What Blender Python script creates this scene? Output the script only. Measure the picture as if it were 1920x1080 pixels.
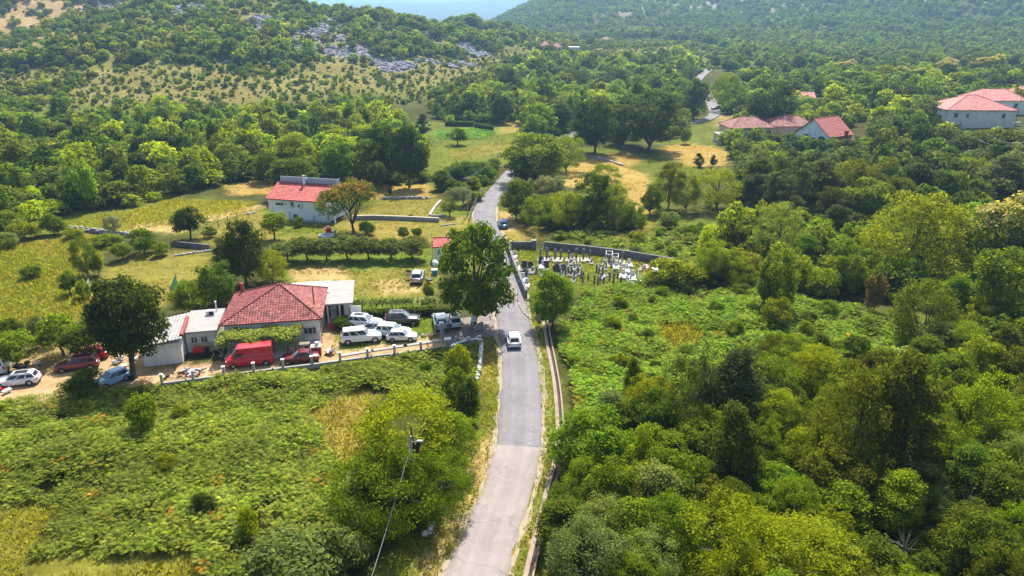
import bpy, math, random
import numpy as np
from mathutils import Vector, Matrix

for o in list(bpy.data.objects):
    bpy.data.objects.remove(o)
SC = bpy.context.scene
COL = SC.collection
R = math.radians

# ------------------------------------------------------------------ camera, sky, sun, exposure
CH, PITCH, FP = 38.0, R(21.0), 1350.0          # camera height, downward pitch, focal length in 1920-px units
cam_data = bpy.data.cameras.new('camera')
cam = bpy.data.objects.new('camera', cam_data)
COL.objects.link(cam)
cam.location = (0, 0, CH)
cam.rotation_euler = (R(90) - PITCH, 0, 0)
cam_data.sensor_width = 36.0
cam_data.lens = FP / 1920 * 36.0
cam_data.clip_start = 0.5
cam_data.clip_end = 60000
SC.camera = cam

SUN_EL, SUN_AZ = R(54), R(9)                   # azimuth measured from +Y towards +X: the sun stands ahead of the camera
world = bpy.data.worlds.new('World')
SC.world = world
world.use_nodes = True
wn = world.node_tree
sky = wn.nodes.new('ShaderNodeTexSky')
sky.sky_type = 'NISHITA'
sky.sun_disc = False
sky.sun_elevation = SUN_EL
sky.sun_rotation = SUN_AZ
sky.air_density = 1.0
sky.dust_density = 2.5
bgn = wn.nodes['Background']
wn.links.new(sky.outputs[0], bgn.inputs[0])
bgn.inputs[1].default_value = 0.105
sun_data = bpy.data.lights.new('sun', 'SUN')
sun_data.energy = 4.9
sun_data.angle = R(0.5)
sun_data.color = (1.0, 0.94, 0.82)
sun = bpy.data.objects.new('sun', sun_data)
COL.objects.link(sun)
SUNV = Vector((math.sin(SUN_AZ) * math.cos(SUN_EL), math.cos(SUN_AZ) * math.cos(SUN_EL), math.sin(SUN_EL)))
sun.rotation_euler = SUNV.to_track_quat('Z', 'Y').to_euler()
sun.location = (40, 200, 250)

vs = SC.view_settings
vs.view_transform = 'Standard'
vs.look = 'None'
vs.gamma = 1.0
vs.use_curve_mapping = False
vs.exposure = 0.98
SC.render.engine = 'CYCLES'
cy = SC.cycles
cy.max_bounces = 5
cy.diffuse_bounces = 3
cy.glossy_bounces = 2
cy.transmission_bounces = 4
cy.transparent_max_bounces = 6
cy.volume_bounces = 0
cy.caustics_reflective = False
cy.caustics_refractive = False
cy.use_denoising = True

# ------------------------------------------------------------------ surveying helpers
CP, SP = math.cos(PITCH), math.sin(PITCH)


def ss(a, b, x):
    t = np.clip((x - a) / (b - a), 0, 1)
    return t * t * (3 - 2 * t)


def vnoise(x, y, seed=0):
    """smooth value noise on arrays"""
    xi = np.floor(x).astype(np.int64)
    yi = np.floor(y).astype(np.int64)
    xf = x - xi
    yf = y - yi

    def h(a, b):
        n = (a * 374761393 + b * 668265263 + seed * 974711) & 0x7fffffff
        n = ((n ^ (n >> 13)) * 1274126177) & 0x7fffffff
        return ((n ^ (n >> 16)) & 0xffff) / 65535.0
    u = xf * xf * (3 - 2 * xf)
    v = yf * yf * (3 - 2 * yf)
    return (h(xi, yi) * (1 - u) + h(xi + 1, yi) * u) * (1 - v) + (h(xi, yi + 1) * (1 - u) + h(xi + 1, yi + 1) * u) * v


def fbm(x, y, seed=0, octv=4):
    a, s, t = 0.5, 0.0, 0.0
    for k in range(octv):
        s = s + a * vnoise(x * 2 ** k, y * 2 ** k, seed + k)
        t += a
        a *= 0.5
    return s / t


RIDGE_A = [(-275, 500, 26), (-178, 480, 50), (-129, 520, 38), (-73, 560, 24), (-32, 580, 26), (5, 610, 13), (40, 655, 1)]
RIDGE_M = [(-110, 1520, -15), (-36, 1500, 2), (41, 1500, 26), (104, 1500, 38), (135, 1500, 46), (353, 1500, 104), (664, 1450, 160), (1079, 1400, 210), (1700, 1300, 240)]


def ridge(x, y, pts, w, p=1.5):
    out = np.zeros_like(x)
    for (x0, y0, h0), (x1, y1, h1) in zip(pts, pts[1:]):
        dx, dy = x1 - x0, y1 - y0
        t = np.clip(((x - x0) * dx + (y - y0) * dy) / (dx * dx + dy * dy), 0, 1)
        d = np.hypot(x - x0 - t * dx, y - y0 - t * dy) / w
        d = np.sqrt(d * d + 0.006) - 0.0775
        out = np.maximum(out, (h0 + t * (h1 - h0)) * np.clip(1 - d, 0, 1) ** p)
    return out


def hill_a(x, y):
    return ridge(x, y, RIDGE_A, 215.0, 1.35)


def hill_b(x, y):
    d = np.hypot((x + 480) / 1.25, (y - 640)) / 300.0
    return 120 * np.clip(1 - d, 0, 1) ** 1.3


def mount(x, y):
    return ridge(x, y, RIDGE_M, 820.0, 1.25) * ss(-130, 90, x)


def terrain(x, y):
    x = np.asarray(x, float)
    y = np.asarray(y, float)
    r = np.hypot(x, y)
    a, b, m = hill_a(x, y), hill_b(x, y), mount(x, y)
    rel = (fbm(x / 45, y / 45, 3) - 0.5) * 2
    rel2 = (fbm(x / 160, y / 160, 9) - 0.5) * 2
    z = np.maximum(a, b) + m
    z = z + rel * np.clip(np.maximum(a, b) / 12, 0, 1) * 4.5 + rel2 * np.clip(m / 30, 0, 1) * 16
    z = z + 5.0 * np.exp(-(((x + 32) / 9) ** 2 + ((y - 578) / 12) ** 2))
    z = z + 7.0 * ss(45, 150, x) * ss(125, 250, y)
    z = z + rel * ss(190, 320, r) * 0.9
    far = ss(3500, 7500, y) * (120 + 55 * np.sin(x / 900.0 + 1.0) + 20 * np.sin(x / 310.0))
    return z + np.where(y > 3000, far, 0)


def hz(x, y):
    return float(terrain(np.array([x]), np.array([y]))[0])


def direction(px, py):
    u, v = px - 960, py - 540
    return u, FP * CP - v * SP, -FP * SP - v * CP


def at(px, py, z=None):
    """the spot on the land (or at height z) that a surveyor at the camera station sights in that direction"""
    dx, dy, dz = direction(px, py)
    if z is not None:
        t = (z - CH) / dz
        return Vector((dx * t, dy * t, z))
    t = (0 - CH) / dz if dz < -1 else 1.0
    t = min(t, 1.5)
    ts = np.concatenate([np.arange(0.01, 0.5, 0.0006), np.arange(0.5, 1.6, 0.003)])
    d = CH + dz * ts - terrain(dx * ts, dy * ts)
    k = int(np.argmax(d < 0)) if (d < 0).any() else len(ts) - 1
    if k > 0:
        f = d[k - 1] / (d[k - 1] - d[k] + 1e-9)
        t = ts[k - 1] + f * (ts[k] - ts[k - 1])
    else:
        t = ts[k]
    x, y = dx * t, dy * t
    return Vector((x, y, hz(x, y)))


def height_to(p, py):
    v = py - 540
    return CH + p.y * (v * CP + FP * SP) / (v * SP - FP * CP) - p.z


def depth(p):
    return p.y * CP - (p.z - CH) * SP


def polyw(pts):
    return np.array([[*at(x, y).xy] for x, y in pts])


def inside(poly, x, y):
    c = np.zeros(x.shape, bool)
    n = len(poly)
    j = n - 1
    for i in range(n):
        xi, yi = poly[i]
        xj, yj = poly[j]
        k = ((yi > y) != (yj > y)) & (x < (xj - xi) * (y - yi) / (yj - yi + 1e-12) + xi)
        c ^= k
        j = i
    return c


def sample(poly, spacing, seed, jit=0.85):
    rng = np.random.default_rng(seed)
    x0, y0 = poly.min(0)
    x1, y1 = poly.max(0)
    gx, gy = np.meshgrid(np.arange(x0, x1, spacing), np.arange(y0, y1, spacing))
    gx = gx + (rng.random(gx.shape) - 0.5) * spacing * jit * 2 * 0.5
    gy = gy + (rng.random(gy.shape) - 0.5) * spacing * jit * 2 * 0.5
    gx[1::2] += spacing * 0.5
    gx, gy = gx.ravel(), gy.ravel()
    k = inside(poly, gx, gy)
    return gx[k], gy[k]


# ------------------------------------------------------------------ scene-graph helpers
def tag(o, label=None, cat=None, group=None, kind=None):
    if label:
        o['label'] = label
    if cat:
        o['category'] = cat
    if group:
        o['group'] = group
    if kind or cat:
        o['kind'] = kind or 'thing'
    return o


def empty(name, loc, rz=0.0):
    o = bpy.data.objects.new(name, None)
    COL.objects.link(o)
    o.location = loc
    o.rotation_euler = (0, 0, rz)
    o.empty_display_size = 0.3
    return o


def link(name, me, parent=None, loc=None):
    o = bpy.data.objects.new(name, me)
    COL.objects.link(o)
    if parent is not None:
        o.parent = parent
    if loc is not None:
        o.location = loc
    return o


def copy_tree(o, parent=None):
    c = o.copy()
    COL.objects.link(c)
    c.parent = parent
    for ch in list(o.children):
        copy_tree(ch, c)
    return c


class MB:
    def __init__(self):
        self.v, self.f, self.lv = [], [], []

    def add(self, vs_, fs_, lv=0.5):
        n = len(self.v)
        self.v += [tuple(p) for p in vs_]
        self.f += [tuple(i + n for i in f) for f in fs_]
        self.lv += [lv] * len(fs_)
        return self

    def box(self, c, s, rz=0.0, rx=0.0, lv=0.5, taper=1.0):
        hx, hy, hzz = s[0] / 2, s[1] / 2, s[2] / 2
        m = Matrix.Rotation(rz, 3, 'Z') @ Matrix.Rotation(rx, 3, 'X')
        pts = []
        for z in (-1, 1):
            k = taper if z > 0 else 1.0
            for x, y in ((-1, -1), (1, -1), (1, 1), (-1, 1)):
                pts.append(Vector(c) + m @ Vector((x * hx * k, y * hy * k, z * hzz)))
        return self.add(pts, [(3, 2, 1, 0), (4, 5, 6, 7), (0, 1, 5, 4), (1, 2, 6, 5), (2, 3, 7, 6), (3, 0, 4, 7)], lv)

    def prism(self, poly, z0, z1, lv=0.5):
        n = len(poly)
        pts = [(x, y, z0) for x, y in poly] + [(x, y, z1) for x, y in poly]
        fs = [tuple(range(n - 1, -1, -1)), tuple(range(n, 2 * n))]
        fs += [(i, (i + 1) % n, n + (i + 1) % n, n + i) for i in range(n)]
        return self.add(pts, fs, lv)

    def quad(self, *p, lv=0.5):
        return self.add(p, [tuple(range(len(p)))], lv)

    def tube(self, pts, rad, n=6, cap=True):
        pts = [Vector(p) for p in pts]
        if not isinstance(rad, (list, tuple)):
            rad = [rad] * len(pts)
        vv, ff = [], []
        for i, p in enumerate(pts):
            d = (pts[min(i + 1, len(pts) - 1)] - pts[max(i - 1, 0)]).normalized()
            a = d.orthogonal().normalized() if abs(d.z) > 0.95 else d.cross(Vector((0, 0, 1))).normalized()
            b = d.cross(a)
            for k in range(n):
                t = 2 * math.pi * k / n
                vv.append(p + (a * math.cos(t) + b * math.sin(t)) * rad[i])
        for i in range(len(pts) - 1):
            for k in range(n):
                k2 = (k + 1) % n
                ff.append((i * n + k, i * n + k2, (i + 1) * n + k2, (i + 1) * n + k))
        if cap:
            ff.append(tuple(range(n - 1, -1, -1)))
            ff.append(tuple(range((len(pts) - 1) * n, len(pts) * n)))
        return self.add(vv, ff)

    def cyl(self, c, axis, r, h, n=14):
        a = Vector(axis).normalized() * h / 2
        return self.tube([Vector(c) - a, Vector(c) + a], r, n)

    def loft(self, rings, closed_ends=True):
        n = len(rings[0])
        vv = [p for r in rings for p in r]
        ff = []
        for i in range(len(rings) - 1):
            for k in range(n):
                k2 = (k + 1) % n
                ff.append((i * n + k, i * n + k2, (i + 1) * n + k2, (i + 1) * n + k))
        if closed_ends:
            ff.append(tuple(range(n - 1, -1, -1)))
            ff.append(tuple(range((len(rings) - 1) * n, len(rings) * n)))
        return self.add(vv, ff)

    def mesh(self, name, mat, smooth=None):
        me = bpy.data.meshes.new(name)
        me.from_pydata(self.v, [], self.f)
        if len(set(self.lv)) > 1:
            a = me.attributes.new('lv', 'FLOAT', 'FACE')
            a.data.foreach_set('value', self.lv)
        me.materials.append(mat)
        if smooth:
            me.polygons.foreach_set('use_smooth', [True] * len(me.polygons))
            me.set_sharp_from_angle(angle=smooth)
        me.update()
        return me

    def build(self, name, mat, parent=None, loc=None, smooth=None):
        return link(name, self.mesh(name, mat, smooth), parent, loc)


# ------------------------------------------------------------------ materials
def new_mat(name):
    m = bpy.data.materials.new(name)
    m.use_nodes = True
    nt = m.node_tree
    return m, nt, nt.nodes['Principled BSDF'], nt.nodes['Material Output']


def noise_node(nt, scale, detail=4, rough=0.55, coord='Object'):
    tc = nt.nodes.new('ShaderNodeTexCoord')
    n = nt.nodes.new('ShaderNodeTexNoise')
    n.inputs['Scale'].default_value = scale
    n.inputs['Detail'].default_value = detail
    n.inputs['Roughness'].default_value = rough
    nt.links.new(tc.outputs[coord], n.inputs['Vector'])
    return n


def ramp(nt, src, stops):
    r = nt.nodes.new('ShaderNodeValToRGB')
    e = r.color_ramp.elements
    while len(e) < len(stops):
        e.new(0.5)
    for k, (p, c) in enumerate(stops):
        e[k].position = p
        e[k].color = (*c, 1) if len(c) == 3 else c
    nt.links.new(src, r.inputs[0])
    return r


def mixc(nt, a, b, fac=None, mode='MIX', f=0.5):
    m = nt.nodes.new('ShaderNodeMix')
    m.data_type = 'RGBA'
    m.blend_type = mode
    m.inputs[0].default_value = f
    if fac is not None:
        nt.links.new(fac, m.inputs[0])
    for k, s in ((6, a), (7, b)):
        if isinstance(s, (tuple, list)):
            m.inputs[k].default_value = (*s, 1)
        else:
            nt.links.new(s, m.inputs[k])
    return m.outputs[2]


def surf(name, col, rough=0.8, var=0.25, scale=1.5, bump=0.0, bscale=12, spec=0.3, metal=0.0, stain=None, sscale=0.6, coat=0.0):
    m, nt, p, _ = new_mat(name)
    n = noise_node(nt, scale, 6, 0.65)
    lo = tuple(c * (1 - var) for c in col)
    hi = tuple(min(1, c * (1 + var)) for c in col)
    c = ramp(nt, n.outputs[0], [(0.3, lo), (0.7, hi)]).outputs[0]
    if stain:
        n2 = noise_node(nt, sscale, 8, 0.7)
        k = ramp(nt, n2.outputs[0], [(0.52, (0, 0, 0)), (0.68, (1, 1, 1))]).outputs[0]
        c = mixc(nt, c, stain, k)
    nt.links.new(c, p.inputs['Base Color'])
    p.inputs['Roughness'].default_value = rough
    p.inputs['Specular IOR Level'].default_value = spec
    p.inputs['Metallic'].default_value = metal
    if coat:
        p.inputs['Coat Weight'].default_value = coat
        p.inputs['Coat Roughness'].default_value = 0.06
    if bump:
        n3 = noise_node(nt, bscale, 6, 0.6)
        b = nt.nodes.new('ShaderNodeBump')
        b.inputs['Strength'].default_value = bump
        b.inputs['Distance'].default_value = 0.05
        nt.links.new(n3.outputs[0], b.inputs['Height'])
        nt.links.new(b.outputs[0], p.inputs['Normal'])
    return m


def foliage(name, trans=0.46, blossom=None, spec=0.015, rough=0.6):
    """leaf material: tint from the plant, small shifts from leaf to leaf, light passing through the blades"""
    m, nt, p, out = new_mat(name)
    t = nt.nodes.new('ShaderNodeAttribute')
    t.attribute_type = 'INSTANCER'
    t.attribute_name = 'tint'
    lv = nt.nodes.new('ShaderNodeAttribute')
    lv.attribute_name = 'lv'
    br = ramp(nt, lv.outputs['Fac'], [(0.0, (0.42, 0.46, 0.50)), (0.5, (0.92, 0.95, 0.88)), (1.0, (1.65, 1.5, 1.05))])
    c = mixc(nt, t.outputs['Color'], br.outputs[0], mode='MULTIPLY', f=1.0)
    if blossom:
        bl = nt.nodes.new('ShaderNodeAttribute')
        bl.attribute_name = 'bl'
        c = mixc(nt, c, blossom, bl.outputs['Fac'])
    nt.links.new(c, p.inputs['Base Color'])
    p.inputs['Roughness'].default_value = rough
    p.inputs['Specular IOR Level'].default_value = spec
    tr = nt.nodes.new('ShaderNodeBsdfTranslucent')
    c2 = mixc(nt, c, (1.9, 1.8, 0.5), mode='MULTIPLY', f=1.0)
    nt.links.new(c2, tr.inputs['Color'])
    mx = nt.nodes.new('ShaderNodeMixShader')
    mx.inputs[0].default_value = trans
    nt.links.new(p.outputs[0], mx.inputs[1])
    nt.links.new(tr.outputs[0], mx.inputs[2])
    nt.links.new(mx.outputs[0], out.inputs['Surface'])
    return m


def tilemat(name, lo, mid, hi):
    m, nt, p, _ = new_mat(name)
    lv = nt.nodes.new('ShaderNodeAttribute')
    lv.attribute_name = 'lv'
    c = ramp(nt, lv.outputs['Fac'], [(0, lo), (0.5, mid), (1, hi)]).outputs[0]
    n = noise_node(nt, 0.9, 6, 0.7)
    k = ramp(nt, n.outputs[0], [(0.5, (1, 1, 1)), (0.75, (0.62, 0.58, 0.58))]).outputs[0]
    c = mixc(nt, c, k, mode='MULTIPLY', f=1.0)
    nt.links.new(c, p.inputs['Base Color'])
    p.inputs['Roughness'].default_value = 0.75
    return m


def paint(name, col, metal=0.0, rough=0.32):
    m, nt, p, _ = new_mat(name)
    n = noise_node(nt, 2.5, 5, 0.7)
    c = ramp(nt, n.outputs[0], [(0.3, tuple(x * 0.88 for x in col)), (0.75, tuple(min(1, x * 1.06) for x in col))]).outputs[0]
    nt.links.new(c, p.inputs['Base Color'])
    p.inputs['Roughness'].default_value = rough
    p.inputs['Metallic'].default_value = metal
    p.inputs['Coat Weight'].default_value = 0.5
    p.inputs['Coat Roughness'].default_value = 0.08
    return m


M = {}
M['leaf'] = foliage('leaf')
M['leaf_dense'] = foliage('leaf_dense', 0.36)
M['leaf_chestnut'] = foliage('leaf_chestnut', 0.35, (0.50, 0.43, 0.17))
M['leaf_silk'] = foliage('leaf_silk', 0.35, (0.42, 0.20, 0.075))
M['frond'] = foliage('frond', 0.45, None, 0.03, 0.55)
M['bark'] = surf('bark', (0.11, 0.085, 0.065), 0.9, 0.45, 6, 0.6, 14)
M['bark_pale'] = surf('bark_pale', (0.26, 0.23, 0.20), 0.9, 0.35, 6, 0.5, 14)
M['plaster'] = surf('plaster', (0.74, 0.72, 0.68), 0.85, 0.08, 0.8, 0.15, 20, stain=(0.50, 0.47, 0.43), sscale=0.5)
M['plaster_blue'] = surf('plaster_blue', (0.84, 0.90, 0.96), 0.85, 0.06, 0.8, 0.15, 20, stain=(0.52, 0.57, 0.60), sscale=0.5)
M['plaster_cream'] = surf('plaster_cream', (0.60, 0.49, 0.39), 0.85, 0.1, 0.8, 0.15, 20, stain=(0.42, 0.33, 0.26), sscale=0.5)
M['plaster_red'] = surf('plaster_red', (0.42, 0.10, 0.10), 0.85, 0.15, 0.8)
M['concrete'] = surf('concrete', (0.34, 0.33, 0.315), 0.9, 0.18, 1.3, 0.3, 14, stain=(0.24, 0.23, 0.21), sscale=0.7)
M['concrete_pale'] = surf('concrete_pale', (0.46, 0.425, 0.385), 0.9, 0.15, 1.3, 0.3, 14, stain=(0.38, 0.35, 0.31), sscale=0.8)
M['concrete_warm'] = surf('concrete_warm', (0.30, 0.23, 0.185), 0.9, 0.16, 1.6, 0.3, 14, stain=(0.34, 0.26, 0.21), sscale=1.1)
M['block'] = surf('block', (0.17, 0.165, 0.175), 0.9, 0.2, 2.0, 0.3, 10, stain=(0.10, 0.10, 0.10))
M['stone'] = surf('stone', (0.36, 0.35, 0.34), 0.9, 0.3, 2.0, 0.5, 8, stain=(0.18, 0.18, 0.17), sscale=2)
M['stone_pale'] = surf('stone_pale', (0.58, 0.57, 0.55), 0.9, 0.2, 2.0, 0.4, 8)
M['rock'] = surf('rock', (0.27, 0.26, 0.30), 0.92, 0.3, 0.4, 0.6, 1.5, stain=(0.20, 0.20, 0.21), sscale=0.4)
M['marble'] = surf('marble', (0.64, 0.63, 0.62), 0.45, 0.06, 2.0, stain=(0.62, 0.61, 0.60))
M['granite'] = surf('granite', (0.055, 0.055, 0.062), 0.35, 0.3, 9.0, spec=0.5)
M['grave_grey'] = surf('grave_grey', (0.16, 0.155, 0.16), 0.8, 0.3, 3.0, 0.3, 12)
M['grave_pink'] = surf('grave_pink', (0.44, 0.37, 0.36), 0.8, 0.2, 3.0, 0.3, 12)
M['glass'] = surf('glass', (0.03, 0.035, 0.045), 0.08, 0.1, 2, spec=0.6)
M['glass_light'] = surf('glass_light', (0.16, 0.20, 0.24), 0.1, 0.2, 2, spec=0.6)
M['rubber'] = surf('rubber', (0.022, 0.022, 0.024), 0.8, 0.2, 5)
M['rim'] = surf('rim', (0.45, 0.46, 0.48), 0.35, 0.1, 5, metal=0.6)
M['dark'] = surf('dark', (0.03, 0.028, 0.03), 0.7, 0.3, 4)
M['plastic_white'] = surf('plastic_white', (0.72, 0.73, 0.74), 0.5, 0.06, 4)
M['plastic_red'] = surf('plastic_red', (0.62, 0.03, 0.04), 0.45, 0.1, 4)
M['plastic_blue'] = surf('plastic_blue', (0.07, 0.25, 0.42), 0.45, 0.1, 4)
M['lamp_red'] = surf('lamp_red', (0.35, 0.02, 0.025), 0.25, 0.1, 4)
M['lamp_clear'] = surf('lamp_clear', (0.62, 0.65, 0.68), 0.15, 0.05, 4)
M['metal'] = surf('metal', (0.38, 0.39, 0.41), 0.5, 0.15, 4, metal=0.4)
M['metal_dark'] = surf('metal_dark', (0.07, 0.065, 0.06), 0.6, 0.2, 4)
M['rust'] = surf('rust', (0.20, 0.075, 0.045), 0.8, 0.4, 5)
M['wood'] = surf('wood', (0.25, 0.20, 0.16), 0.85, 0.3, 5, 0.3, 14)
M['wood_grey'] = surf('wood_grey', (0.30, 0.29, 0.28), 0.85, 0.3, 5, 0.3, 14)
M['board'] = surf('board', (0.50, 0.33, 0.18), 0.8, 0.2, 3)
M['sheet_roof'] = surf('sheet_roof', (0.34, 0.325, 0.31), 0.85, 0.25, 1.2, stain=(0.22, 0.20, 0.19), sscale=0.8)
M['flat_roof'] = surf('flat_roof', (0.32, 0.305, 0.29), 0.9, 0.14, 0.9, stain=(0.31, 0.29, 0.28), sscale=0.5)
M['zinc'] = surf('zinc', (0.40, 0.50, 0.62), 0.4, 0.06, 1, metal=0.25)
M['tile_red'] = tilemat('tile_red', (0.095, 0.022, 0.022), (0.26, 0.056, 0.05), (0.44, 0.14, 0.12))
M['tile_old'] = tilemat('tile_old', (0.14, 0.045, 0.04), (0.27, 0.09, 0.075), (0.42, 0.19, 0.155))
M['tile_pink'] = tilemat('tile_pink', (0.40, 0.13, 0.12), (0.56, 0.20, 0.18), (0.66, 0.28, 0.25))
M['tile_bright'] = tilemat('tile_bright', (0.34, 0.05, 0.045), (0.48, 0.09, 0.075), (0.60, 0.16, 0.13))
M['tile_rose'] = tilemat('tile_rose', (0.36, 0.09, 0.085), (0.46, 0.125, 0.115), (0.55, 0.18, 0.16))
M['tile_plain'] = surf('tile_plain', (0.36, 0.085, 0.065), 0.8, 0.25, 3)


def asphalt(name, base, patch):
    m, nt, p, _ = new_mat(name)
    big = noise_node(nt, 0.22, 5, 0.6)
    c = ramp(nt, big.outputs[0], [(0.35, tuple(x * 0.88 for x in base)), (0.65, tuple(x * 1.10 for x in base))]).outputs[0]
    tc = nt.nodes.new('ShaderNodeAttribute')
    tc.attribute_name = 'across'
    tr = ramp(nt, tc.outputs['Fac'], [(0.0, (0.82, 0.79, 0.74)), (0.10, (1, 1, 1)), (0.22, (0.97, 0.97, 0.97)), (0.31, (1.09, 1.08, 1.07)),
                                      (0.42, (0.96, 0.96, 0.97)), (0.58, (0.96, 0.96, 0.97)), (0.69, (1.09, 1.08, 1.07)), (0.80, (0.97, 0.97, 0.97)), (0.91, (1, 1, 1)), (1.0, (0.80, 0.77, 0.72))]).outputs[0]
    c = mixc(nt, c, tr, mode='MULTIPLY', f=1.0)
    n2 = noise_node(nt, 0.55, 9, 0.75)
    k = ramp(nt, n2.outputs[0], [(0.52, (0, 0, 0)), (0.62, (0.9, 0.9, 0.9))]).outputs[0]
    c = mixc(nt, c, patch, k)
    n5 = noise_node(nt, 0.9, 8, 0.8)
    k5 = ramp(nt, n5.outputs[0], [(0.60, (1, 1, 1)), (0.70, (0.72, 0.72, 0.73))]).outputs[0]
    c = mixc(nt, c, k5, mode='MULTIPLY', f=1.0)
    # thin cracks
    vo = nt.nodes.new('ShaderNodeTexVoronoi')
    vo.feature = 'DISTANCE_TO_EDGE'
    vo.inputs['Scale'].default_value = 0.16
    tcc = nt.nodes.new('ShaderNodeTexCoord')
    nz = noise_node(nt, 0.8, 4)
    va = nt.nodes.new('ShaderNodeVectorMath')
    va.operation = 'MULTIPLY_ADD'
    va.inputs[1].default_value = (2.4, 2.4, 2.4)
    nt.links.new(nz.outputs['Color'], va.inputs[0])
    nt.links.new(tcc.outputs['Object'], va.inputs[2])
    nt.links.new(va.outputs[0], vo.inputs['Vector'])
    kc = ramp(nt, vo.outputs[0], [(0.0, (0.72, 0.72, 0.72)), (0.012, (1, 1, 1))]).outputs[0]
    c = mixc(nt, c, kc, mode='MULTIPLY', f=1.0)
    fine = noise_node(nt, 14, 3, 0.7)
    kf = ramp(nt, fine.outputs[0], [(0.3, (0.88, 0.88, 0.88)), (0.7, (1.1, 1.1, 1.1))]).outputs[0]
    c = mixc(nt, c, kf, mode='MULTIPLY', f=1.0)
    nt.links.new(c, p.inputs['Base Color'])
    p.inputs['Roughness'].default_value = 0.85
    p.inputs['Specular IOR Level'].default_value = 0.25
    return m


M['asphalt'] = asphalt('asphalt', (0.185, 0.173, 0.187), (0.222, 0.208, 0.215))
M['asphalt_old'] = asphalt('asphalt_old', (0.265, 0.228, 0.22), (0.30, 0.262, 0.25))
M['marking'] = surf('marking', (0.29, 0.275, 0.285), 0.8, 0.3, 6)


def ground_mat():
    m, nt, p, _ = new_mat('ground')
    a = nt.nodes.new('ShaderNodeAttribute')
    a.attribute_name = 'cover'
    c = a.outputs['Color']
    for sc, lo, hi, d in ((0.05, 0.82, 1.16, 4), (0.45, 0.72, 1.26, 7), (3.2, 0.72, 1.25, 5)):
        n = noise_node(nt, sc, d, 0.65)
        k = ramp(nt, n.outputs[0], [(0.3, (lo * 1.04, lo, lo * 0.9)), (0.7, (hi, hi, hi * 0.96))]).outputs[0]
        c = mixc(nt, c, k, mode='MULTIPLY', f=1.0)
    nt.links.new(c, p.inputs['Base Color'])
    p.inputs['Roughness'].default_value = 0.95
    p.inputs['Specular IOR Level'].default_value = 0.02
    n = noise_node(nt, 1.6, 8, 0.7)
    b = nt.nodes.new('ShaderNodeBump')
    b.inputs['Strength'].default_value = 0.6
    b.inputs['Distance'].default_value = 0.25
    nt.links.new(n.outputs[0], b.inputs['Height'])
    nt.links.new(b.outputs[0], p.inputs['Normal'])
    return m


M['ground'] = ground_mat()

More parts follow.
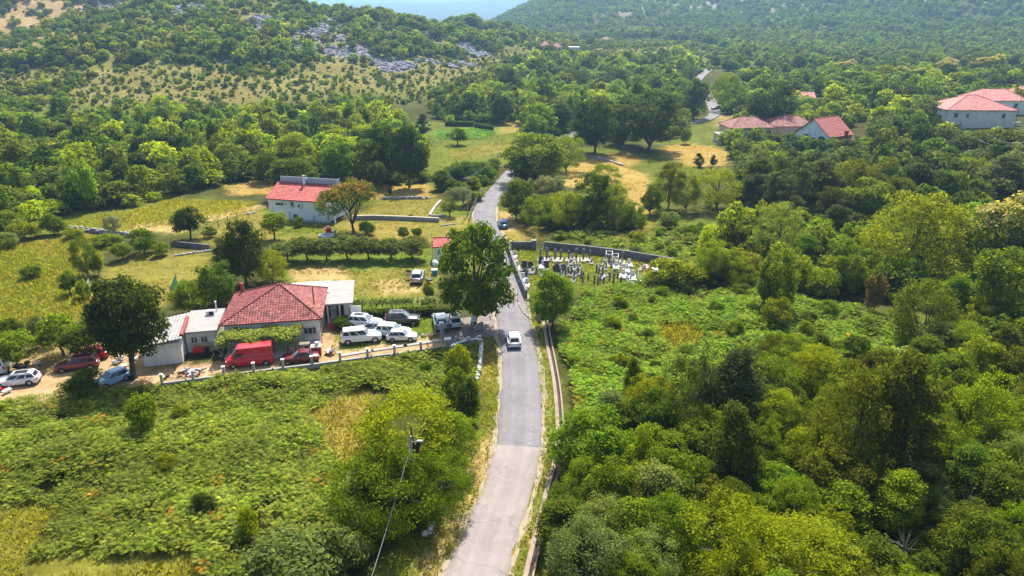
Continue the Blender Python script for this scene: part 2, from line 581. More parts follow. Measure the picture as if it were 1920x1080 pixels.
# ------------------------------------------------------------------ land cover (real ground colours, outlined on the land)
UNDER = (0.060, 0.066, 0.022)
GRASS = (0.125, 0.155, 0.026)
LUSH = (0.110, 0.165, 0.024)
LAWN = (0.185, 0.170, 0.042)
DRY = (0.235, 0.195, 0.055)
GOLD = (0.320, 0.235, 0.080)
ROUGH = (0.165, 0.165, 0.030)
YELLOW = (0.165, 0.170, 0.024)
DIRT = (0.400, 0.285, 0.190)
DIRTG = (0.265, 0.205, 0.095)
STRAW = (0.360, 0.275, 0.140)
COVER = [
    (UNDER, [(-600, 760), (130, 735), (560, 690), (890, 645), (895, 900), (700, 1120), (500, 1400), (-900, 1400)]),
    (ROUGH, [(-200, 440), (60, 455), (150, 436), (210, 452), (170, 500), (165, 560), (150, 605), (60, 625), (-200, 640)]),
    (GRASS, [(0, 480), (110, 470), (130, 500), (60, 560), (0, 540)]),
    (DRY, [(60, 455), (150, 438), (170, 460), (90, 490)]),
    (YELLOW, [(95, 415), (250, 393), (330, 372), (480, 378), (455, 398), (360, 418), (235, 432), (120, 428)]),
    (GRASS, [(95, 415), (210, 400), (260, 410), (190, 430), (120, 428)]),
    (STRAW, [(235, 422), (330, 415), (455, 390), (500, 384), (470, 402), (400, 412), (335, 438), (240, 434)]),
    (LAWN, [(160, 572), (195, 502), (270, 473), (395, 470), (395, 512), (330, 560), (290, 580)]),
    (LAWN, [(380, 440), (400, 415), (470, 392), (505, 400), (640, 415), (890, 405), (890, 445), (800, 452), (540, 458), (400, 465)]),
    (DRY, [(640, 420), (780, 420), (800, 445), (700, 448)]),
    (GRASS, [(520, 420), (620, 420), (640, 440), (520, 445)]),
    (LAWN, [(655, 408), (725, 372), (828, 372), (818, 412)]),
    (GRASS, [(815, 402), (835, 378), (888, 372), (890, 390), (850, 402)]),
    (GOLD, [(675, 348), (805, 345), (812, 370), (690, 372)]),
    (GOLD, [(425, 345), (510, 335), (510, 365), (430, 365)]),
    (LUSH, [(500, 488), (815, 476), (815, 590), (640, 600), (560, 535)]),
    (LAWN, [(640, 508), (815, 500), (815, 560), (650, 560)]),
    (STRAW, [(545, 500), (648, 498), (652, 527), (550, 528)]),
    (STRAW, [(700, 530), (760, 520), (800, 548), (720, 552)]),
    (LUSH, [(622, 655), (645, 585), (830, 580), (832, 632), (640, 665)]),
    (DIRTG, [(-80, 690), (70, 650), (240, 640), (310, 690), (300, 715), (-80, 742)]),
    (DIRT, [(-300, 742), (70, 706), (185, 676), (260, 640), (290, 652), (290, 688), (440, 676), (640, 655), (832, 630), (832, 652), (440, 700), (310, 718), (130, 742), (-300, 800)]),
    (DIRTG, [(430, 690), (640, 665), (832, 640), (832, 643), (640, 669), (430, 694)]),
    (DIRT, [(600, 598), (632, 600), (628, 662), (590, 668)]),
    (GRASS, [(830, 655), (905, 636), (920, 625), (935, 650), (930, 840), (868, 1000), (815, 1110), (660, 1110), (800, 960), (862, 880), (905, 800), (900, 700)]),
    (DRY, [(905, 650), (936, 648), (930, 700), (912, 740), (903, 700)]),
    (STRAW, [(895, 830), (928, 800), (925, 860), (868, 985), (830, 1090), (770, 1100), (830, 985), (880, 890)]),
    (GRASS, [(985, 560), (1015, 600), (1045, 740), (1050, 830), (1020, 920), (975, 1090), (940, 1110), (1000, 940), (1022, 800), (1012, 690)]),
    (STRAW, [(985, 560), (1004, 645), (1020, 740), (1022, 800), (1006, 912), (985, 980), (955, 1080), (960, 1100), (1000, 960), (1028, 830), (1028, 740), (1010, 645)]),
    (LUSH, [(935, 500), (935, 455), (955, 455), (990, 560), (978, 560)]),
    (DRY, [(930, 432), (1010, 425), (1040, 440), (950, 455)]),
    (STRAW, [(930, 395), (955, 400), (985, 425), (935, 440)]),
    (GRASS, [(955, 462), (1262, 490), (1180, 530), (1000, 545)]),
    (DRY, [(1130, 448), (1190, 430), (1230, 410), (1230, 425), (1160, 452)]),
    (GRASS, [(805, 272), (850, 262), (965, 250), (975, 300), (930, 312), (835, 308)]),
    (LAWN, [(840, 285), (960, 262), (960, 285), (850, 300)]),
    (DRY, [(925, 236), (980, 222), (985, 246), (930, 253)]),
    (LUSH, [(810, 246), (930, 232), (938, 252), (815, 266)]),
    (GOLD, [(1048, 352), (1055, 320), (1105, 292), (1180, 286), (1205, 298), (1175, 315), (1215, 328), (1222, 405), (1188, 408), (1165, 345), (1100, 352)]),
    (GOLD, [(1230, 280), (1290, 266), (1370, 284), (1358, 310), (1290, 312)]),
    (GRASS, [(1280, 262), (1340, 245), (1362, 258), (1330, 268)]),
    (GRASS, [(40, 206), (160, 196), (255, 202), (260, 222), (100, 232), (40, 222)]),
    (GRASS, [(190, 226), (260, 218), (262, 232), (140, 262), (70, 262), (120, 240)]),
    (GRASS, [(60, 290), (120, 285), (130, 330), (70, 320)]),
    (DIRTG, [(180, 312), (260, 320), (250, 338), (190, 332)]),
    (DRY, [(575, 775), (690, 728), (705, 790), (690, 850), (625, 870), (590, 800)]),
    (ROUGH, [(-300, 965), (60, 948), (110, 950), (40, 1090), (-300, 1120)]),
    (ROUGH, [(60, 1050), (370, 1040), (380, 1110), (40, 1130)]),
    (YELLOW, [(1228, 612), (1300, 605), (1315, 630), (1265, 670), (1240, 650)]),
    (DRY, [(1310, 560), (1345, 540), (1350, 552), (1320, 572)]),
    (GRASS, [(1215, 108), (1330, 105), (1335, 116), (1220, 118)]),
    (DIRT, [(1300, 96), (1370, 97), (1370, 102), (1300, 101)]),
    (DIRTG, [(1335, 205), (1370, 215), (1380, 240), (1345, 240)]),
]
COVER_W = [(c, polyw(p)) for c, p in COVER]


_rr = random.Random(19)
ROCKS = [(*at(u_, v_).xy, r_) for u_, v_, r_ in [(_rr.uniform(540, 900), _rr.uniform(38, 135), _rr.uniform(3, 6.5)) for _ in range(24)] + [(_rr.uniform(400, 980), _rr.uniform(12, 100), _rr.uniform(3.5, 7.5)) for _ in range(36)] + [(655, 100, 9), (735, 120, 9), (885, 96, 9), (590, 60, 9), (360, 18, 9), (210, 12, 10)]]


def rocky_ground(x, y):
    k = np.zeros_like(x)
    for rx, ry, rr in ROCKS:
        k = np.maximum(k, np.exp(-(((x - rx) / (rr * 1.25)) ** 2 + ((y - ry) / (rr * 1.5)) ** 2)))
    return ss(0.30, 0.52, k * (0.05 + 1.75 * fbm(x / 7, y / 7, 83)))


def cover(x, y):
    out = np.tile(np.array(UNDER), (len(x), 1))
    n1 = fbm(x / 28, y / 28, 21)
    wx = x + (fbm(x / 2.4, y / 2.4, 31) - 0.5) * 2.2
    wy = y + (fbm(x / 2.4, y / 2.4, 57) - 0.5) * 2.2
    g = ss(0.46, 0.60, n1)[:, None]
    out = out * (1 - g) + np.array(GRASS) * 0.8 * g
    a, b, m = hill_a(x, y), hill_b(x, y), mount(x, y)
    dryh = np.array((0.245, 0.200, 0.090)) * (0.75 + 0.5 * fbm(x / 30, y / 30, 5))[:, None]
    brown = np.array((0.340, 0.245, 0.140)) * (0.8 + 0.4 * fbm(x / 20, y / 20, 6))[:, None]
    greenh = np.array((0.150, 0.155, 0.040))
    k = np.clip(a / 5, 0, 1)[:, None]
    gm = 0.55 + 0.45 * ss(0.40, 0.58, fbm(x / 40, y / 40, 71))[:, None]
    out = out * (1 - k) + (dryh * (1 - gm) + greenh * gm) * k
    k = np.maximum(ss(3, 10, b - a), ss(205, 265, -x) * ss(4, 12, np.maximum(a, b)))[:, None] * 0.9
    out = out * (1 - k) + brown * k
    rk = rocky_ground(x, y)
    out = out * (1 - rk[:, None]) + np.array((0.33, 0.32, 0.33)) * rk[:, None]
    k = np.clip(m / 20, 0, 1)[:, None]
    mg = np.array((0.075, 0.085, 0.03))
    out = out * (1 - k) + mg * k
    rk2 = ss(0.62, 0.70, fbm(x / 70, y / 70, 91)) * ss(15, 40, m)
    out = out * (1 - rk2[:, None]) + np.array((0.30, 0.29, 0.28)) * rk2[:, None]
    rj = np.random.default_rng(4)
    jit = [(rj.normal(0, 1, len(x)), rj.normal(0, 1, len(x))) for _ in range(5)]
    sp = 0.45 + np.clip(np.hypot(x, y) - 90, 0, 600) * 0.004
    for c, pw in COVER_W:
        lo, hi = pw.min(0) - 8, pw.max(0) + 8
        q = np.nonzero((x > lo[0]) & (x < hi[0]) & (y > lo[1]) & (y < hi[1]))[0]
        if not len(q):
            continue
        w = np.zeros(len(q))
        for jx, jy in jit:
            w += inside(pw, wx[q] + jx[q] * sp[q], wy[q] + jy[q] * sp[q])
        w = (w / 5)[:, None]
        out[q] = out[q] * (1 - w) + np.array(c) * w
    return out


def build_ground():
    fine = np.arange(-44, 44.01, 0.22)
    ang = np.radians(np.concatenate([np.arange(-180, -44, 4.0), fine, np.arange(46, 180, 4.0)]))
    r = [3.0]
    while r[-1] < 14000:
        q = r[-1]
        st = 2.0 if q < 30 else 0.62 if q < 150 else 0.62 + (q - 150) * 0.0085 if q < 420 else 3.0 + (q - 420) * 0.018
        r.append(q + min(st, 400))
    r = np.array(r)
    A, Rr = np.meshgrid(ang, r)
    x, y = (np.sin(A) * Rr).ravel(), (np.cos(A) * Rr).ravel()
    x = np.concatenate([[0.0], x])
    y = np.concatenate([[0.0], y])
    z = terrain(x, y)
    na, nr = len(ang), len(r)
    i = np.arange(nr - 1)[:, None] * na + np.arange(na)[None, :] + 1
    j = np.arange(nr - 1)[:, None] * na + (np.arange(na) + 1)[None, :] % na + 1
    quads = np.stack([i, i + na, j + na, j], -1).reshape(-1, 4)
    # clockwise angle: keep normals up
    tris = np.stack([np.zeros(na, int), np.arange(na) + 1, (np.arange(na) + 1) % na + 1], -1)
    me = bpy.data.meshes.new('ground')
    nv, nq, nt_ = len(x), len(quads), len(tris)
    me.vertices.add(nv)
    me.vertices.foreach_set('co', np.stack([x, y, z], -1).ravel())
    loops = np.concatenate([quads[:, ::1].ravel(), tris.ravel()])
    me.loops.add(len(loops))
    me.loops.foreach_set('vertex_index', loops.astype(np.int32))
    me.polygons.add(nq + nt_)
    starts = np.concatenate([np.arange(nq) * 4, nq * 4 + np.arange(nt_) * 3])
    me.polygons.foreach_set('loop_start', starts.astype(np.int32))
    me.polygons.foreach_set('use_smooth', np.ones(nq + nt_, bool))
    me.update(calc_edges=True)
    at_ = me.attributes.new('cover', 'FLOAT_COLOR', 'POINT')
    cc = np.ones((nv, 4))
    cc[:, :3] = cover(x, y)
    at_.data.foreach_set('color', cc.ravel())
    me.materials.append(M['ground'])
    return tag(link('ground', me), kind='structure')


GROUND = build_ground()


def catmull(pts, step):
    pts = [np.array(p) for p in pts]
    P = [2 * pts[0] - pts[1]] + pts + [2 * pts[-1] - pts[-2]]
    out = []
    for i in range(1, len(P) - 2):
        n = max(2, int(np.linalg.norm(P[i + 1] - P[i]) / step))
        for k in range(n):
            t = k / n
            out.append(0.5 * ((2 * P[i]) + (-P[i - 1] + P[i + 1]) * t + (2 * P[i - 1] - 5 * P[i] + 4 * P[i + 1] - P[i + 2]) * t * t + (-P[i - 1] + 3 * P[i] - 3 * P[i + 1] + P[i + 2]) * t ** 3))
    out.append(pts[-1])
    return np.array(out)


def ribbon(name, line, offs, lift, mat, kind='structure', wob=0.0):
    d = np.gradient(line, axis=0)
    d /= np.linalg.norm(d, axis=1)[:, None]
    nrm = np.stack([d[:, 1], -d[:, 0]], -1)
    n, k = len(line), len(offs)
    rng = np.random.default_rng(5)
    v, ac = [], []
    for a, o in enumerate(offs):
        e = (rng.random(n) - 0.5) * wob if a in (0, k - 1) else 0
        p = line + nrm * np.reshape(o + e, (-1, 1))
        v.append(np.column_stack([p, terrain(p[:, 0], p[:, 1]) + lift]))
        ac += [(o - offs[0]) / (offs[-1] - offs[0])] * n
    v = np.concatenate(v)
    f = [(a * n + i, (a + 1) * n + i, (a + 1) * n + i + 1, a * n + i + 1) for a in range(k - 1) for i in range(n - 1)]
    me = bpy.data.meshes.new(name)
    me.from_pydata(v.tolist(), [], f)
    at_ = me.attributes.new('across', 'FLOAT', 'POINT')
    at_.data.foreach_set('value', ac)
    me.materials.append(mat)
    me.update()
    o = link(name, me)
    if me.polygons[0].normal.z < 0:
        me.flip_normals()
    return tag(o, kind=kind)


ROAD_PX = [(820, 1300), (862, 1160), (893, 1080), (920, 1000), (950, 920), (972, 836), (977, 760), (977, 700), (970, 645), (962, 595), (957, 560), (947, 515), (934, 475), (920, 440), (910, 415), (909, 396), (916, 378), (928, 363), (945, 343), (963, 322), (990, 300), (1030, 275), (1100, 245), (1200, 232), (1290, 232), (1337, 218), (1335, 195), (1318, 168), (1310, 150), (1330, 130)]
ROAD = catmull([[*at(x, y).xy] for x, y in ROAD_PX], 1.2)
i_seam = int(np.argmin(np.abs(ROAD[:, 1] - at(972, 836).y)))
OFFS = [-2.15, -1.9, -1.2, -0.4, 0.4, 1.2, 1.9, 2.15]
i_far = int(np.argmin(np.abs(ROAD[:, 1] - 185)))
ribbon('road', ROAD[i_seam:i_far + 1], OFFS, 0.03, M['asphalt'], wob=0.28)
ribbon('road', ROAD[:i_seam + 1], OFFS, 0.022, M['asphalt_old'], wob=0.28)
ribbon('road', ROAD[i_far:], OFFS, 0.25, M['asphalt'])
# sandy shoulder strips along the asphalt
SHOULDER = surf('shoulder', (0.32, 0.26, 0.18), 0.95, 0.2, 2.0, 0.3, 9, stain=(0.26, 0.24, 0.07), sscale=0.8)
ribbon('verge', ROAD[:i_far - 30], [2.05, 2.3, 2.62], 0.014, SHOULDER, wob=0.45)
ribbon('verge', ROAD[:i_far - 30], [-2.55, -2.3, -2.05], 0.012, SHOULDER, wob=0.5)
# junction apron: where the drive meets the road
apron = [at(x, y) for x, y in ((836, 652), (905, 634), (922, 630), (940, 650), (945, 600), (940, 560), (925, 575), (905, 592), (850, 598), (832, 628))]
mb = MB()
mb.quad(*[(p.x, p.y, 0.010) for p in apron][::-1])
tag(mb.build('pavement', M['asphalt_old']), kind='structure')
drv = at(895, 610)
# faded remains of a dashed marking
mb = MB()
for k in range(7):
    p = at(999 - k * 0.9, 778 + k * 9)
    mb.quad((p.x - .07, p.y - .12, .036), (p.x + .07, p.y - .12, .036), (p.x + .07, p.y + .12, .036), (p.x - .07, p.y + .12, .036))
tag(mb.build('road_marking', M['marking']), kind='structure')
ROAD_NEAR = ROAD[ROAD[:, 1] < 330]


def road_dist(x, y):
    d = np.full(len(x), 1e9)
    for p in ROAD[::3]:
        d = np.minimum(d, np.hypot(x - p[0], y - p[1]))
    return d


# ------------------------------------------------------------------ haze
def build_haze():
    m = bpy.data.materials.new('haze')
    m.use_nodes = True
    nt = m.node_tree
    nt.nodes.clear()
    out = nt.nodes.new('ShaderNodeOutputMaterial')
    pv = nt.nodes.new('ShaderNodeVolumePrincipled')
    pv.inputs['Color'].default_value = (0.38, 0.67, 1.0, 1)
    pv.inputs['Density'].default_value = 0.00027
    pv.inputs['Anisotropy'].default_value = 0.5
    nt.links.new(pv.outputs[0], out.inputs['Volume'])
    b = MB()
    b.box((0, 0, 135), (28400, 28400, 300))
    o = b.build('haze', m)
    tag(o, 'thin blue summer haze filling the valley air', 'haze', kind='stuff')
    return o


HAZE = build_haze()

# ------------------------------------------------------------------ plants: leaf clouds built blade by blade
def leaf_mesh(name, cen, dirs, size, mat, seed, asp=0.5, up=0.45, rnd=0.6, bl=None):
    """one pointed, slightly folded blade per centre"""
    rng = np.random.default_rng(seed)
    n = len(cen)
    nr = dirs + np.array((0, 0, up)) + rng.normal(0, rnd, (n, 3))
    nr /= np.linalg.norm(nr, axis=1)[:, None] + 1e-9
    t = rng.normal(0, 1, (n, 3))
    t -= nr * (t * nr).sum(1)[:, None]
    t /= np.linalg.norm(t, axis=1)[:, None] + 1e-9
    b = np.cross(nr, t)
    s = (size * rng.uniform(0.5, 1.5, n))[:, None]
    mid = cen + nr * s * 0.12
    v = np.stack([cen - t * s, mid - b * s * asp, cen + t * s, mid + b * s * asp], 1).reshape(-1, 3)
    me = bpy.data.meshes.new(name)
    me.vertices.add(4 * n)
    me.vertices.foreach_set('co', v.ravel())
    me.loops.add(4 * n)
    me.loops.foreach_set('vertex_index', np.arange(4 * n, dtype=np.int32))
    me.polygons.add(n)
    me.polygons.foreach_set('loop_start', (np.arange(n) * 4).astype(np.int32))
    me.update(calc_edges=True)
    a = me.attributes.new('lv', 'FLOAT', 'FACE')
    a.data.foreach_set('value', np.clip(rng.normal(0.5, 0.24, n), 0, 1))
    if bl is not None:
        a = me.attributes.new('bl', 'FLOAT', 'FACE')
        a.data.foreach_set('value', bl)
    me.materials.append(mat)
    return me


def crown_points(seed, shape, w, h, z0, nclump, per, cr):
    """leaf centres of a crown of width w between heights z0 and h: clumps on and in an uneven envelope"""
    rng = np.random.default_rng(seed)
    lob = rng.normal(0, 1, (7, 3))
    lob /= np.linalg.norm(lob, axis=1)[:, None]
    amp = rng.uniform(-0.42, 0.34, 7)
    cen = []
    while len(cen) < nclump:
        d = rng.normal(0, 1, 3)
        d /= np.linalg.norm(d)
        rr = 1 + sum(a * max(0, float(d @ l)) ** 3 for a, l in zip(amp, lob))
        f = rng.uniform(0.30, 1.0) ** 0.42 * rr * (1.16 if rng.random() < 0.14 else 1.0)
        f = min(f, 1.2)
        p = d * f
        zz = (p[2] + 1) / 2
        if shape == 'round' and p[2] < 0:
            p[2] = max(p[2], -0.8)
            p[:2] *= 1.14
        if shape == 'cone':
            k = 0.30 + 0.85 * (1 - np.clip(zz, 0, 1)) ** 0.75
            p[:2] *= k
        elif shape == 'upright':
            k = 0.55 + 0.55 * (1 - np.clip(zz, 0, 1))
            p[:2] *= k
        elif shape == 'bush':
            if p[2] < -0.5:
                p[2] *= 0.8
            p[:2] *= 1.0 - 0.25 * np.clip(p[2], 0, 1)
        elif shape == 'umbrella':
            if p[2] < 0 or np.hypot(p[0], p[1]) < 0.1:
                p[2] = abs(p[2]) * 0.35
            q = np.hypot(p[0], p[1])
            p[2] = (1 - 0.75 * q * q) * (0.75 + 0.25 * rng.random()) - 0.35 * rng.random()
        cen.append(p)
    cen = np.array(cen)
    C = np.empty_like(cen)
    C[:, :2] = cen[:, :2] * (w / 2 - cr * 0.7)
    C[:, 0] *= rng.uniform(.82, 1.1)
    C[:, 1] *= rng.uniform(.82, 1.1)
    C[:, 2] = z0 + cr * 0.6 + (cen[:, 2] + 1) / 2 * (h - z0 - cr * 1.1)
    pts, dirs = [], []
    mid = np.array((0, 0, z0 + (h - z0) * 0.42))
    for c in C:
        out = c - mid
        out /= np.linalg.norm(out) + 1e-6
        q = rng.uniform(0.5, 1.42)
        k = cr * q
        per_ = max(6, int(per * q * q * 0.95))
        d = rng.normal(0, 1, (per_, 3)) + out * 0.55 + np.array((0, 0, 0.35))
        d /= np.linalg.norm(d, axis=1)[:, None]
        sq = np.array((1.15, 1.15, 0.72))
        pts.append(c + d * k * sq * rng.uniform(0.35, 1.12, (per_, 1)))
        dirs.append(d)
    return np.concatenate(pts), np.concatenate(dirs), C


def trunk_mesh(name, seed, h, z0, w, r, mat, C, limbs=7):
    rng = random.Random(seed)
    b = MB()
    top = z0 + (h - z0) * 0.62
    bend = [(rng.uniform(-.12, .12) * w * 0.3, rng.uniform(-.12, .12) * w * 0.3) for _ in range(4)]
    pts = [(0, 0, -0.3), (bend[0][0] * .3, bend[0][1] * .3, z0 * 0.5), (bend[1][0], bend[1][1], z0), (bend[2][0], bend[2][1], (z0 + top) / 2), (bend[3][0], bend[3][1], top)]
    b.tube(pts, [r * 1.35, r, r * 0.85, r * 0.55, r * 0.2], 7)
    for k in range(limbs):
        c = C[rng.randrange(len(C))]
        s = pts[2] if k % 2 else pts[3]
        m_ = ((s[0] + c[0]) / 2, (s[1] + c[1]) / 2, s[2] + (c[2] - s[2]) * 0.6)
        b.tube([s, m_, tuple(c)], [r * .5, r * .34, r * .16], 5, cap=False)
    return b.mesh(name, mat, 1.2)


PROTO = {}      # kind -> list of (crown mesh, trunk mesh, nominal width, nominal height)


def proto(kind, n, shape, w, h, z0, nclump, per, cr, size, mat, asp=0.5, r=0.2, up=0.45, rnd=0.6, bl=None, bark='bark', limbs=12):
    L = []
    for k in range(n):
        seed = sum(map(ord, kind)) * 31 + k * 977
        pts, dirs, C = crown_points(seed, shape, w, h, z0, nclump, per, cr)
        b = None
        if bl:
            rng = np.random.default_rng(seed + 3)
            zz = (pts[:, 2] - z0) / (h - z0)
            b = ((dirs[:, 2] > 0.25) & (rng.random(len(pts)) < bl * ss(0.35, 0.85, zz))).astype(float)
        cm = leaf_mesh(kind + '_crown', pts, dirs, size, mat, seed + 1, asp, up, rnd, b)
        tm = trunk_mesh(kind + '_trunk', seed + 2, h, z0, w, r, M[bark], C, limbs) if r else None
        we = 2 * float(np.percentile(np.hypot(pts[:, 0], pts[:, 1]), 96))
        L.append((cm, tm, max(w, we), max(h, float(np.percentile(pts[:, 2], 99.5)))))
    PROTO[kind] = L


proto('round', 4, 'round', 8, 9, 0.7, 100, 122, 0.92, 0.165, M['leaf_dense'], r=0.24)
proto('broad', 3, 'round', 8, 8.5, 0.6, 85, 150, 1.0, 0.168, M['leaf'], asp=0.55, r=0.24)
proto('dense', 1, 'round', 8, 9, 1.0, 150, 125, 0.98, 0.17, M['leaf_dense'], r=0.34)
proto('junction', 1, 'round', 8, 9, 0.6, 95, 118, 0.95, 0.20, M['leaf'], asp=0.55, r=0.3)
proto('upright', 4, 'upright', 5.5, 9.5, 0.3, 92, 145, 0.74, 0.124, M['leaf'], r=0.17)
proto('cone', 3, 'cone', 5.5, 8.5, 0.2, 95, 100, 0.66, 0.145, M['leaf_dense'], r=0.16)
proto('airy', 4, 'round', 8, 8, 0.5, 125, 125, 0.78, 0.115, M['leaf'], asp=0.42, r=0.18, rnd=0.8)
proto('olive', 2, 'round', 4.2, 4.2, 0.7, 60, 80, 0.52, 0.11, M['leaf_dense'], asp=0.35, r=0.16, bark='bark_pale')
proto('fruit', 3, 'round', 4.2, 4.2, 0.9, 62, 76, 0.55, 0.125, M['leaf'], r=0.12, rnd=0.8)
proto('bush', 4, 'bush', 3.6, 2.8, 0.0, 44, 135, 0.54, 0.098, M['leaf'], r=0.05, limbs=9)
proto('chestnut', 2, 'round', 9, 10, 0.8, 95, 112, 1.05, 0.20, M['leaf_chestnut'], bl=0.75, r=0.3)
proto('silk', 1, 'umbrella', 10.5, 6.5, 0.9, 220, 60, 0.75, 0.15, M['leaf_silk'], bl=0.42, r=0.2)
proto('mid', 5, 'round', 7.5, 8, 0.6, 60, 26, 1.15, 0.42, M['leaf_dense'], r=0)
proto('midairy', 3, 'round', 7, 7, 0.4, 60, 26, 1.05, 0.40, M['leaf'], r=0)
proto('midbush', 3, 'bush', 4, 3.2, 0.0, 26, 24, 0.75, 0.32, M['leaf_dense'], r=0)
proto('far', 5, 'round', 8, 8, 0.0, 30, 14, 1.5, 0.75, M['leaf_dense'], r=0)
proto('farbush', 3, 'bush', 4, 3.6, 0.0, 16, 12, 1.0, 0.55, M['leaf_dense'], r=0)

T = dict(yg=(.212, .258, .010), lg=(.148, .218, .014), mg=(.098, .150, .014), dg=(.062, .096, .016), bg=(.090, .118, .044),
         ol=(.220, .240, .135), gr=(.180, .230, .070), br=(.150, .130, .045), fr=(.140, .175, .055), by=(.250, .310, .010), od=(.115, .140, .013))


def vary(t, rng, k=0.16):
    m = rng.uniform(1 - k, 1 + k)
    return [t[0] * m * rng.uniform(.90, 1.12), t[1] * m, t[2] * m * rng.uniform(.85, 1.2)]


NTREE = [0]
rngT = random.Random(11)


def plant(kind, p, w, h, tint, label, cat='tree', group=None, name=None, var=None):
    """a tree: an Empty at its foot carrying trunk and crown; a bush: stems and leaf mass"""
    L = PROTO[kind]
    cm, tm, W, Hh = L[(var if var is not None else NTREE[0] * 7 + 3) % len(L)]
    NTREE[0] += 1
    nm = name or {'olive': 'olive_tree', 'fruit': 'fruit_tree', 'bush': 'bush', 'chestnut': 'chestnut_tree', 'silk': 'silk_tree', 'cone': 'conical_tree', 'airy': 'acacia_tree'}.get(kind, 'broadleaf_tree')
    e = empty(nm, p, rngT.uniform(0, 6.28))
    s = (w / W, w / W, h / Hh)
    e.scale = s
    tag(e, label, cat, group)
    t = vary(tint, rngT)
    if tm:
        link('trunk' if kind != 'bush' else 'stem', tm, e)
    c = link('crown' if kind != 'bush' else 'foliage', cm, e)
    c['tint'] = t
    return e


def tree(kind, px, base, top, wpx, tint, label, cat='tree', group=None, name=None, var=None):
    p = at(px, base)
    return plant(kind, p, max(0.5, wpx * depth(p) / FP), max(0.5, height_to(p, top)), T[tint], label, cat, group, name, var)


# ---- scatter for what nobody could count: points with rotation, scale, tint; one object each
def scatter(name, protos, x, y, z, scl, tint, seed, label, cat, tilt=0.0):
    rng = np.random.default_rng(seed)
    n = len(x)
    src = bpy.data.collections.new(name + '_source')
    for k, me in enumerate(protos):
        src.objects.link(bpy.data.objects.new('%s_kind_%02d' % (name, k), me))
    me = bpy.data.meshes.new(name)
    me.vertices.add(n)
    me.vertices.foreach_set('co', np.stack([x, y, z], -1).ravel())
    rot = np.stack([rng.normal(0, tilt, n) if tilt else np.zeros(n), rng.normal(0, tilt, n) if tilt else np.zeros(n), rng.uniform(0, 6.283, n)], -1)
    for nm, ty, arr, key in (('rot', 'FLOAT_VECTOR', rot, 'vector'), ('scl', 'FLOAT_VECTOR', scl, 'vector'), ('tint', 'FLOAT_VECTOR', tint, 'vector')):
        a = me.attributes.new(nm, ty, 'POINT')
        a.data.foreach_set(key, np.ascontiguousarray(arr, dtype=np.float32).ravel())
    a = me.attributes.new('pick', 'INT', 'POINT')
    a.data.foreach_set('value', rng.integers(0, len(protos), n).astype(np.int32))
    o = link(name, me)
    ng = bpy.data.node_groups.new(name, 'GeometryNodeTree')
    ng.interface.new_socket('Geometry', in_out='INPUT', socket_type='NodeSocketGeometry')
    ng.interface.new_socket('Geometry', in_out='OUTPUT', socket_type='NodeSocketGeometry')
    N, K = ng.nodes, ng.links
    gi, go = N.new('NodeGroupInput'), N.new('NodeGroupOutput')
    ci = N.new('GeometryNodeCollectionInfo')
    ci.inputs['Collection'].default_value = src
    ci.inputs['Separate Children'].default_value = True
    ip = N.new('GeometryNodeInstanceOnPoints')
    ip.inputs['Pick Instance'].default_value = True

    def named(nm, ty):
        q = N.new('GeometryNodeInputNamedAttribute')
        q.data_type = ty
        q.inputs['Name'].default_value = nm
        return q.outputs[0]
    K.new(gi.outputs[0], ip.inputs['Points'])
    K.new(ci.outputs[0], ip.inputs['Instance'])
    K.new(named('pick', 'INT'), ip.inputs['Instance Index'])
    K.new(named('rot', 'FLOAT_VECTOR'), ip.inputs['Rotation'])
    K.new(named('scl', 'FLOAT_VECTOR'), ip.inputs['Scale'])
    K.new(ip.outputs[0], go.inputs[0])
    md = o.modifiers.new('scatter', 'NODES')
    md.node_group = ng
    return tag(o, label, cat, kind='stuff')


def tints(keys, n, rng, k=0.16):
    base = np.array([T[q] for q in keys])
    t = base[rng.integers(0, len(keys), n)]
    m = rng.uniform(1 - k, 1 + k, (n, 1))
    return t * m * np.stack([rng.uniform(.9, 1.12, n), np.ones(n), rng.uniform(.85, 1.2, n)], -1)


# ---- ferns
def fern_mesh(seed):
    rng = random.Random(seed)
    b = MB()
    nf = rng.randint(7, 9)
    for k in range(nf):
        a = k * 6.283 / nf + rng.uniform(-.3, .3)
        L, rise = rng.uniform(.55, .95), rng.uniform(.45, .85)
        d = Vector((math.cos(a), math.sin(a), 0))
        sd = Vector((-d.y, d.x, 0))
        lv = min(1, max(0, rng.gauss(.5, .22)))

        def P(t):
            return d * L * t + Vector((0, 0, rise * (1.75 * t - 1.05 * t * t)))
        ns = 6
        for i in range(1, ns + 1):
            t0, t1 = (i - .55) / ns, (i + .35) / ns
            wd = 0.30 * L * math.sin(math.pi * min(1, .28 + .72 * (1 - i / (ns + 1)))) ** .9
            p0, p1 = P(t0), P(min(t1, 1.05))
            for s in (-1, 1):
                tip = P(t0 + .13) + sd * s * wd + Vector((0, 0, -wd * .18))
                b.add([p0, p1, tip], [(0, 1, 2) if s < 0 else (1, 0, 2)], lv)
    return b.mesh('bracken', M['frond'])


FERNS = [fern_mesh(k) for k in range(5)]


def tuft_mesh(seed, n=14, hgt=0.5, spread=0.22):
    rng = random.Random(seed)
    b = MB()
    for k in range(n):
        a = rng.uniform(0, 6.283)
        p = Vector((math.cos(a), math.sin(a), 0)) * rng.uniform(0, spread)
        lean = Vector((math.cos(a), math.sin(a), 0)) * rng.uniform(.05, .3)
        hh = hgt * rng.uniform(.5, 1.1)
        w = Vector((-math.sin(a), math.cos(a), 0)) * 0.035
        lv = rng.random()
        b.add([p - w, p + w, p + lean + Vector((0, 0, hh))], [(0, 1, 2)], lv)
    return b.mesh('grass_tuft', M['frond'])


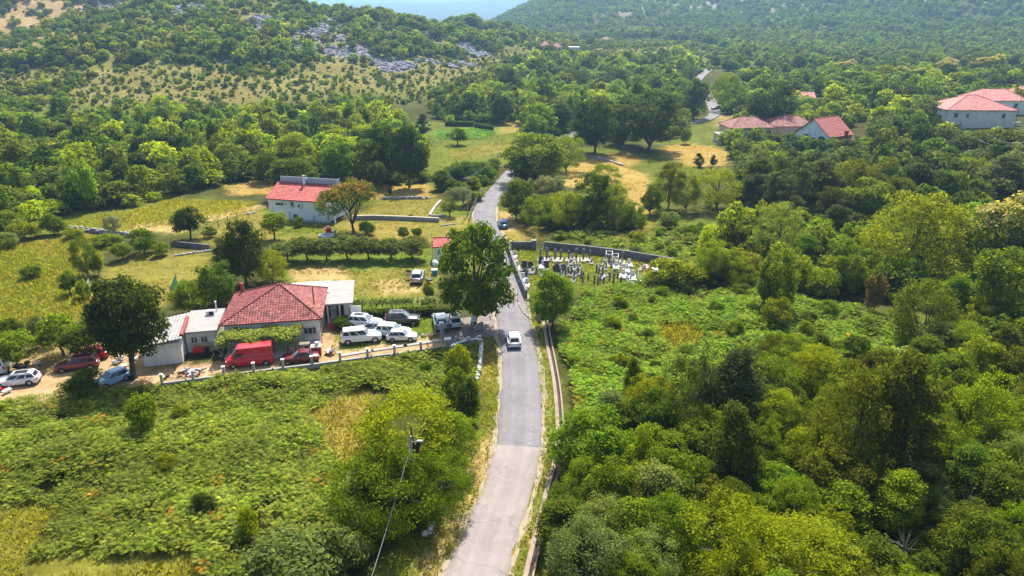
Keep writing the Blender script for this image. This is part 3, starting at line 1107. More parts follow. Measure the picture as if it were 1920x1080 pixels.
TUFTS = [tuft_mesh(k) for k in range(4)]

# ------------------------------------------------------------------ the single plants one can point at
# kind, px, base, top, width, tint, label
NAMED = [
    # by the houses and the drive
    ('dense', 252, 708, 518, 140, 'dg', 'largest dark round tree on the dirt yard, shading the white shed'),
    ('junction', 890, 611, 416, 142, 'mg', 'big leafy tree at the road junction beside the pole with a meter box'),
    ('round', 1036, 614, 508, 88, 'lg', 'green tree at the near corner of the cemetery, by the end of the concrete channel'),
    ('airy', 775, 895, 738, 225, 'yg', 'wide yellow-green tree around the street lamp left of the near road'),
    ('airy', 850, 880, 768, 110, 'lg', 'smaller yellow-green tree right of the street lamp, touching the verge'),
    ('airy', 735, 985, 832, 215, 'lg', 'darker leafy tree in front of the street lamp, above the wire'),
    ('airy', 820, 965, 845, 135, 'lg', 'dark green tree overhanging the shaded verge by the near road'),
    ('fruit', 38, 695, 622, 82, 'lg', 'fruit tree beside the white van with the tyre stack'),
    ('fruit', 120, 668, 585, 92, 'lg', 'light green fruit tree behind the dark red estate car'),
    ('olive', 88, 648, 582, 56, 'bg', 'small dark blue-green tree between two fruit trees at the rough meadow'),
    ('fruit', 160, 678, 612, 74, 'mg', 'duller fruit tree just behind the roof of the dark red estate car'),
    ('round', 366, 590, 523, 78, 'lg', 'bright round tree behind the flat roofed annex'),
    ('round', 410, 572, 493, 74, 'mg', 'mid green tree left of the red roof ridge, behind the bright round tree'),
    ('round', 462, 532, 410, 92, 'dg', 'tall dark tree behind the red hip roof'),
    ('upright', 425, 522, 440, 56, 'bg', 'slim grey-green tree left of the tall dark tree behind the red roof'),
    ('airy', 512, 530, 470, 66, 'yg', 'yellow-green tree behind the red roof, right of the tall dark tree'),
    ('fruit', 515, 448, 396, 56, 'yg', 'round yellow-green tree standing alone at the left corner of the white house lawn'),
    ('fruit', 358, 448, 384, 62, 'dg', 'dark small tree with a bare trunk beside the low stone wall'),
    ('olive', 215, 442, 404, 38, 'ol', 'grey olive tree on the dry stone wall of the yellow field'),
    ('airy', 165, 518, 444, 52, 'mg', 'thin upright tree between the rough meadow and the fenced lawn'),
    ('fruit', 132, 552, 506, 40, 'mg', 'small tree at the rough meadow edge below the thin upright tree'),
    ('fruit', 232, 488, 455, 42, 'lg', 'small light tree at the far left corner of the fenced lawn'),
    ('silk', 664, 437, 336, 128, 'mg', 'spreading silk tree in orange bloom beside the white house'),
    ('olive', 850, 385, 348, 40, 'ol', 'silvery olive tree in the garden near the road, left one'),
    ('olive', 868, 386, 350, 42, 'ol', 'silvery olive tree in the garden near the road, right one'),
    ('olive', 843, 406, 371, 34, 'mg', 'small round tree on the green plot below the olive trees'),
    ('cone', 732, 368, 346, 11, 'dg', 'tiny dark cypress on the golden strip behind the lawn'),
    ('fruit', 757, 452, 425, 22, 'mg', 'short young tree on the lawn above the orchard row, left of two'),
    ('fruit', 783, 452, 425, 22, 'mg', 'short young tree on the lawn above the orchard row, right of two'),
    # behind the white house
    ('broad', 548, 372, 296, 100, 'mg', 'dense green tree directly behind the white house roof'),
    ('round', 556, 328, 247, 92, 'yg', 'round golden-green tree above the white house'),
    ('round', 500, 340, 276, 62, 'mg', 'green tree left of the round golden-green tree'),
    ('broad', 640, 352, 262, 80, 'lg', 'light green tree behind the right end of the white house'),
    ('broad', 700, 350, 262, 82, 'mg', 'green tree between the silk tree and the tall twin trees'),
    ('round', 768, 352, 232, 78, 'dg', 'tallest dark tree at the golden strip with a bare thick trunk'),
    ('round', 715, 345, 222, 66, 'mg', 'tall tree left of the tallest dark tree'),
    ('olive', 668, 352, 322, 30, 'gr', 'grey-green small tree just behind the silk tree'),
    ('round', 828, 356, 318, 46, 'mg', 'round tree above the olive trees, left of the roadside thicket'),
    ('broad', 868, 348, 306, 64, 'mg', 'leafy roadside tree behind the wooden light pole'),
    ('broad', 906, 340, 304, 46, 'mg', 'leafy roadside tree next to the farther pole'),
    ('cone', 792, 256, 212, 32, 'dg', 'dark upright tree at the left end of the vegetable plot'),
    ('fruit', 858, 272, 238, 44, 'mg', 'spreading small tree at the edge of the vegetable plot'),
    ('round', 942, 232, 178, 44, 'dg', 'dark round tree at the far edge of the vegetable plot'),
    # right of the road
    ('round', 968, 412, 332, 72, 'mg', 'round tree over the parked blue car'),
    ('broad', 1012, 345, 252, 128, 'lg', 'very large green tree at the bend of the road'),
    ('round', 985, 345, 292, 64, 'dg', 'dark round tree in front of the very large one at the bend'),
    ('airy', 1062, 322, 248, 70, 'lg', 'light tree right of the very large one at the bend'),
    ('olive', 1020, 372, 324, 42, 'ol', 'silver-grey tree above the thicket beside the bend'),
    ('olive', 1045, 372, 330, 38, 'ol', 'second silver-grey tree above the thicket, right of the first'),
    ('airy', 1010, 428, 362, 74, 'lg', 'leftmost light tree of the thicket behind the cemetery'),
    ('airy', 1060, 428, 352, 78, 'yg', 'yellow-green tree of the thicket behind the cemetery'),
    ('broad', 1105, 424, 326, 86, 'mg', 'tallest tree of the thicket behind the cemetery'),
    ('airy', 1150, 428, 342, 76, 'lg', 'light tree right of the tallest one in the thicket behind the cemetery'),
    ('airy', 1190, 432, 378, 48, 'mg', 'small end tree of the thicket, next to the golden field gap'),
    ('airy', 1130, 366, 302, 66, 'lg', 'airy tree at the near edge of the golden field'),
    ('round', 1115, 288, 178, 90, 'dg', 'huge dark ivy-clad tree above the golden field, left of two'),
    ('round', 1216, 282, 172, 116, 'dg', 'huge dark tree above the golden field, right and wider of two'),
    ('round', 1168, 270, 182, 76, 'dg', 'dark tree squeezed between the two huge ones'),
    ('round', 1050, 248, 192, 54, 'dg', 'dark round tree left of the huge ivy-clad one'),
    ('broad', 1003, 268, 214, 56, 'lg', 'light green tree behind the very large one at the bend'),
    ('round', 1013, 202, 150, 54, 'dg', 'round dark tree at the foot of the rocky hill'),
    ('round', 952, 194, 126, 58, 'bg', 'tall blackish tree at the foot of the rocky hill'),
    ('broad', 1074, 214, 160, 70, 'yg', 'bright yellow-green tree behind the dark round ones in mid valley'),
    ('round', 1072, 182, 126, 78, 'mg', 'broad green tree behind the bright yellow-green one'),
    ('round', 1142, 186, 128, 78, 'bg', 'grey-green broad tree in mid valley, above the huge ivy-clad tree'),
    ('round', 1300, 222, 144, 56, 'mg', 'green tree left of the far curve of the road'),
    ('airy', 1362, 206, 133, 66, 'lg', 'tall light tree right of the far curve of the road'),
    ('bush', 1368, 214, 184, 34, 'lg', 'round light tree beside the far curve of the road, in front of the tall one'),
    ('round', 1440, 240, 152, 88, 'dg', 'big dark round tree behind the beige house'),
    ('bush', 1285, 270, 236, 24, 'gr', 'single grey bush on the far golden field'),
    ('cone', 1310, 313, 286, 22, 'dg', 'dark little conifer below the far golden field'),
    ('cone', 1336, 314, 290, 17, 'dg', 'second dark little conifer below the far golden field'),
    # mid right
    ('airy', 1252, 392, 298, 62, 'od', 'olive-toned tree at the right edge of the golden field'),
    ('airy', 1284, 396, 310, 66, 'yg', 'yellow-green tree right of the golden field gap'),
    ('airy', 1342, 392, 308, 92, 'yg', 'broad yellow-green tree with several bare stems below the conifers'),
    ('round', 1218, 402, 342, 44, 'mg', 'dark edge tree where the golden field narrows'),
    ('bush', 1372, 434, 382, 46, 'lg', 'bright green round shrub in the clearing right of the ferns'),
    ('olive', 1412, 402, 372, 34, 'ol', 'pale grey willow shrub at the foot of the dark wood'),
    ('airy', 1455, 486, 368, 90, 'gr', 'tall grey-green willow left of the big acacia'),
    ('upright', 1412, 388, 286, 74, 'mg', 'green tree at the corner of the dark wood below the beige house'),
    ('round', 1470, 408, 296, 96, 'bg', 'blackish tree in the dark wood below the beige house'),
    ('upright', 1530, 402, 296, 82, 'bg', 'blackish upright tree right of the blackish broad one'),
    ('airy', 1590, 402, 288, 96, 'od', 'wide olive-green tree in the middle of the dark wood'),
    ('upright', 1566, 462, 376, 60, 'bg', 'brownish grey upright tree left of the big acacia'),
    ('airy', 1700, 528, 356, 178, 'yg', 'biggest yellow-green acacia of the right wood'),
    ('chestnut', 1852, 520, 358, 138, 'mg', 'nearest chestnut tree crowned with cream blossom'),
    ('broad', 1622, 420, 338, 104, 'lg', 'light green tree above left of the big acacia'),
    ('upright', 1706, 392, 294, 78, 'bg', 'grey conical tree above the big acacia'),
    ('airy', 1812, 372, 292, 66, 'yg', 'yellow-green tree above the cream chestnut'),
    ('upright', 1868, 384, 288, 84, 'bg', 'dark tree beside the leaning pole near the frame edge'),
    ('broad', 1880, 622, 470, 158, 'lg', 'large-leaved round tree below the cream chestnut'),
    ('airy', 1722, 652, 526, 134, 'od', 'drooping olive-yellow tree standing in the ferns'),
    ('bush', 1637, 585, 504, 48, 'br', 'brown half-dead shrub at the fern edge'),
    ('bush', 1660, 552, 474, 58, 'lg', 'bright green shrub above the brown half-dead one'),
    ('broad', 1445, 585, 462, 74, 'lg', 'pale green tree in the middle of the fern field'),
    ('bush', 1452, 618, 556, 58, 'yg', 'yellow-green shrub below the pale tree in the fern field'),
    ('airy', 1330, 528, 446, 66, 'yg', 'yellow-green shrubby tree right of the cemetery wall'),
    # right foreground wood
    ('airy', 1298, 815, 640, 125, 'bg', 'tall dark grey-green tree in the near right wood, left of a pair'),
    ('upright', 1368, 820, 640, 130, 'bg', 'tall dark grey-green tree in the near right wood, right of a pair'),
    ('cone', 1366, 920, 752, 118, 'od', 'dark conical tree in front of the grey-green pair'),
    ('airy', 1590, 900, 678, 165, 'od', 'tallest dark olive tree of the near right wood, left of two stems'),
    ('upright', 1672, 905, 655, 135, 'od', 'tallest dark olive tree of the near right wood, right of two stems'),
    ('airy', 1442, 770, 664, 110, 'lg', 'light green tree right of the grey-green pair'),
    ('airy', 1518, 745, 648, 105, 'yg', 'yellow-green tree at the lower edge of the pale ferns'),
    ('broad', 1232, 835, 738, 95, 'mg', 'mid green tree left of the grey-green pair at the fern edge'),
    ('upright', 1186, 748, 668, 40, 'mg', 'lone slim sapling in the near ferns'),
    ('broad', 1112, 885, 772, 150, 'lg', 'leafy green tree beside the concrete channel, opposite the asphalt seam'),
    ('upright', 1222, 985, 858, 112, 'gr', 'pale grey-green pointed tree behind the channel'),
    ('airy', 1058, 985, 905, 92, 'mg', 'shrubby tree leaning over the near end of the channel'),
    ('airy', 1830, 845, 692, 140, 'by', 'brightest yellow tree of the near right wood'),
    ('airy', 1370, 1100, 945, 230, 'yg', 'wide yellow-green tree at the lower frame edge'),
    ('airy', 1500, 1120, 985, 220, 'by', 'bright yellow-green tree at the bottom, right of the wide one'),
    ('airy', 1110, 1120, 985, 170, 'gr', 'grey-green tree at the bottom edge next to the channel'),
]
for k in NAMED:
    cat = 'bush' if k[0] == 'bush' else 'tree'
    tree(*k[:6], k[6], cat)

for k, x in enumerate((540, 577, 613, 652, 692, 733, 773)):
    tree('fruit', x, 490 - k * 0.6, 443 if k else 452, 64, 'fr', ['first', 'second', 'third', 'fourth', 'fifth', 'sixth', 'seventh'][k] + ' tree from the left in the orchard row', group='orchard row', var=k)

BUSHES = [
    (882, 792, 700, 62, 'dg', 'dark dense bush at the verge above the dry clearing'),
    (862, 700, 645, 56, 'yg', 'yellow-green bush below the end of the drive wall'),
    (858, 760, 690, 60, 'mg', 'mid green bush left of the dark one on the verge'),
    (556, 1095, 1002, 190, 'gr', 'broad pale bush at the bottom edge left of the shaded verge'),
    (640, 1070, 985, 110, 'gr', 'greyish bush in the bracken at the bottom edge'),
    (272, 808, 730, 62, 'lg', 'upright bush alone in the left bracken below the drive'),
    (470, 1010, 950, 40, 'yg', 'small yellow bush in the lower left bracken'),
    (160, 742, 690, 74, 'mg', 'dark bush on the drive edge in front of the light blue car wreck'),
    (385, 975, 925, 60, 'dg', 'dark hollow bush in the lower left bracken'),
    (640, 615, 590, 40, 'mg', 'round garden bush at the corner of the red roofed house'),
    (272, 476, 428, 56, 'lg', 'large light bush at the stone wall corner of the lawn'),
    (804, 562, 530, 26, 'mg', 'small dark round shrub by the vine trellis'),
    (1266, 535, 484, 108, 'yg', 'wide yellow-green bush at the cemetery corner'),
    (1540, 560, 500, 70, 'yg', 'yellow-green bush above the right ferns, near the brown shrub'),
    (1490, 545, 480, 80, 'yg', 'yellow-green bush left of centre above the right ferns'),
    (1395, 520, 465, 80, 'yg', 'yellow-green bush between the willow and the cemetery'),
    (1310, 445, 415, 60, 'lg', 'pale bush at the upper fern bank'),
    (1255, 430, 395, 44, 'gr', 'grey-green bush below the golden field gap'),
    (395, 445, 424, 26, 'gr', 'grey bush beside the short dark wall'),
    (335, 415, 398, 40, 'lg', 'low bush in the yellow field'),
    (560, 425, 404, 22, 'lg', 'leafy bush against the white house wall'),
    (690, 440, 412, 34, 'lg', 'light bush under the silk tree'),
    (770, 412, 402, 12, 'mg', 'small clipped bush on the terrace wall'),
    (895, 375, 358, 34, 'lg', 'roadside bush above the wooden fence'),
    (880, 392, 376, 22, 'br', 'reddish bush by the wooden fence post'),
    (60, 520, 495, 40, 'lg', 'pale weedy bush in the rough meadow'),
    (15, 465, 436, 50, 'gr', 'grey-brown bush at the left end of the rough meadow'),
    (50, 448, 410, 60, 'yg', 'yellow-green bush left of the dry stone wall'),
    (100, 440, 398, 52, 'mg', 'mid green bush left of the dry stone wall'),
    (205, 460, 436, 60, 'lg', 'creeper-like bush in front of the dry stone wall'),
    (18, 440, 395, 60, 'lg', 'light bush at the left frame edge above the rough meadow'),
    (140, 448, 425, 40, 'yg', 'yellow-green bush at the left end of the dry stone wall'),
    (305, 480, 452, 36, 'lg', 'light bush between the lawn and the short dark wall'),
    (470, 498, 462, 44, 'lg', 'light bush at the left end of the orchard row'),
    (20, 640, 598, 60, 'mg', 'mid green bush at the lower edge of the rough meadow'),
    (185, 515, 470, 30, 'yg', 'yellow-green shrub along the lawn fence, upper'),
    (160, 560, 520, 32, 'yg', 'yellow-green shrub along the lawn fence, lower'),
]
for px, b, t, w, ti, lab in BUSHES:
    tree('bush', px, b, t, w, ti, lab, 'bush')

DEAD = []
for k in range(3):
    _, _, C_ = crown_points(700 + k, 'upright', 3.0, 3.6, .4, 40, 6, .3)
    DEAD.append(trunk_mesh('dead_stems', 710 + k, 3.6, .4, 3.0, .07, M['bark_pale'], C_, 26))
for k, (u_, v_, lab) in enumerate(((1760, 668, 'bare grey dead shrub behind the drooping olive-yellow tree'), (1240, 1010, 'bare dead shrub below the pale pointed tree'), (1800, 1000, 'bare dead shrub below the brightest yellow tree'), (1690, 1060, 'bare dead shrub near the bottom edge of the right wood'), (1420, 425, 'bare grey shrub at the foot of the dark wood'), (1150, 905, 'bare dead stems beside the leafy tree opposite the asphalt seam'), (1500, 760, 'bare stems between the grey-green pair and the tallest olive tree'))):
    e = empty('dead_shrub', at(u_, v_), k * 1.3)
    e.scale = (1.1 + .1 * (k % 3),) * 3
    tag(e, lab, 'bush')
    link('stem', DEAD[k % 3], e)

# ------------------------------------------------------------------ woodland fill: the nearest as single trees, the rest as masses
CLEAR = [pw for c, pw in COVER_W[1:]]
KEEP = [polyw(p) for p in (
    [(395, 690), (395, 515), (660, 515), (660, 660)], [(490, 425), (490, 335), (650, 335), (660, 425)], [(800, 500), (800, 430), (850, 430), (850, 500)],
    [(280, 700), (315, 560), (425, 560), (425, 690)], [(1350, 268), (1350, 240), (1625, 238), (1625, 278), (1545, 282), (1500, 262)], [(1760, 262), (1760, 205), (1990, 200), (1990, 262)],
    [(940, 570), (940, 450), (1275, 485), (1290, 505), (1180, 540)], [(1490, 200), (1490, 180), (1540, 180), (1540, 200)])]
NB = []          # feet of the named trees
for o in COL.objects:
    if o.type == 'EMPTY' and o.get('category') in ('tree', 'bush'):
        NB.append((o.location.x, o.location.y, o.scale.x * 3.0))
NB = np.array(NB)
HOUSE_VIEW = [(1345, 215, 1460, 292), (1445, 210, 1625, 296), (1485, 165, 1545, 206), (1765, 172, 1990, 258)]


def clear_mask(x, y, near_named=True, road=5.0):
    k = np.zeros(len(x), bool)
    for pw in CLEAR + KEEP:
        k |= inside(pw, x, y)
    k |= road_dist(x, y) < road
    if near_named:
        d = np.min(np.hypot(x[:, None] - NB[None, :, 0], y[:, None] - NB[None, :, 1]) / NB[None, :, 2], 1)
        k |= d < 0.62
    return ~k


def pixel(x, y, z):
    zc = y * CP - (z - CH) * SP
    yc = y * SP + (z - CH) * CP
    return 960 + FP * x / zc, 540 - FP * yc / zc


FILL = []        # (apparent size, kind, x, y, z, w, h, tint, region)


def fill(px, spacing, kinds, hr, wr, keys, region, seed, road=5.0):
    rng = random.Random(seed)
    x, y = sample(polyw(px), spacing, seed)
    k = clear_mask(x, y, True, road)
    for a, b in zip(x[k], y[k]):
        z = hz(a, b)
        h, w = rng.uniform(*hr), rng.uniform(*wr)
        kd = rng.choice(kinds)
        if kd == 'bush':
            h *= 0.6
            w *= 0.8
        u, v1 = pixel(a, b, z + h)
        u, v0 = pixel(a, b, z)
        hit = False
        for x0, y0, x1, y1 in HOUSE_VIEW:
            if x0 - 6 < u < x1 + 6 and v0 > y0 and v1 < y1 - 12 and b < 300:
                h *= max(0.25, (v0 - y1 + 12) / max(1, v0 - v1))
                hit = h < 2.2
        if hit:
            continue
        FILL.append((h * w / math.hypot(a, b) ** 2, kd, a, b, z, w, h, rng.choice(keys), region))


fill([(1078, 880), (1130, 800), (1230, 800), (1330, 750), (1450, 690), (1560, 690), (1690, 690), (1800, 640), (2100, 600), (2300, 1240), (1000, 1240), (1022, 1080), (1062, 930)],
     3.1, ['airy', 'airy', 'upright', 'bush', 'broad'], (3.6, 6.2), (3.6, 5.6), ['lg', 'yg', 'lg', 'od', 'gr', 'mg', 'lg'], 'near', 1, 4.2)
fill([(1300, 505), (1360, 440), (1420, 430), (1560, 440), (2050, 380), (2100, 620), (1790, 650), (1760, 590), (1600, 560), (1480, 545), (1350, 560)],
     3.9, ['airy', 'airy', 'bush', 'broad', 'upright'], (3.5, 6.5), (3.6, 6.0), ['yg', 'lg', 'lg', 'od', 'mg'], 'middle', 2)
fill([(1372, 345), (1440, 300), (1600, 300), (1760, 290), (2050, 270), (2050, 385), (1560, 435), (1400, 415)],
     5.2, ['round', 'upright', 'broad', 'airy'], (6.5, 9.5), (5.0, 7.5), ['bg', 'dg', 'mg', 'od', 'bg'], 'dark', 3)
fill([(-120, 470), (20, 440), (95, 408), (245, 386), (330, 366), (430, 345), (520, 330), (660, 335), (800, 338), (800, 300), (785, 255), (700, 222), (400, 222), (-120, 245)],
     5.4, ['round', 'airy', 'broad', 'round', 'bush'], (3.6, 9.8), (4.2, 9.2), ['yg', 'lg', 'mg', 'yg', 'dg', 'yg', 'od'], 'left', 4)
fill([(1000, 262), (1080, 262), (1260, 250), (1290, 240), (1320, 160), (1300, 125), (1010, 120), (930, 160), (800, 205), (830, 228), (940, 226), (985, 250)],
     7.5, ['round', 'round', 'broad', 'airy'], (6, 12), (6, 11), ['mg', 'od', 'dg', 'lg', 'yg'], 'valley', 5, 7)
fill([(1380, 262), (1345, 225), (1350, 160), (1500, 150), (1990, 150), (2050, 200), (2050, 275), (1760, 290), (1620, 285), (1480, 200)],
     7.5, ['round', 'round', 'broad', 'airy'], (6, 9), (6.5, 9.5), ['mg', 'dg', 'lg', 'yg', 'bg'], 'village', 6, 7)
FILL.sort(key=lambda q: -q[0])
NOUN = {'bush': 'shrub', 'upright': 'upright tree', 'airy': 'feathery tree', 'round': 'round crowned tree', 'broad': 'broadleaf tree'}
TONE = {'yg': 'yellow-green', 'lg': 'light green', 'mg': 'mid green', 'dg': 'dark green', 'bg': 'dull grey-green', 'od': 'olive green', 'gr': 'pale grey-green'}
LAND = [(n_, at(u_, v_)) for n_, u_, v_ in (
    ('dark conical tree', 1366, 920), ('tall dark grey-green pair', 1335, 815), ('two-stemmed dark olive tree', 1630, 900), ('brightest yellow tree', 1830, 845),
    ('wide tree at the lower edge', 1370, 1100), ('pale pointed tree behind the channel', 1222, 985), ('leafy tree opposite the asphalt seam', 1112, 885),
    ('lower right corner of the wood', 1880, 1060), ('drooping olive-yellow tree in the ferns', 1722, 652), ('large-leaved round tree', 1880, 622), ('biggest acacia', 1700, 528),
    ('nearest cream chestnut', 1852, 520), ('tall grey-green willow', 1455, 486), ('pale tree in the fern field', 1445, 585), ('shrubby tree by the cemetery wall', 1330, 528),
    ('blackish tree below the beige house', 1470, 408), ('wide olive-green tree of the dark wood', 1590, 402), ('grey conical tree above the acacia', 1706, 392), ('leaning pole', 1893, 350),
    ('light blue gabled house', 1565, 285), ('pink roofed house', 1830, 270), ('bright shrub in the clearing', 1372, 434), ('bright yellow-green bottom tree', 1500, 1120),
    ('round golden-green tree', 556, 328), ('white house', 570, 410), ('tallest dark tree by the golden strip', 768, 352), ('yellow flower field', 360, 395), ('dry stone wall', 180, 430),
    ('vegetable plot', 870, 250), ('huge ivy-clad tree', 1115, 288), ('wider huge dark tree', 1216, 282), ('far curve of the road', 1330, 200), ('big dark tree behind the beige house', 1440, 240),
    ('left meadow strip', 150, 215), ('foot of the rocky hill', 700, 225), ('brown path in the left wood', 220, 325))]
N_SINGLE = 200
KM = ['just', 'second', 'third', 'fourth', 'fifth', 'sixth', 'seventh', 'eighth', 'ninth', 'tenth', 'eleventh', 'twelfth']
SINGLES = []
for q in FILL[:N_SINGLE]:
    p = Vector((q[2], q[3], q[4]))
    lm, lp = min(LAND, key=lambda t_: (t_[1] - p).length)
    d_ = p - lp
    rel = ('right of' if d_.x > 0 else 'left of') if abs(d_.x) > abs(d_.y) else ('behind' if d_.y > 0 else 'in front of')
    SINGLES.append([TONE[q[7]] + ' ' + NOUN[q[1]], rel, lm, d_.length, q])
seen = {}
for r_ in sorted(SINGLES, key=lambda t_: t_[3]):
    k_ = (r_[0], r_[1], r_[2])
    i_ = seen.get(k_, 0)
    seen[k_] = i_ + 1
    lab = '%s just %s the %s' % tuple(r_[:3]) if i_ == 0 else '%s %s %s the %s' % (KM[min(i_, 11)], r_[0], r_[1], r_[2])
    _, kd, a, b, z, w, h, ti, reg = r_[4]
    plant(kd, (a, b, z - 0.05), w, h, T[ti], lab, 'bush' if kd == 'bush' else 'tree', 'trees of the ' + {'near': 'near right wood', 'middle': 'right scrub', 'dark': 'dark wood', 'left': 'left valley wood', 'valley': 'valley wood', 'village': 'village'}[reg])

rngn = np.random.default_rng(77)


def mass(name, protos, rows, label, seed, nom, cat='trees'):
    a = np.array([(r[2], r[3], r[4], r[5], r[6]) for r in rows])
    W, Hh = nom
    scl = np.stack([a[:, 3] / W, a[:, 3] / W, a[:, 4] / Hh], -1)
    t = np.array([T[r[7]] for r in rows]) * rngn.uniform(.75, 1.75, (len(rows), 1))
    return scatter(name, protos, a[:, 0], a[:, 1], a[:, 2], scl, t, seed, label, cat)


MIDS = [p[0] for p in PROTO['mid']] + [p[0] for p in PROTO['midairy']]
FARS = [p[0] for p in PROTO['far']]
mass('valley_forest', MIDS, FILL[N_SINGLE:], 'wood of many small trees filling the valley floor', 401, (7.4, 7.7))


# hillsides: scrub on the rocky hill, wood on the far mountain and the valley floor beyond
def wedge(n, y0, y1, seed, lo=-0.95, hi=0.95):
    rng = np.random.default_rng(seed)
    y = np.sqrt(rng.uniform(y0 * y0, y1 * y1, n))
    return rng.uniform(lo, hi, n) * y, y, rng


x, y, rng = wedge(70000, 250, 900, 41, -0.95, 0.30)
a, b = hill_a(x, y), hill_b(x, y)
dens = fbm(x / 38, y / 38, 15)
onh = np.maximum(a, b) > 1.2
rocky = np.maximum(rocky_ground(x, y), 0.6 * ss(0.35, 0.7, sum(np.exp(-(((x - q[0]) / 9) ** 2 + ((y - q[1] + 6) / 12) ** 2)) for q in ROCKS)))
keep = onh & (rng.random(len(x)) < np.where((b > a) | (x < -235), 0.13 + 0.45 * ss(0.47, 0.62, dens), np.where(a < 14, 0.85, 0.42) + 0.6 * ss(0.40, 0.56, dens)) * (1 - 0.8 * rocky))
low = keep & (a < 16) & (x > -150) & (rng.random(len(x)) < 0.45)
x, y = x[keep], y[keep]
n = len(x)
sz = (0.35 + 1.15 * rng.random(n) ** 2.2) * np.where(a[keep] < 14, 0.52, 1.15) * np.where(dens[keep] > 0.54, 1.35, 0.8)
t = tints(['mg', 'lg', 'od', 'yg', 'mg', 'od'], n, rng)
t = t * (1.0 + 0.45 * rng.random((n, 1)))
scatter('hillside_scrub', [p[0] for p in PROTO['midbush']], x, y, terrain(x, y) - 0.1, np.stack([sz * 1.1, sz * 1.1, sz * 1.15], -1), t, 42, 'low green scrub scattered over the dry rocky hillside', 'scrub')

x, y, rng = wedge(44000, 330, 1750, 51, -0.28, 0.95)
a, b, m = hill_a(x, y), hill_b(x, y), mount(x, y)
ok = (np.maximum(a, b) < 2.5) & ((x > -0.12 * y) | (y > 800)) & clear_mask(x, y, False, 7)
ok &= ~((y < 480) & (x > -60))| (y > 420) & ok
dens = fbm(x / 70, y / 70, 25)
ok &= rng.random(len(x)) < np.where(m > 8, 0.5 + 0.5 * ss(0.35, 0.55, dens), 0.8)
ok &= (x > -0.02 * y) | (y > 620)
fv = [(1015, 80, 1090, 97), (1210, 108, 1340, 120)]
u, v = pixel(x, y, terrain(x, y))
for x0, y0, x1, y1 in fv:
    ok &= ~((u > x0) & (u < x1) & (v > y0 - 2) & (v < y1 + 9))
x, y = x[ok], y[ok]
n = len(x)
sz = rng.uniform(0.55, 1.1, n) * np.where(m[ok] > 10, 0.82, 1.05)
t = tints(['mg', 'dg', 'mg', 'lg', 'bg', 'od'], n, rng) * np.where(m[ok] > 10, 1.2, 1.25)[:, None]
nearer = y < 520
scatter('mountain_forest', FARS, x[~nearer], y[~nearer], terrain(x, y)[~nearer] - 0.2, np.stack([sz, sz, sz], -1)[~nearer], t[~nearer], 52, 'far wood covering the hazy mountain slope and valley end', 'forest')
scatter('far_valley_wood', MIDS, x[nearer], y[nearer], terrain(x, y)[nearer] - 0.2, np.stack([sz, sz, sz], -1)[nearer], t[nearer], 53, 'wood at the far end of the valley before the mountain', 'trees')

# undergrowth under and between the trees
UG = [([(1062, 930), (1078, 860), (1130, 800), (1230, 790), (1330, 740), (1450, 690), (1690, 680), (1800, 640), (2100, 600), (2300, 1240), (1010, 1240), (1022, 1080)], 1.5, 'bush', 0.62, ['lg', 'yg', 'mg', 'od', 'gr']),
      ([(1290, 515), (1360, 430), (1420, 410), (1560, 430), (2050, 370), (2100, 620), (1790, 650), (1760, 590), (1600, 555), (1480, 540), (1350, 565)], 2.0, 'bush', 0.75, ['lg', 'yg', 'mg', 'od']),
      ([(1372, 345), (1440, 296), (1600, 296), (1760, 290), (2050, 270), (2050, 385), (1560, 435), (1400, 418)], 2.8, 'midbush', 1.0, ['mg', 'dg', 'lg', 'bg']),
      ([(-150, 480), (20, 445), (95, 412), (245, 388), (330, 368), (430, 350), (520, 340), (660, 345), (800, 345), (800, 300), (785, 250), (700, 212), (400, 212), (-150, 190)], 4.3, 'midbush', 0.95, ['lg', 'yg', 'mg', 'mg', 'gr']),
      ([(1000, 300), (1080, 268), (1260, 262), (1290, 250), (1320, 160), (1300, 120), (1010, 115), (930, 160), (800, 200), (830, 230), (940, 232), (985, 252)], 4.2, 'midbush', 1.3, ['lg', 'yg', 'mg', 'mg']),
      ([(1370, 300), (1345, 225), (1350, 150), (1500, 140), (1990, 140), (2050, 200), (2050, 285), (1760, 300), (1620, 300), (1480, 290)], 4.2, 'midbush', 1.3, ['lg', 'yg', 'mg', 'dg']),
      ([(960, 432), (985, 415), (1000, 380), (1060, 380), (1120, 385), (1200, 415), (1205, 432), (1100, 434)], 2.0, 'bush', 0.8, ['lg', 'yg', 'mg']),
      ([(655, 352), (655, 336), (800, 336), (800, 352)], 2.2, 'bush', 0.9, ['mg', 'lg']),
      ([(815, 362), (830, 330), (860, 318), (930, 312), (932, 335), (905, 352), (870, 362)], 2.0, 'bush', 0.9, ['mg', 'lg']),
      ([(1068, 700), (1090, 590), (1180, 540), (1262, 520), (1330, 560), (1430, 550), (1600, 585), (1700, 640), (1640, 690), (1450, 700), (1320, 740), (1220, 800), (1090, 810)], 4.6, 'bush', 0.6, ['lg', 'yg', 'lg', 'mg']),
      ([(1040, 448), (1150, 442), (1240, 428), (1380, 440), (1390, 500), (1300, 505), (1262, 488)], 3.2, 'bush', 0.62, ['lg', 'yg', 'lg', 'gr']),
      ([(-200, 800), (130, 755), (560, 705), (850, 668), (870, 740), (690, 735), (590, 770), (640, 900), (640, 1100), (420, 1100), (110, 960), (-200, 960)], 7.5, 'bush', 0.45, ['lg', 'mg', 'yg']),
      ([(690, 1120), (640, 1000), (650, 900), (700, 880), (800, 870), (870, 860), (895, 800), (870, 880), (800, 960)], 1.6, 'bush', 0.55, ['mg', 'lg'])]
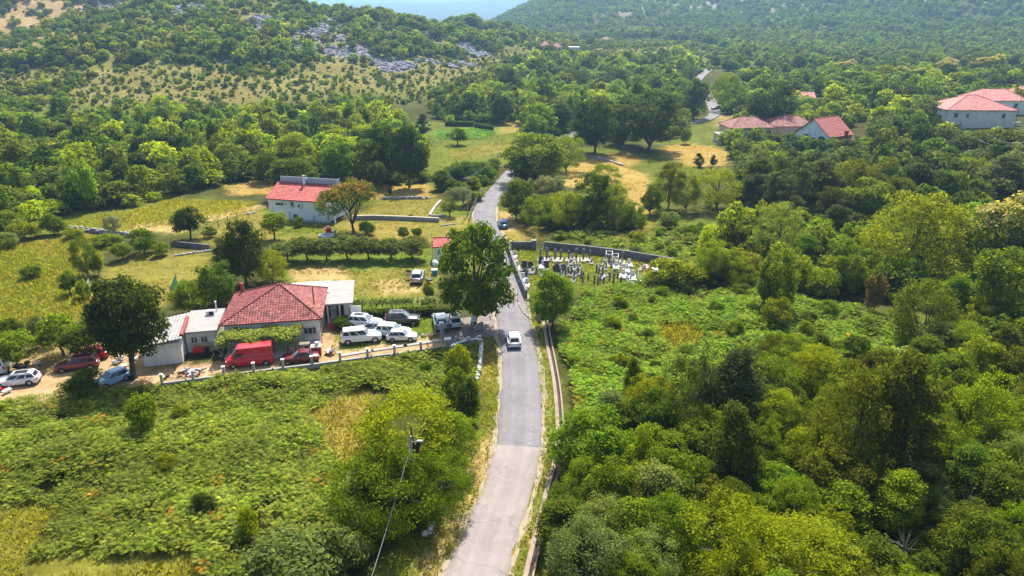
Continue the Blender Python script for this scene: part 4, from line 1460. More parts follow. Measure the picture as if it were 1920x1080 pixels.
gx, gy, gz, gs, gt = {'bush': [], 'midbush': []}, {'bush': [], 'midbush': []}, {'bush': [], 'midbush': []}, {'bush': [], 'midbush': []}, {'bush': [], 'midbush': []}
for k, (poly, sp, kd, s0, keys) in enumerate(UG):
    x, y = sample(polyw(poly), sp, 300 + k)
    rng = np.random.default_rng(300 + k)
    ok = clear_mask(x, y, False, 4.3)
    x, y = x[ok], y[ok]
    s_ = s0 * rng.uniform(.55, 1.25, len(x))
    gx[kd].append(x)
    gy[kd].append(y)
    gz[kd].append(terrain(x, y) - 0.05)
    gs[kd].append(np.stack([s_, s_, s_ * rng.uniform(.7, 1.15, len(x))], -1))
    gt[kd].append(tints(keys, len(x), rng) * (1.25 if kd == 'midbush' else 1.05))
for kd, nm, lab in (('bush', 'undergrowth', 'leafy undergrowth below the nearer trees'), ('midbush', 'valley_undergrowth', 'low bushes and brambles filling the wood floor of the valley')):
    C_ = np.concatenate
    scatter(nm, [p[0] for p in PROTO[kd]], C_(gx[kd]), C_(gy[kd]), C_(gz[kd]), C_(gs[kd]), C_(gt[kd]), 320, lab, 'undergrowth')

# cream chestnuts in bloom among the village trees
for k, (px, bs, tp, w, lab) in enumerate((
        (1580, 147, 111, 52, 'cream topped chestnut highest behind the small village house'), (1682, 160, 121, 46, 'cream chestnut left of the two small neighbours'),
        (1718, 160, 126, 44, 'cream chestnut second of the two small neighbours'), (1772, 162, 104, 58, 'tall cream chestnut above the pink roofed house'),
        (1848, 152, 100, 66, 'broad chestnut with cream rim above the far white house'))):
    tree('chestnut', px, bs, tp, w, 'mg', lab)

# rocks lying open on the hill
x, y, rng = wedge(110000, 330, 700, 61, -0.56, 0.08)
a = hill_a(x, y)
rocky = rocky_ground(x, y)
kn = np.exp(-(((x + 32) / 9) ** 2 + ((y - 574) / 11) ** 2))
ok = rng.random(len(x)) < np.maximum(rocky * 0.8, kn * 1.0) + 0.006 * (a > 5)
x, y = x[ok], y[ok]


def boulder(seed):
    rng_ = np.random.default_rng(seed)
    b_ = MB()
    n = 8
    rings = []
    for i, (zz, rr) in enumerate(((-.4, .8), (.15, 1.0), (.55, .75), (.8, .3))):
        ring = []
        for k in range(n):
            t_ = 6.283 * k / n
            q = rr * rng_.uniform(.75, 1.2)
            ring.append((math.cos(t_) * q * 1.2, math.sin(t_) * q, zz * rng_.uniform(.8, 1.2)))
        rings.append(ring)
    b_.loft(rings)
    return b_.mesh('boulder', M['rock'])


n = len(x)
sz = 0.3 + 1.1 * rng.random(n) ** 2.5
BOULD = [boulder(k) for k in range(5)]
scatter('hillside_rocks', BOULD, x, y, terrain(x, y), np.stack([sz * 1.3, sz, sz * .9], -1), np.ones((n, 3)), 62, 'bare grey limestone rocks on the hill', 'rocks', 0.25)

# ------------------------------------------------------------------ ground cover
FERN = [
    ([(-420, 810), (-60, 768), (130, 748), (330, 724), (560, 698), (700, 680), (835, 662), (893, 652), (893, 705), (850, 745), (780, 745), (690, 728), (600, 760), (582, 785), (622, 860), (650, 905), (700, 960), (640, 1150), (420, 1150), (370, 1050), (60, 1050), (40, 1060), (110, 955), (0, 962), (-420, 980)], 0.40, ['fern', 'fern', 'fern2'], 'left_bracken', 'dense green bracken filling the field left of the near road'),
    ([(1068, 700), (1048, 640), (1045, 600), (1090, 588), (1090, 550), (1180, 535), (1262, 515), (1330, 560), (1430, 545), (1500, 560), (1600, 580), (1710, 640), (1640, 690), (1450, 700), (1320, 740), (1220, 800), (1090, 810)], 0.43, ['fern3', 'fern3', 'fern'], 'right_bracken', 'bright green bracken in the field right of the concrete channel'),
    ([(1030, 450), (1060, 438), (1150, 440), (1240, 425), (1330, 430), (1390, 440), (1400, 500), (1300, 505), (1262, 486), (1110, 464)], 0.85, ['fern2', 'fern', 'fern3'], 'upper_bracken', 'bracken bank behind the cemetery wall'),
    ([(880, 650), (910, 640), (905, 700), (900, 800), (880, 800), (862, 745)], 0.8, ['fern', 'fern3'], 'verge_bracken', 'bracken and brambles along the ruined stone wall by the verge'),
]
T.update(fern=(.215, .270, .032), fern2=(.225, .265, .052), fern3=(.210, .330, .028), rust=(.50, .24, .04), grs=(.230, .235, .032), dry=(.27, .245, .055), gld=(.27, .26, .022))
FBARE = [COVER_W[k][1] for k in range(len(COVER)) if COVER[k][0] in (DRY, ROUGH, YELLOW, DIRT, STRAW, GOLD)]
NB2 = NB[(NB[:, 1] < 110)]
for k, (poly, sp, keys, nm, lab) in enumerate(FERN):
    pw = polyw(poly)
    x, y = sample(pw, sp, 90 + k)
    rng = np.random.default_rng(90 + k)
    ok = road_dist(x, y) > 4.6
    for fb in FBARE:
        ok &= ~inside(fb, x, y)
    patch = fbm(x / 3.2, y / 3.2, 33 + k)
    mound = fbm(x / 8.0, y / 8.0, 133 + k)
    ok &= rng.random(len(x)) < 0.30 + 1.1 * ss(0.26, 0.5, patch)
    x, y, patch, mound = x[ok], y[ok], patch[ok], mound[ok]
    n = len(x)
    t = tints(keys, n, rng, 0.2) * (0.62 + 0.8 * fbm(x / 6, y / 6, 233 + k))[:, None]
    r_ = rng.random(n) < 0.006
    t[r_] = np.array(T['rust'])
    s = rng.uniform(.65, 1.25, n) * (0.55 + 1.0 * patch) * 0.64
    scatter(nm, FERNS, x, y, terrain(x, y) + (patch - .4) * 0.7 + ss(.4, .75, mound) * 0.9, np.stack([s, s, s * rng.uniform(.8, 1.25, n)], -1), t, 95 + k, lab, 'bracken', 0.16)

GRS = [
    ([(-200, 445), (60, 458), (150, 438), (205, 455), (170, 500), (165, 560), (150, 600), (60, 620), (-200, 635)], 0.62, ['grs', 'fern', 'grs', 'gld', 'dry'], 'meadow_grass', 'tall rough grass of the left meadow', 1.0),
    ([(95, 418), (250, 396), (330, 374), (480, 380), (455, 398), (360, 418), (235, 432), (120, 428)], 0.85, ['gld', 'gld', 'grs', 'dry'], 'yellow_flowers', 'yellow flowering weeds in the field behind the stone wall', 1.1),
    ([(905, 640), (936, 650), (930, 840), (868, 1000), (815, 1110), (690, 1110), (800, 980), (870, 890), (905, 800), (900, 700)], 0.5, ['grs', 'dry', 'grs'], 'verge_grass', 'short grass on the verge left of the near road', 0.55),
    ([(985, 560), (1015, 600), (1043, 740), (1046, 830), (1020, 920), (972, 1100), (945, 1110), (1000, 940), (1022, 800), (1012, 690)], 0.42, ['grs', 'grs', 'fern3'], 'channel_grass', 'green grass strip between the road and the concrete channel', 0.5),
    ([(575, 775), (690, 728), (705, 790), (690, 850), (625, 870), (590, 800)], 0.5, ['dry', 'grs', 'dry'], 'clearing_grass', 'dry golden grass in the bracken clearing', 0.8),
    ([(-200, 965), (60, 948), (110, 950), (40, 1090), (370, 1050), (380, 1110), (-200, 1120)], 0.5, ['grs', 'dry', 'gld'], 'corner_grass', 'olive dry grass in the lower left corner', 0.8),
    ([(955, 462), (1255, 492), (1180, 530), (1000, 540)], 0.75, ['fern2', 'grs', 'grs', 'dry'], 'cemetery_grass', 'green grass growing between the graves', 0.8),
    ([(622, 655), (645, 585), (830, 580), (832, 632), (640, 660)], 0.7, ['grs', 'fern3'], 'parking_grass', 'grass under the parked cars', 0.45),
    ([(1228, 612), (1300, 605), (1315, 630), (1265, 670), (1240, 650)], 0.4, ['gld', 'dry', 'grs'], 'fern_gap_grass', 'yellow grass patch in the right bracken', 1.2),
]
for k, (poly, sp, keys, nm, lab, s0) in enumerate(GRS):
    x, y = sample(polyw(poly), sp, 130 + k)
    rng = np.random.default_rng(130 + k)
    ok = road_dist(x, y) > 2.15
    x, y = x[ok], y[ok]
    n = len(x)
    s = rng.uniform(.6, 1.3, n) * s0
    pa = fbm(x / 5, y / 5, 8)
    s *= 0.6 + 0.8 * pa
    scatter(nm, TUFTS, x, y, terrain(x, y), np.stack([s * 1.5, s * 1.5, s], -1), tints(keys, n, rng, .2), 140 + k, lab, 'grass', 0.1)

# ------------------------------------------------------------------ building helpers
def facing(a, b):
    d = b - a
    return math.atan2(d.y, d.x)


def tiles(mb_, A, B, Cc, D, row=0.36, colw=0.30, lift=0.05, seed=1):
    """curved clay tiles laid in courses on the face A-B (eave) to D-C (top)"""
    rng = random.Random(seed)
    A, B, Cc, D = map(Vector, (A, B, Cc, D))
    nrm = (B - A).cross(D - A if (D - A).length > 1e-3 else Cc - A).normalized()
    if nrm.z < 0:
        nrm = -nrm
    n = max(2, int(((A - D).length + (B - Cc).length) / 2 / row))
    ax = (B - A).normalized()
    for i in range(n):
        t0, t1 = i / n, min(1.0, (i + 1.12) / n)
        l0, r0, l1, r1 = A.lerp(D, t0), B.lerp(Cc, t0), A.lerp(D, t1), B.lerp(Cc, t1)
        w0 = (r0 - l0).length
        off = (l0 - A).dot(ax)
        k0 = math.ceil(off / colw - 1e-6)
        e0 = (r0 - A).dot(ax)
        e1a, e1b = (l1 - A).dot(ax), (r1 - A).dot(ax)
        up = (l1 - l0) - ax * (l1 - l0).dot(ax)
        base = l0 - ax * off
        k = k0
        while (k + 1) * colw <= e0 + 0.02:
            a, b = k * colw, (k + 1) * colw
            if b > e1a - 0.12 and a < e1b + 0.12:
                lv = min(1, max(0, rng.gauss(0.5, 0.2)))
                p = [base + ax * a + nrm * lift, base + ax * (a + b) / 2 + nrm * (lift + 0.055), base + ax * b + nrm * lift]
                q = [x + up - nrm * (lift - 0.012) for x in p]
                lip = [x - nrm * 0.045 for x in p]
                mb_.add(p + q + lip, [(0, 1, 4, 3), (1, 2, 5, 4), (6, 7, 1, 0), (7, 8, 2, 1)], lv)
            k += 1
        _ = w0


def ridge_caps(mb_, P, Q, r=0.13):
    P, Q = Vector(P), Vector(Q)
    n = max(2, int((Q - P).length / 0.42))
    rng = random.Random(3)
    for i in range(n):
        a, b = P.lerp(Q, i / n), P.lerp(Q, (i + 0.9) / n)
        m0 = len(mb_.f)
        mb_.tube([a, b], [r * 1.1, r * 0.85], 6)
        for j in range(m0, len(mb_.f)):
            mb_.lv[j] = rng.uniform(.2, .6)


def hip_roof(par, x0, x1, y0, y1, ze, apex, mat, seed=1, colw=0.30, row=0.36, soffit='wood'):
    """apex: list of one or two ridge points"""
    c = [Vector((x0, y0, ze)), Vector((x1, y0, ze)), Vector((x1, y1, ze)), Vector((x0, y1, ze))]
    a0, a1 = Vector(apex[0]), Vector(apex[-1])
    mb_ = MB()
    v = c + [a0, a1] + [p + Vector((0, 0, -0.12)) for p in c]
    mb_.add(v, [(0, 1, 5, 4), (1, 2, 5), (2, 3, 4, 5), (3, 0, 4), (9, 8, 7, 6), (0, 6, 7, 1), (1, 7, 8, 2), (2, 8, 9, 3), (3, 9, 6, 0)])
    rf = mb_.build('roof', M['tile_plain'], par)
    tb = MB()
    tiles(tb, c[0], c[1], a1, a0, row, colw, seed=seed)
    tiles(tb, c[1], c[2], a1, a1, row, colw, seed=seed + 1)
    tiles(tb, c[2], c[3], a0, a1, row, colw, seed=seed + 2)
    tiles(tb, c[3], c[0], a0, a0, row, colw, seed=seed + 3)
    for p, q in ((c[0], a0), (c[1], a1), (c[2], a1), (c[3], a0)):
        ridge_caps(tb, p + Vector((0, 0, .05)), q + Vector((0, 0, .06)))
    if (a1 - a0).length > 0.3:
        ridge_caps(tb, a0 + Vector((0, 0, .06)), a1 + Vector((0, 0, .06)))
    tag(tb.build('roof_tile', mat, rf), kind='stuff')
    return rf


def gable_roof(par, x0, x1, y0, y1, ze, zr, mat, seed=1, colw=0.30, row=0.36, yr=None, thick=0.14):
    """ridge along x"""
    yr = (y0 + y1) / 2 if yr is None else yr
    v = [Vector(p) for p in ((x0, y0, ze), (x1, y0, ze), (x1, yr, zr), (x0, yr, zr), (x1, y1, ze), (x0, y1, ze))]
    lo = [p + Vector((0, 0, -thick)) for p in v]
    mb_ = MB()
    mb_.add(v + lo, [(0, 1, 2, 3), (3, 2, 4, 5), (9, 8, 7, 6), (11, 10, 8, 9), (0, 6, 7, 1), (5, 4, 10, 11), (0, 3, 9, 6), (3, 5, 11, 9), (1, 7, 8, 2), (2, 8, 10, 4)])
    rf = mb_.build('roof', M['tile_plain'], par)
    tb = MB()
    tiles(tb, v[0], v[1], v[2], v[3], row, colw, seed=seed)
    tiles(tb, v[4], v[5], v[3], v[2], row, colw, seed=seed + 1)
    ridge_caps(tb, v[3] + Vector((0, 0, .06)), v[2] + Vector((0, 0, .06)))
    tag(tb.build('roof_tile', mat, rf), kind='stuff')
    return rf


def wall_block(par, x0, x1, y0, y1, z0, z1, mat, name='wall'):
    b = MB()
    b.box(((x0 + x1) / 2, (y0 + y1) / 2, (z0 + z1) / 2), (x1 - x0, y1 - y0, z1 - z0))
    return b.build(name, mat, par)


def opening(par, c, w, h, face='S', name='window', frame='plastic_white', glass='glass', sill=True, bars=1):
    """a framed window or door set on a wall: c is the centre on the wall plane; face is the way it looks"""
    e = {'S': 0, 'E': R(90), 'N': R(180), 'W': R(-90)}[face]
    rot = Matrix.Rotation(e, 3, 'Z')

    def L(x, y, z):
        return Vector(c) + rot @ Vector((x, y, z))
    b = MB()
    t = 0.07
    for x, z, sx, sz in ((-w / 2, 0, t, h), (w / 2, 0, t, h), (0, h / 2, w + t, t), (0, -h / 2, w + t, t)):
        b.box(L(x, -0.03, z), (sx, 0.10, sz), e)
    for k in range(bars):
        b.box(L(-w / 2 + w * (k + 1) / (bars + 1), -0.02, 0), (0.05, 0.08, h - t), e)
    o = b.build(name, M[frame], par)
    b = MB()
    b.box(L(0, -0.005, 0), (w - t, 0.03, h - t), e)
    b.build('pane', M[glass], o)
    if sill:
        b = MB()
        b.box(L(0, -0.09, -h / 2 - 0.06), (w + 0.25, 0.20, 0.05), e)
        b.build('sill', M['concrete_pale'], o)
    return o


# ------------------------------------------------------------------ red roofed house with its yard buildings
FL, FR, RR, RL = (at(x, y, 3.3) for x, y in ((410, 611), (604, 598), (614, 540), (438, 547)))
o0 = (FL + FR) / 2
rz = facing(FL, FR)
W_, D_ = (FR - FL).length, 10.6
hs = empty('red_roofed_house', (o0.x, o0.y, 0), rz)
tag(hs, 'low white house with a big red tiled hip roof behind the parked red van', 'house')
hx = W_ / 2
wall_block(hs, -hx + .45, hx - .45, .45, D_ - .45, -.2, 3.25, M['plaster'])
hip_roof(hs, -hx, hx, 0, D_, 3.3, [(0.55, 6.0, 5.9)], M['tile_red'], 5, 0.33, 0.40)
opening(hs, (hx - 1.6, .45, 1.7), 1.5, 0.9, 'S', glass='glass', bars=2)
opening(hs, (-1.2, .45, 1.6), 1.2, 1.2, 'S')
opening(hs, (-4.0, .45, 1.6), 1.2, 1.2, 'S')
opening(hs, (1.3, .45, 1.05), 0.95, 2.1, 'S', 'door', 'wood', 'dark', False, 0)
opening(hs, (hx - .45, 3.0, 1.05), 0.95, 2.1, 'E', 'door', 'wood', 'dark', False, 0)
opening(hs, (hx - .45, 6.2, 1.7), 1.1, 1.1, 'E')
b = MB()
b.box((hx - 0.32, 0.36, 1.6), (0.09, 0.09, 3.2))
b.build('downpipe', M['metal_dark'], hs)
b = MB()
b.tube([(hx - 1.05, 2.6, 4.2), (hx - 1.05, 2.6, 6.6)], 0.07, 8)
b.build('stove_pipe', M['metal_dark'], hs)
b = MB()
b.box((-hx + 1.2, D_ - .9, 4.2), (0.38, 0.38, 1.7))
b.build('chimney', M['tile_plain'], hs)
# terrace slab in front, low stone retaining edge
b = MB()
b.box((0.2, -1.4, 0.20), (W_ - 1.2, 3.4, 0.4))
tr = b.build('terrace', M['concrete_pale'], hs)
for k in range(26):
    b = MB()
    rg = random.Random(k)
    b.box((-hx + 1.4 + k * 0.36, -3.18, 0.16 + rg.uniform(-.03, .04)), (0.33, 0.28, 0.30), rg.uniform(-.15, .15), rg.uniform(-.1, .1), taper=0.9)
    b.build('stone', M['stone_pale'], tr)
# rear wing under a flat concrete roof with an open porch
rw = empty('flat_roofed_wing', (hs.matrix_basis @ Vector((hx + 0.1, 6.4, 0))), rz)
tag(rw, 'pale flat roofed wing with an open porch behind the red tiled house', 'building')
b = MB()
b.box((1.5, 3.2, 2.95), (3.7, 8.6, 0.22))
b.build('roof', M['flat_roof'], rw)
b = MB()
b.box((-2.5, 5.2, 3.1), (5.2, 4.5, 0.16))
b.build('roof', M['concrete_pale'], rw)
wall_block(rw, 0.2, 3.1, 1.6, 7.2, -.2, 2.83, M['plaster'])
wall_block(rw, -5.0, 0.15, 4.3, 7.3, -.2, 3.0, M['plaster'])
for x in (0.1, 1.6, 3.1):
    b = MB()
    b.box((x, -0.8, 1.4), (0.2, 0.2, 2.85))
    b.build('porch_post', M['plaster'], rw)
b = MB()
for k in range(12):
    b.box((0.3 + k * 0.25, -0.85, 0.55), (0.05, 0.05, 0.9))
b.box((1.65, -0.85, 1.02), (3.0, 0.07, 0.07))
b.build('balustrade', M['plastic_white'], rw)
opening(rw, (1.5, 1.6, 1.05), 0.9, 2.1, 'S', 'door', 'wood', 'dark', False, 0)
b = MB()
b.box((3.75, -0.4, 1.3), (1.1, 0.08, 2.0))
tag(link('hung_sheet', b.mesh('hung_sheet', M['plastic_white'])), 'white sheet hanging at the porch corner beside the vine row', 'sheet').matrix_basis = rw.matrix_basis.copy()


def plastic_chair(loc, rz_, label, mat='plastic_red', group=None):
    e = empty('plastic_chair', loc, rz_)
    tag(e, label, 'chair', group)
    b = MB()
    b.box((0, 0, .43), (.46, .44, .04))
    b.build('seat', M[mat], e)
    b = MB()
    b.box((0, .22, .68), (.44, .04, .46), 0, -.18)
    b.build('backrest', M[mat], e)
    for x in (-.19, .19):
        for y in (-.18, .18):
            b = MB()
            b.box((x * 1.08, y * 1.08, .21), (.045, .045, .42))
            b.build('leg', M[mat], e)
        b = MB()
        b.box((x * 1.2, 0, .62), (.04, .40, .035))
        b.build('armrest', M[mat], e)
    return e


HM = Matrix.LocRotScale(hs.location, hs.rotation_euler, None)
plastic_chair(HM @ Vector((hx + 0.6, 4.2, 0.0)), rz + 1.2, 'red plastic chair at the house corner beside the garden bush')
# annex with flat roof
ax_ = at(381, 659, 0)
an = empty('annex', (ax_.x, ax_.y, 0), rz + R(2))
tag(an, 'white annex with a grey flat concrete roof left of the red roof', 'building')
wall_block(an, -2.0, 1.75, 0, 6.2, -.2, 2.62, M['plaster'])
b = MB()
b.box((-.12, 3.0, 2.73), (4.15, 6.9, 0.2))
b.build('roof', M['flat_roof'], an)
opening(an, (-.75, 0, 1.6), .75, .8, 'S', bars=1, glass='glass')
opening(an, (.35, 0, 1.6), .75, .8, 'S', bars=1, glass='glass')
b = MB()
b.box((-1.75, -.03, 1.25), (.08, .1, 2.5))
b.build('corner_post', M['metal_dark'], an)
b = MB()
b.tube([(2.0, -1.3, 0), (2.0, -1.3, 2.7)], .05, 8)
b.build('porch_post', M['metal_dark'], an)
AM = Matrix.LocRotScale(an.location, an.rotation_euler, None)
wt = empty('roof_tank', AM @ Vector((.5, 4.6, 2.83)), rz)
tag(wt, 'small white cooling box with a dark grille on the annex roof', 'appliance')
b = MB()
b.box((0, 0, .3), (.95, .6, .6))
b.build('casing', M['plastic_white'], wt)
b = MB()
b.box((.15, -.31, .3), (.55, .03, .42))
b.build('grille', M['dark'], wt)
vp = empty('vent_pipe', AM @ Vector((1.05, 5.6, 2.83)), 0)
tag(vp, 'white upright vent pipe at the rear edge of the annex roof', 'pipe')
b = MB()
b.tube([(0, 0, 0), (0, 0, 1.25)], .09, 8)
b.build('pipe', M['plastic_white'], vp)
b = MB()
b.cyl((0, 0, 1.3), (0, 0, 1), .13, .1, 8)
b.build('cap', M['plastic_white'], vp)
bd = empty('leaning_board', AM @ Vector((.15, -.35, 0)), rz)
tag(bd, 'tan board leaning on the annex wall behind the red chairs', 'board')
b = MB()
b.box((0, 0, .62), (2.1, .04, 1.15), 0, -.12)
b.build('panel', M['board'], bd)
for k in range(3):
    plastic_chair(AM @ Vector((-.75 + k * .42, -.9, 0)), rz + .1, ['red plastic chair nearest the grey shed, by the annex wall', 'middle red plastic chair by the annex wall', 'red plastic chair beside the black one at the annex wall'][k], group='red chairs by the annex')
plastic_chair(AM @ Vector((.6, -.9, 0)), rz - .2, 'black plastic chair at the annex wall', 'dark')
# shed with fibre-cement sheets and a row of ridge tiles
sh0 = at(318, 683, 0)
sd = empty('grey_roofed_shed', (sh0.x, sh0.y, 0), rz + R(6))
tag(sd, 'white shed with a sloping grey sheet roof and red ridge tiles', 'shed')
wall_block(sd, -2.6, 1.5, 0, 7.0, -.2, 2.55, M['plaster'])
rfm = MB()
for k in range(24):
    x0_, x1_ = -3.0 + k * .2, -3.0 + (k + 1) * .2
    zz = lambda x, y: 2.62 + (x + 3.0) * 0.14 + (0.05 if round((x + 3.0) / .2) % 2 else 0) + 0.02 * y / 7
    rfm.quad((x0_, -.5, zz(x0_, 0)), (x1_, -.5, zz(x1_, 0)), (x1_, 7.3, zz(x1_, 7)), (x0_, 7.3, zz(x0_, 7)))
    rfm.quad((x0_, -.5, zz(x0_, 0) - .05), (x0_, 7.3, zz(x0_, 7) - .05), (x1_, 7.3, zz(x1_, 7) - .05), (x1_, -.5, zz(x1_, 0) - .05))
sr = rfm.build('roof', M['sheet_roof'], sd)
for k in range(12):
    b = MB()
    y_ = .2 + k * .47
    b.tube([(1.72, y_, 3.34), (1.72, y_ + .45, 3.36)], [.24, .2], 7)
    b.build('ridge_tile', M['tile_bright'] if False else M['rust'] if False else M['tile_plain'], sr)
for k in range(3):
    b = MB()
    b.box((-1.9 + k * 1.15, -.03, 1.05), (1.08, .06, 2.05))
    b.build('door', M['plastic_white'], sd)
b = MB()
b.box((1.0, -.9, .55), (4.4, .12, .12))
tag(link('beam', b.mesh('beam', M['dark'])), 'dark beam lying along the foot of the annex wall', 'beam').matrix_basis = Matrix.LocRotScale(AM @ Vector((-1.4, -.6, -.25)), an.rotation_euler, None)

# vine pergola in front of the red roofed house
pg = empty('vine_pergola', HM @ Vector((-.9, -1.6, 0)), rz)
tag(pg, 'grape vine pergola shading the terrace before the red roofed house', 'pergola')
for x in (-4.4, -1.6, 1.4, 4.2):
    b = MB()
    b.tube([(x, -1.2, 0), (x, -1.2, 2.5)], .05, 6)
    b.build('post', M['metal_dark'], pg)
for y in (-1.2, 1.4):
    b = MB()
    b.box((-.1, y, 2.52), (9.2, .06, .06))
    b.build('rail', M['metal_dark'], pg)
rg = np.random.default_rng(9)
n = 5200
vx = rg.uniform(-5.0, 4.4, n)
vy = rg.uniform(-1.6, 1.5, n) + 0.35 * np.sin(vx * 1.7)
vz = 2.55 + 0.28 * (fbm(vx * 1.1 + 40, vy * 1.1 + 40, 4) * 2 - .7) + rg.normal(0, .14, n) - np.where(vy < -1.3, rg.uniform(0, .8, n), 0)
c_ = link('vine_leaves', leaf_mesh('vine_leaves', np.stack([vx, vy, vz], -1), np.tile((0., 0., 1.), (n, 1)), 0.15, M['leaf'], 7, .7, .5, .7), pg)
c_['tint'] = [.27, .32, .085]
for k in range(3):
    b = MB()
    rx_ = random.Random(k)
    b.tube([(-3.6 + k * 3.2, -1.0, 0), (-3.5 + k * 3.2, -.9, 1.2), (-3.3 + k * 3.2, -.6, 2.5)], [.07, .05, .04], 6)
    b.build('vine_stem', M['bark'], pg)
tb_ = empty('garden_table', HM @ Vector((3.5, -1.9, .4)), rz)
tag(tb_, 'dark garden table on the terrace under the vine', 'table')
b = MB()
b.box((0, 0, .73), (1.9, .85, .05))
b.build('table_top', M['wood'], tb_)
for x in (-.85, .85):
    for y in (-.33, .33):
        b = MB()
        b.box((x, y, .35), (.07, .07, .7))
        b.build('leg', M['wood'], tb_)
for k, (x, y, c) in enumerate(((2.5, -2.9, 'board'), (4.2, -2.8, 'dark'))):
    plastic_chair(HM @ Vector((x, y, .4)), rz + 3.0, ['tan chair at the garden table under the vine', 'black chair at the garden table under the vine'][k], c)
kn_ = empty('brick_grill', HM @ Vector((hx - .7, -3.0, 0)), rz)
tag(kn_, 'small brick grill at the terrace corner behind the dark red saloon', 'grill')
b = MB()
b.box((0, 0, .55), (1.1, .8, 1.1))
b.build('base', M['tile_plain'], kn_)
b = MB()
b.box((0, 0, 1.16), (1.25, .95, .12))
b.build('slab', M['concrete_pale'], kn_)
b = MB()
b.box((0.1, 0.1, 1.42), (.4, .4, .4))
b.build('lid', M['plastic_white'], kn_)

# vine row on wires behind the parked cars
v0, v1 = at(652, 588), at(818, 584)
vr = empty('vine_trellis', ((v0 + v1) / 2), facing(v0, v1))
tag(vr, 'row of grape vines on a wire trellis behind the parked cars', 'vine row')
vl = (v1 - v0).length
for k in range(7):
    b = MB()
    b.tube([(-vl / 2 + vl * k / 6, 0, 0), (-vl / 2 + vl * k / 6, 0, 1.9)], .045, 6)
    b.build('post', M['wood_grey'], vr)
for z_ in (1.1, 1.75):
    b = MB()
    b.tube([(-vl / 2, 0, z_), (vl / 2, 0, z_)], .012, 4)
    b.build('wire', M['metal'], vr)
n = 3600
vx = rg.uniform(-vl / 2, vl / 2, n)
keep = fbm(vx * .5 + 9, vx * 0 + 2, 3) > .36
vx = vx[keep]
n = len(vx)
vy = rg.normal(0, .42, n)
vz = 1.75 + rg.normal(0, .22, n) - np.abs(vy) * .3
c_ = link('vine_leaves', leaf_mesh('vine_row_leaves', np.stack([vx, vy, vz], -1), np.tile((0., 0., 1.), (n, 1)), 0.12, M['leaf'], 8, .7, .5, .7), vr)
c_['tint'] = [.22, .26, .10]
for k in range(9):
    b = MB()
    x_ = -vl / 2 + vl * (k + .5) / 9
    b.tube([(x_, 0, 0), (x_ + .1, .05, .9), (x_ - .05, 0, 1.7)], [.05, .04, .03], 5)
    b.build('vine_stem', M['bark'], vr)
rb = at(763, 576)
e = empty('red_sack', (rb.x, rb.y, 1.0), .4)
tag(e, 'red sack hanging on the vine trellis behind the dark estate car', 'sack')
b = MB()
b.loft([[(math.cos(t) * r_ * .42, math.sin(t) * r_ * .2, z_) for t in np.linspace(0, 6.283, 9)[:-1]] for z_, r_ in ((-.45, .5), (-.3, 1.0), (.05, .9), (.35, .45), (.5, .12))])
b.build('bag', M['plastic_red'], e, smooth=1.0)
b = MB()
b.tube([(0, 0, .48), (0, 0, .75)], .02, 5)
b.build('tie', M['dark'], e)
# low clipped hedge in the shade behind the cars
h0, h1 = at(662, 596), at(845, 590)
n = 5200
t_ = rg.uniform(0, 1, n)
hx_, hy_ = h0.x + (h1.x - h0.x) * t_, h0.y + (h1.y - h0.y) * t_ + rg.uniform(-.45, .45, n)
hz_ = rg.uniform(0, 1.15, n) * (0.8 + .3 * fbm(hx_ * .8, hy_ * 0, 3))
c_ = link('hedge', leaf_mesh('hedge', np.stack([hx_, hy_, hz_], -1), rg.normal(0, 1, (n, 3)) * .5 + np.array((0, -.2, .6)), 0.13, M['leaf_dense'], 12, .6))
c_['tint'] = [.10, .14, .03]
tag(c_, 'low dark hedge running behind the parked cars', 'hedge')

# ------------------------------------------------------------------ white house
A_, B_ = at(507, 411), at(614, 419)
rzw = facing(A_, B_)
Lw = (B_ - A_).length
wh = empty('white_house', (A_ + B_) / 2, rzw)
tag(wh, 'two storey white house with a red tiled roof beside the silk tree', 'house')
hw = Lw / 2
dw = 8.2
wall_block(wh, -hw, hw, 0, dw, -.4, 4.3, M['plaster_blue'])
yrg, zrg = 4.6, 6.35
# front pitch tiled, raised metal flashing wall along the ridge as in the photo, rear pitch lower
v = [Vector(p) for p in ((-hw - .35, -.5, 4.2), (hw + .5, -.5, 4.2), (hw + .5, yrg, zrg), (-hw - .35, yrg, zrg), (hw + .5, dw + .4, 4.6), (-hw - .35, dw + .4, 4.6))]
gable_roof(wh, -hw - .35, hw + .5, -.5, dw + .5, 4.25, zrg, M['tile_bright'], 12, .32, .40, yrg)
b = MB()
b.add([(-hw, 0, 4.1), (-hw, dw, 4.1), (-hw, yrg, zrg - .15), (hw, 0, 4.1), (hw, dw, 4.1), (hw, yrg, zrg - .15)], [(0, 2, 1), (3, 4, 5), (0, 1, 4, 3), (0, 3, 5, 2), (1, 2, 5, 4)])
b.build('gable', M['plaster_blue'], wh)
b = MB()
b.box((0.1, yrg + .30, zrg + .45), (Lw - .1, .12, 1.5))
b.build('roof_parapet', M['zinc'], wh)
b = MB()
b.box((hw * .9, yrg + 1.6, zrg + .3), (.1, 2.4, 1.0))
b.build('roof_parapet', M['zinc'], wh)
b = MB()
b.box((-.5, yrg - .2, zrg + .75), (.42, .42, 1.7))
ch_ = b.build('chimney', M['plaster_blue'], wh)
b = MB()
b.box((-.5, yrg - .2, zrg + 1.66), (.6, .6, .12))
b.build('cap', M['concrete'], ch_)
opening(wh, (-4.0, 0, 3.2), 1.15, .55, 'S', glass='glass', sill=False)
opening(wh, (-.95, 0, 3.35), .72, .95, 'S', glass='glass')
opening(wh, (-.5, 0, .95), .9, .75, 'S', frame='wood', glass='glass')
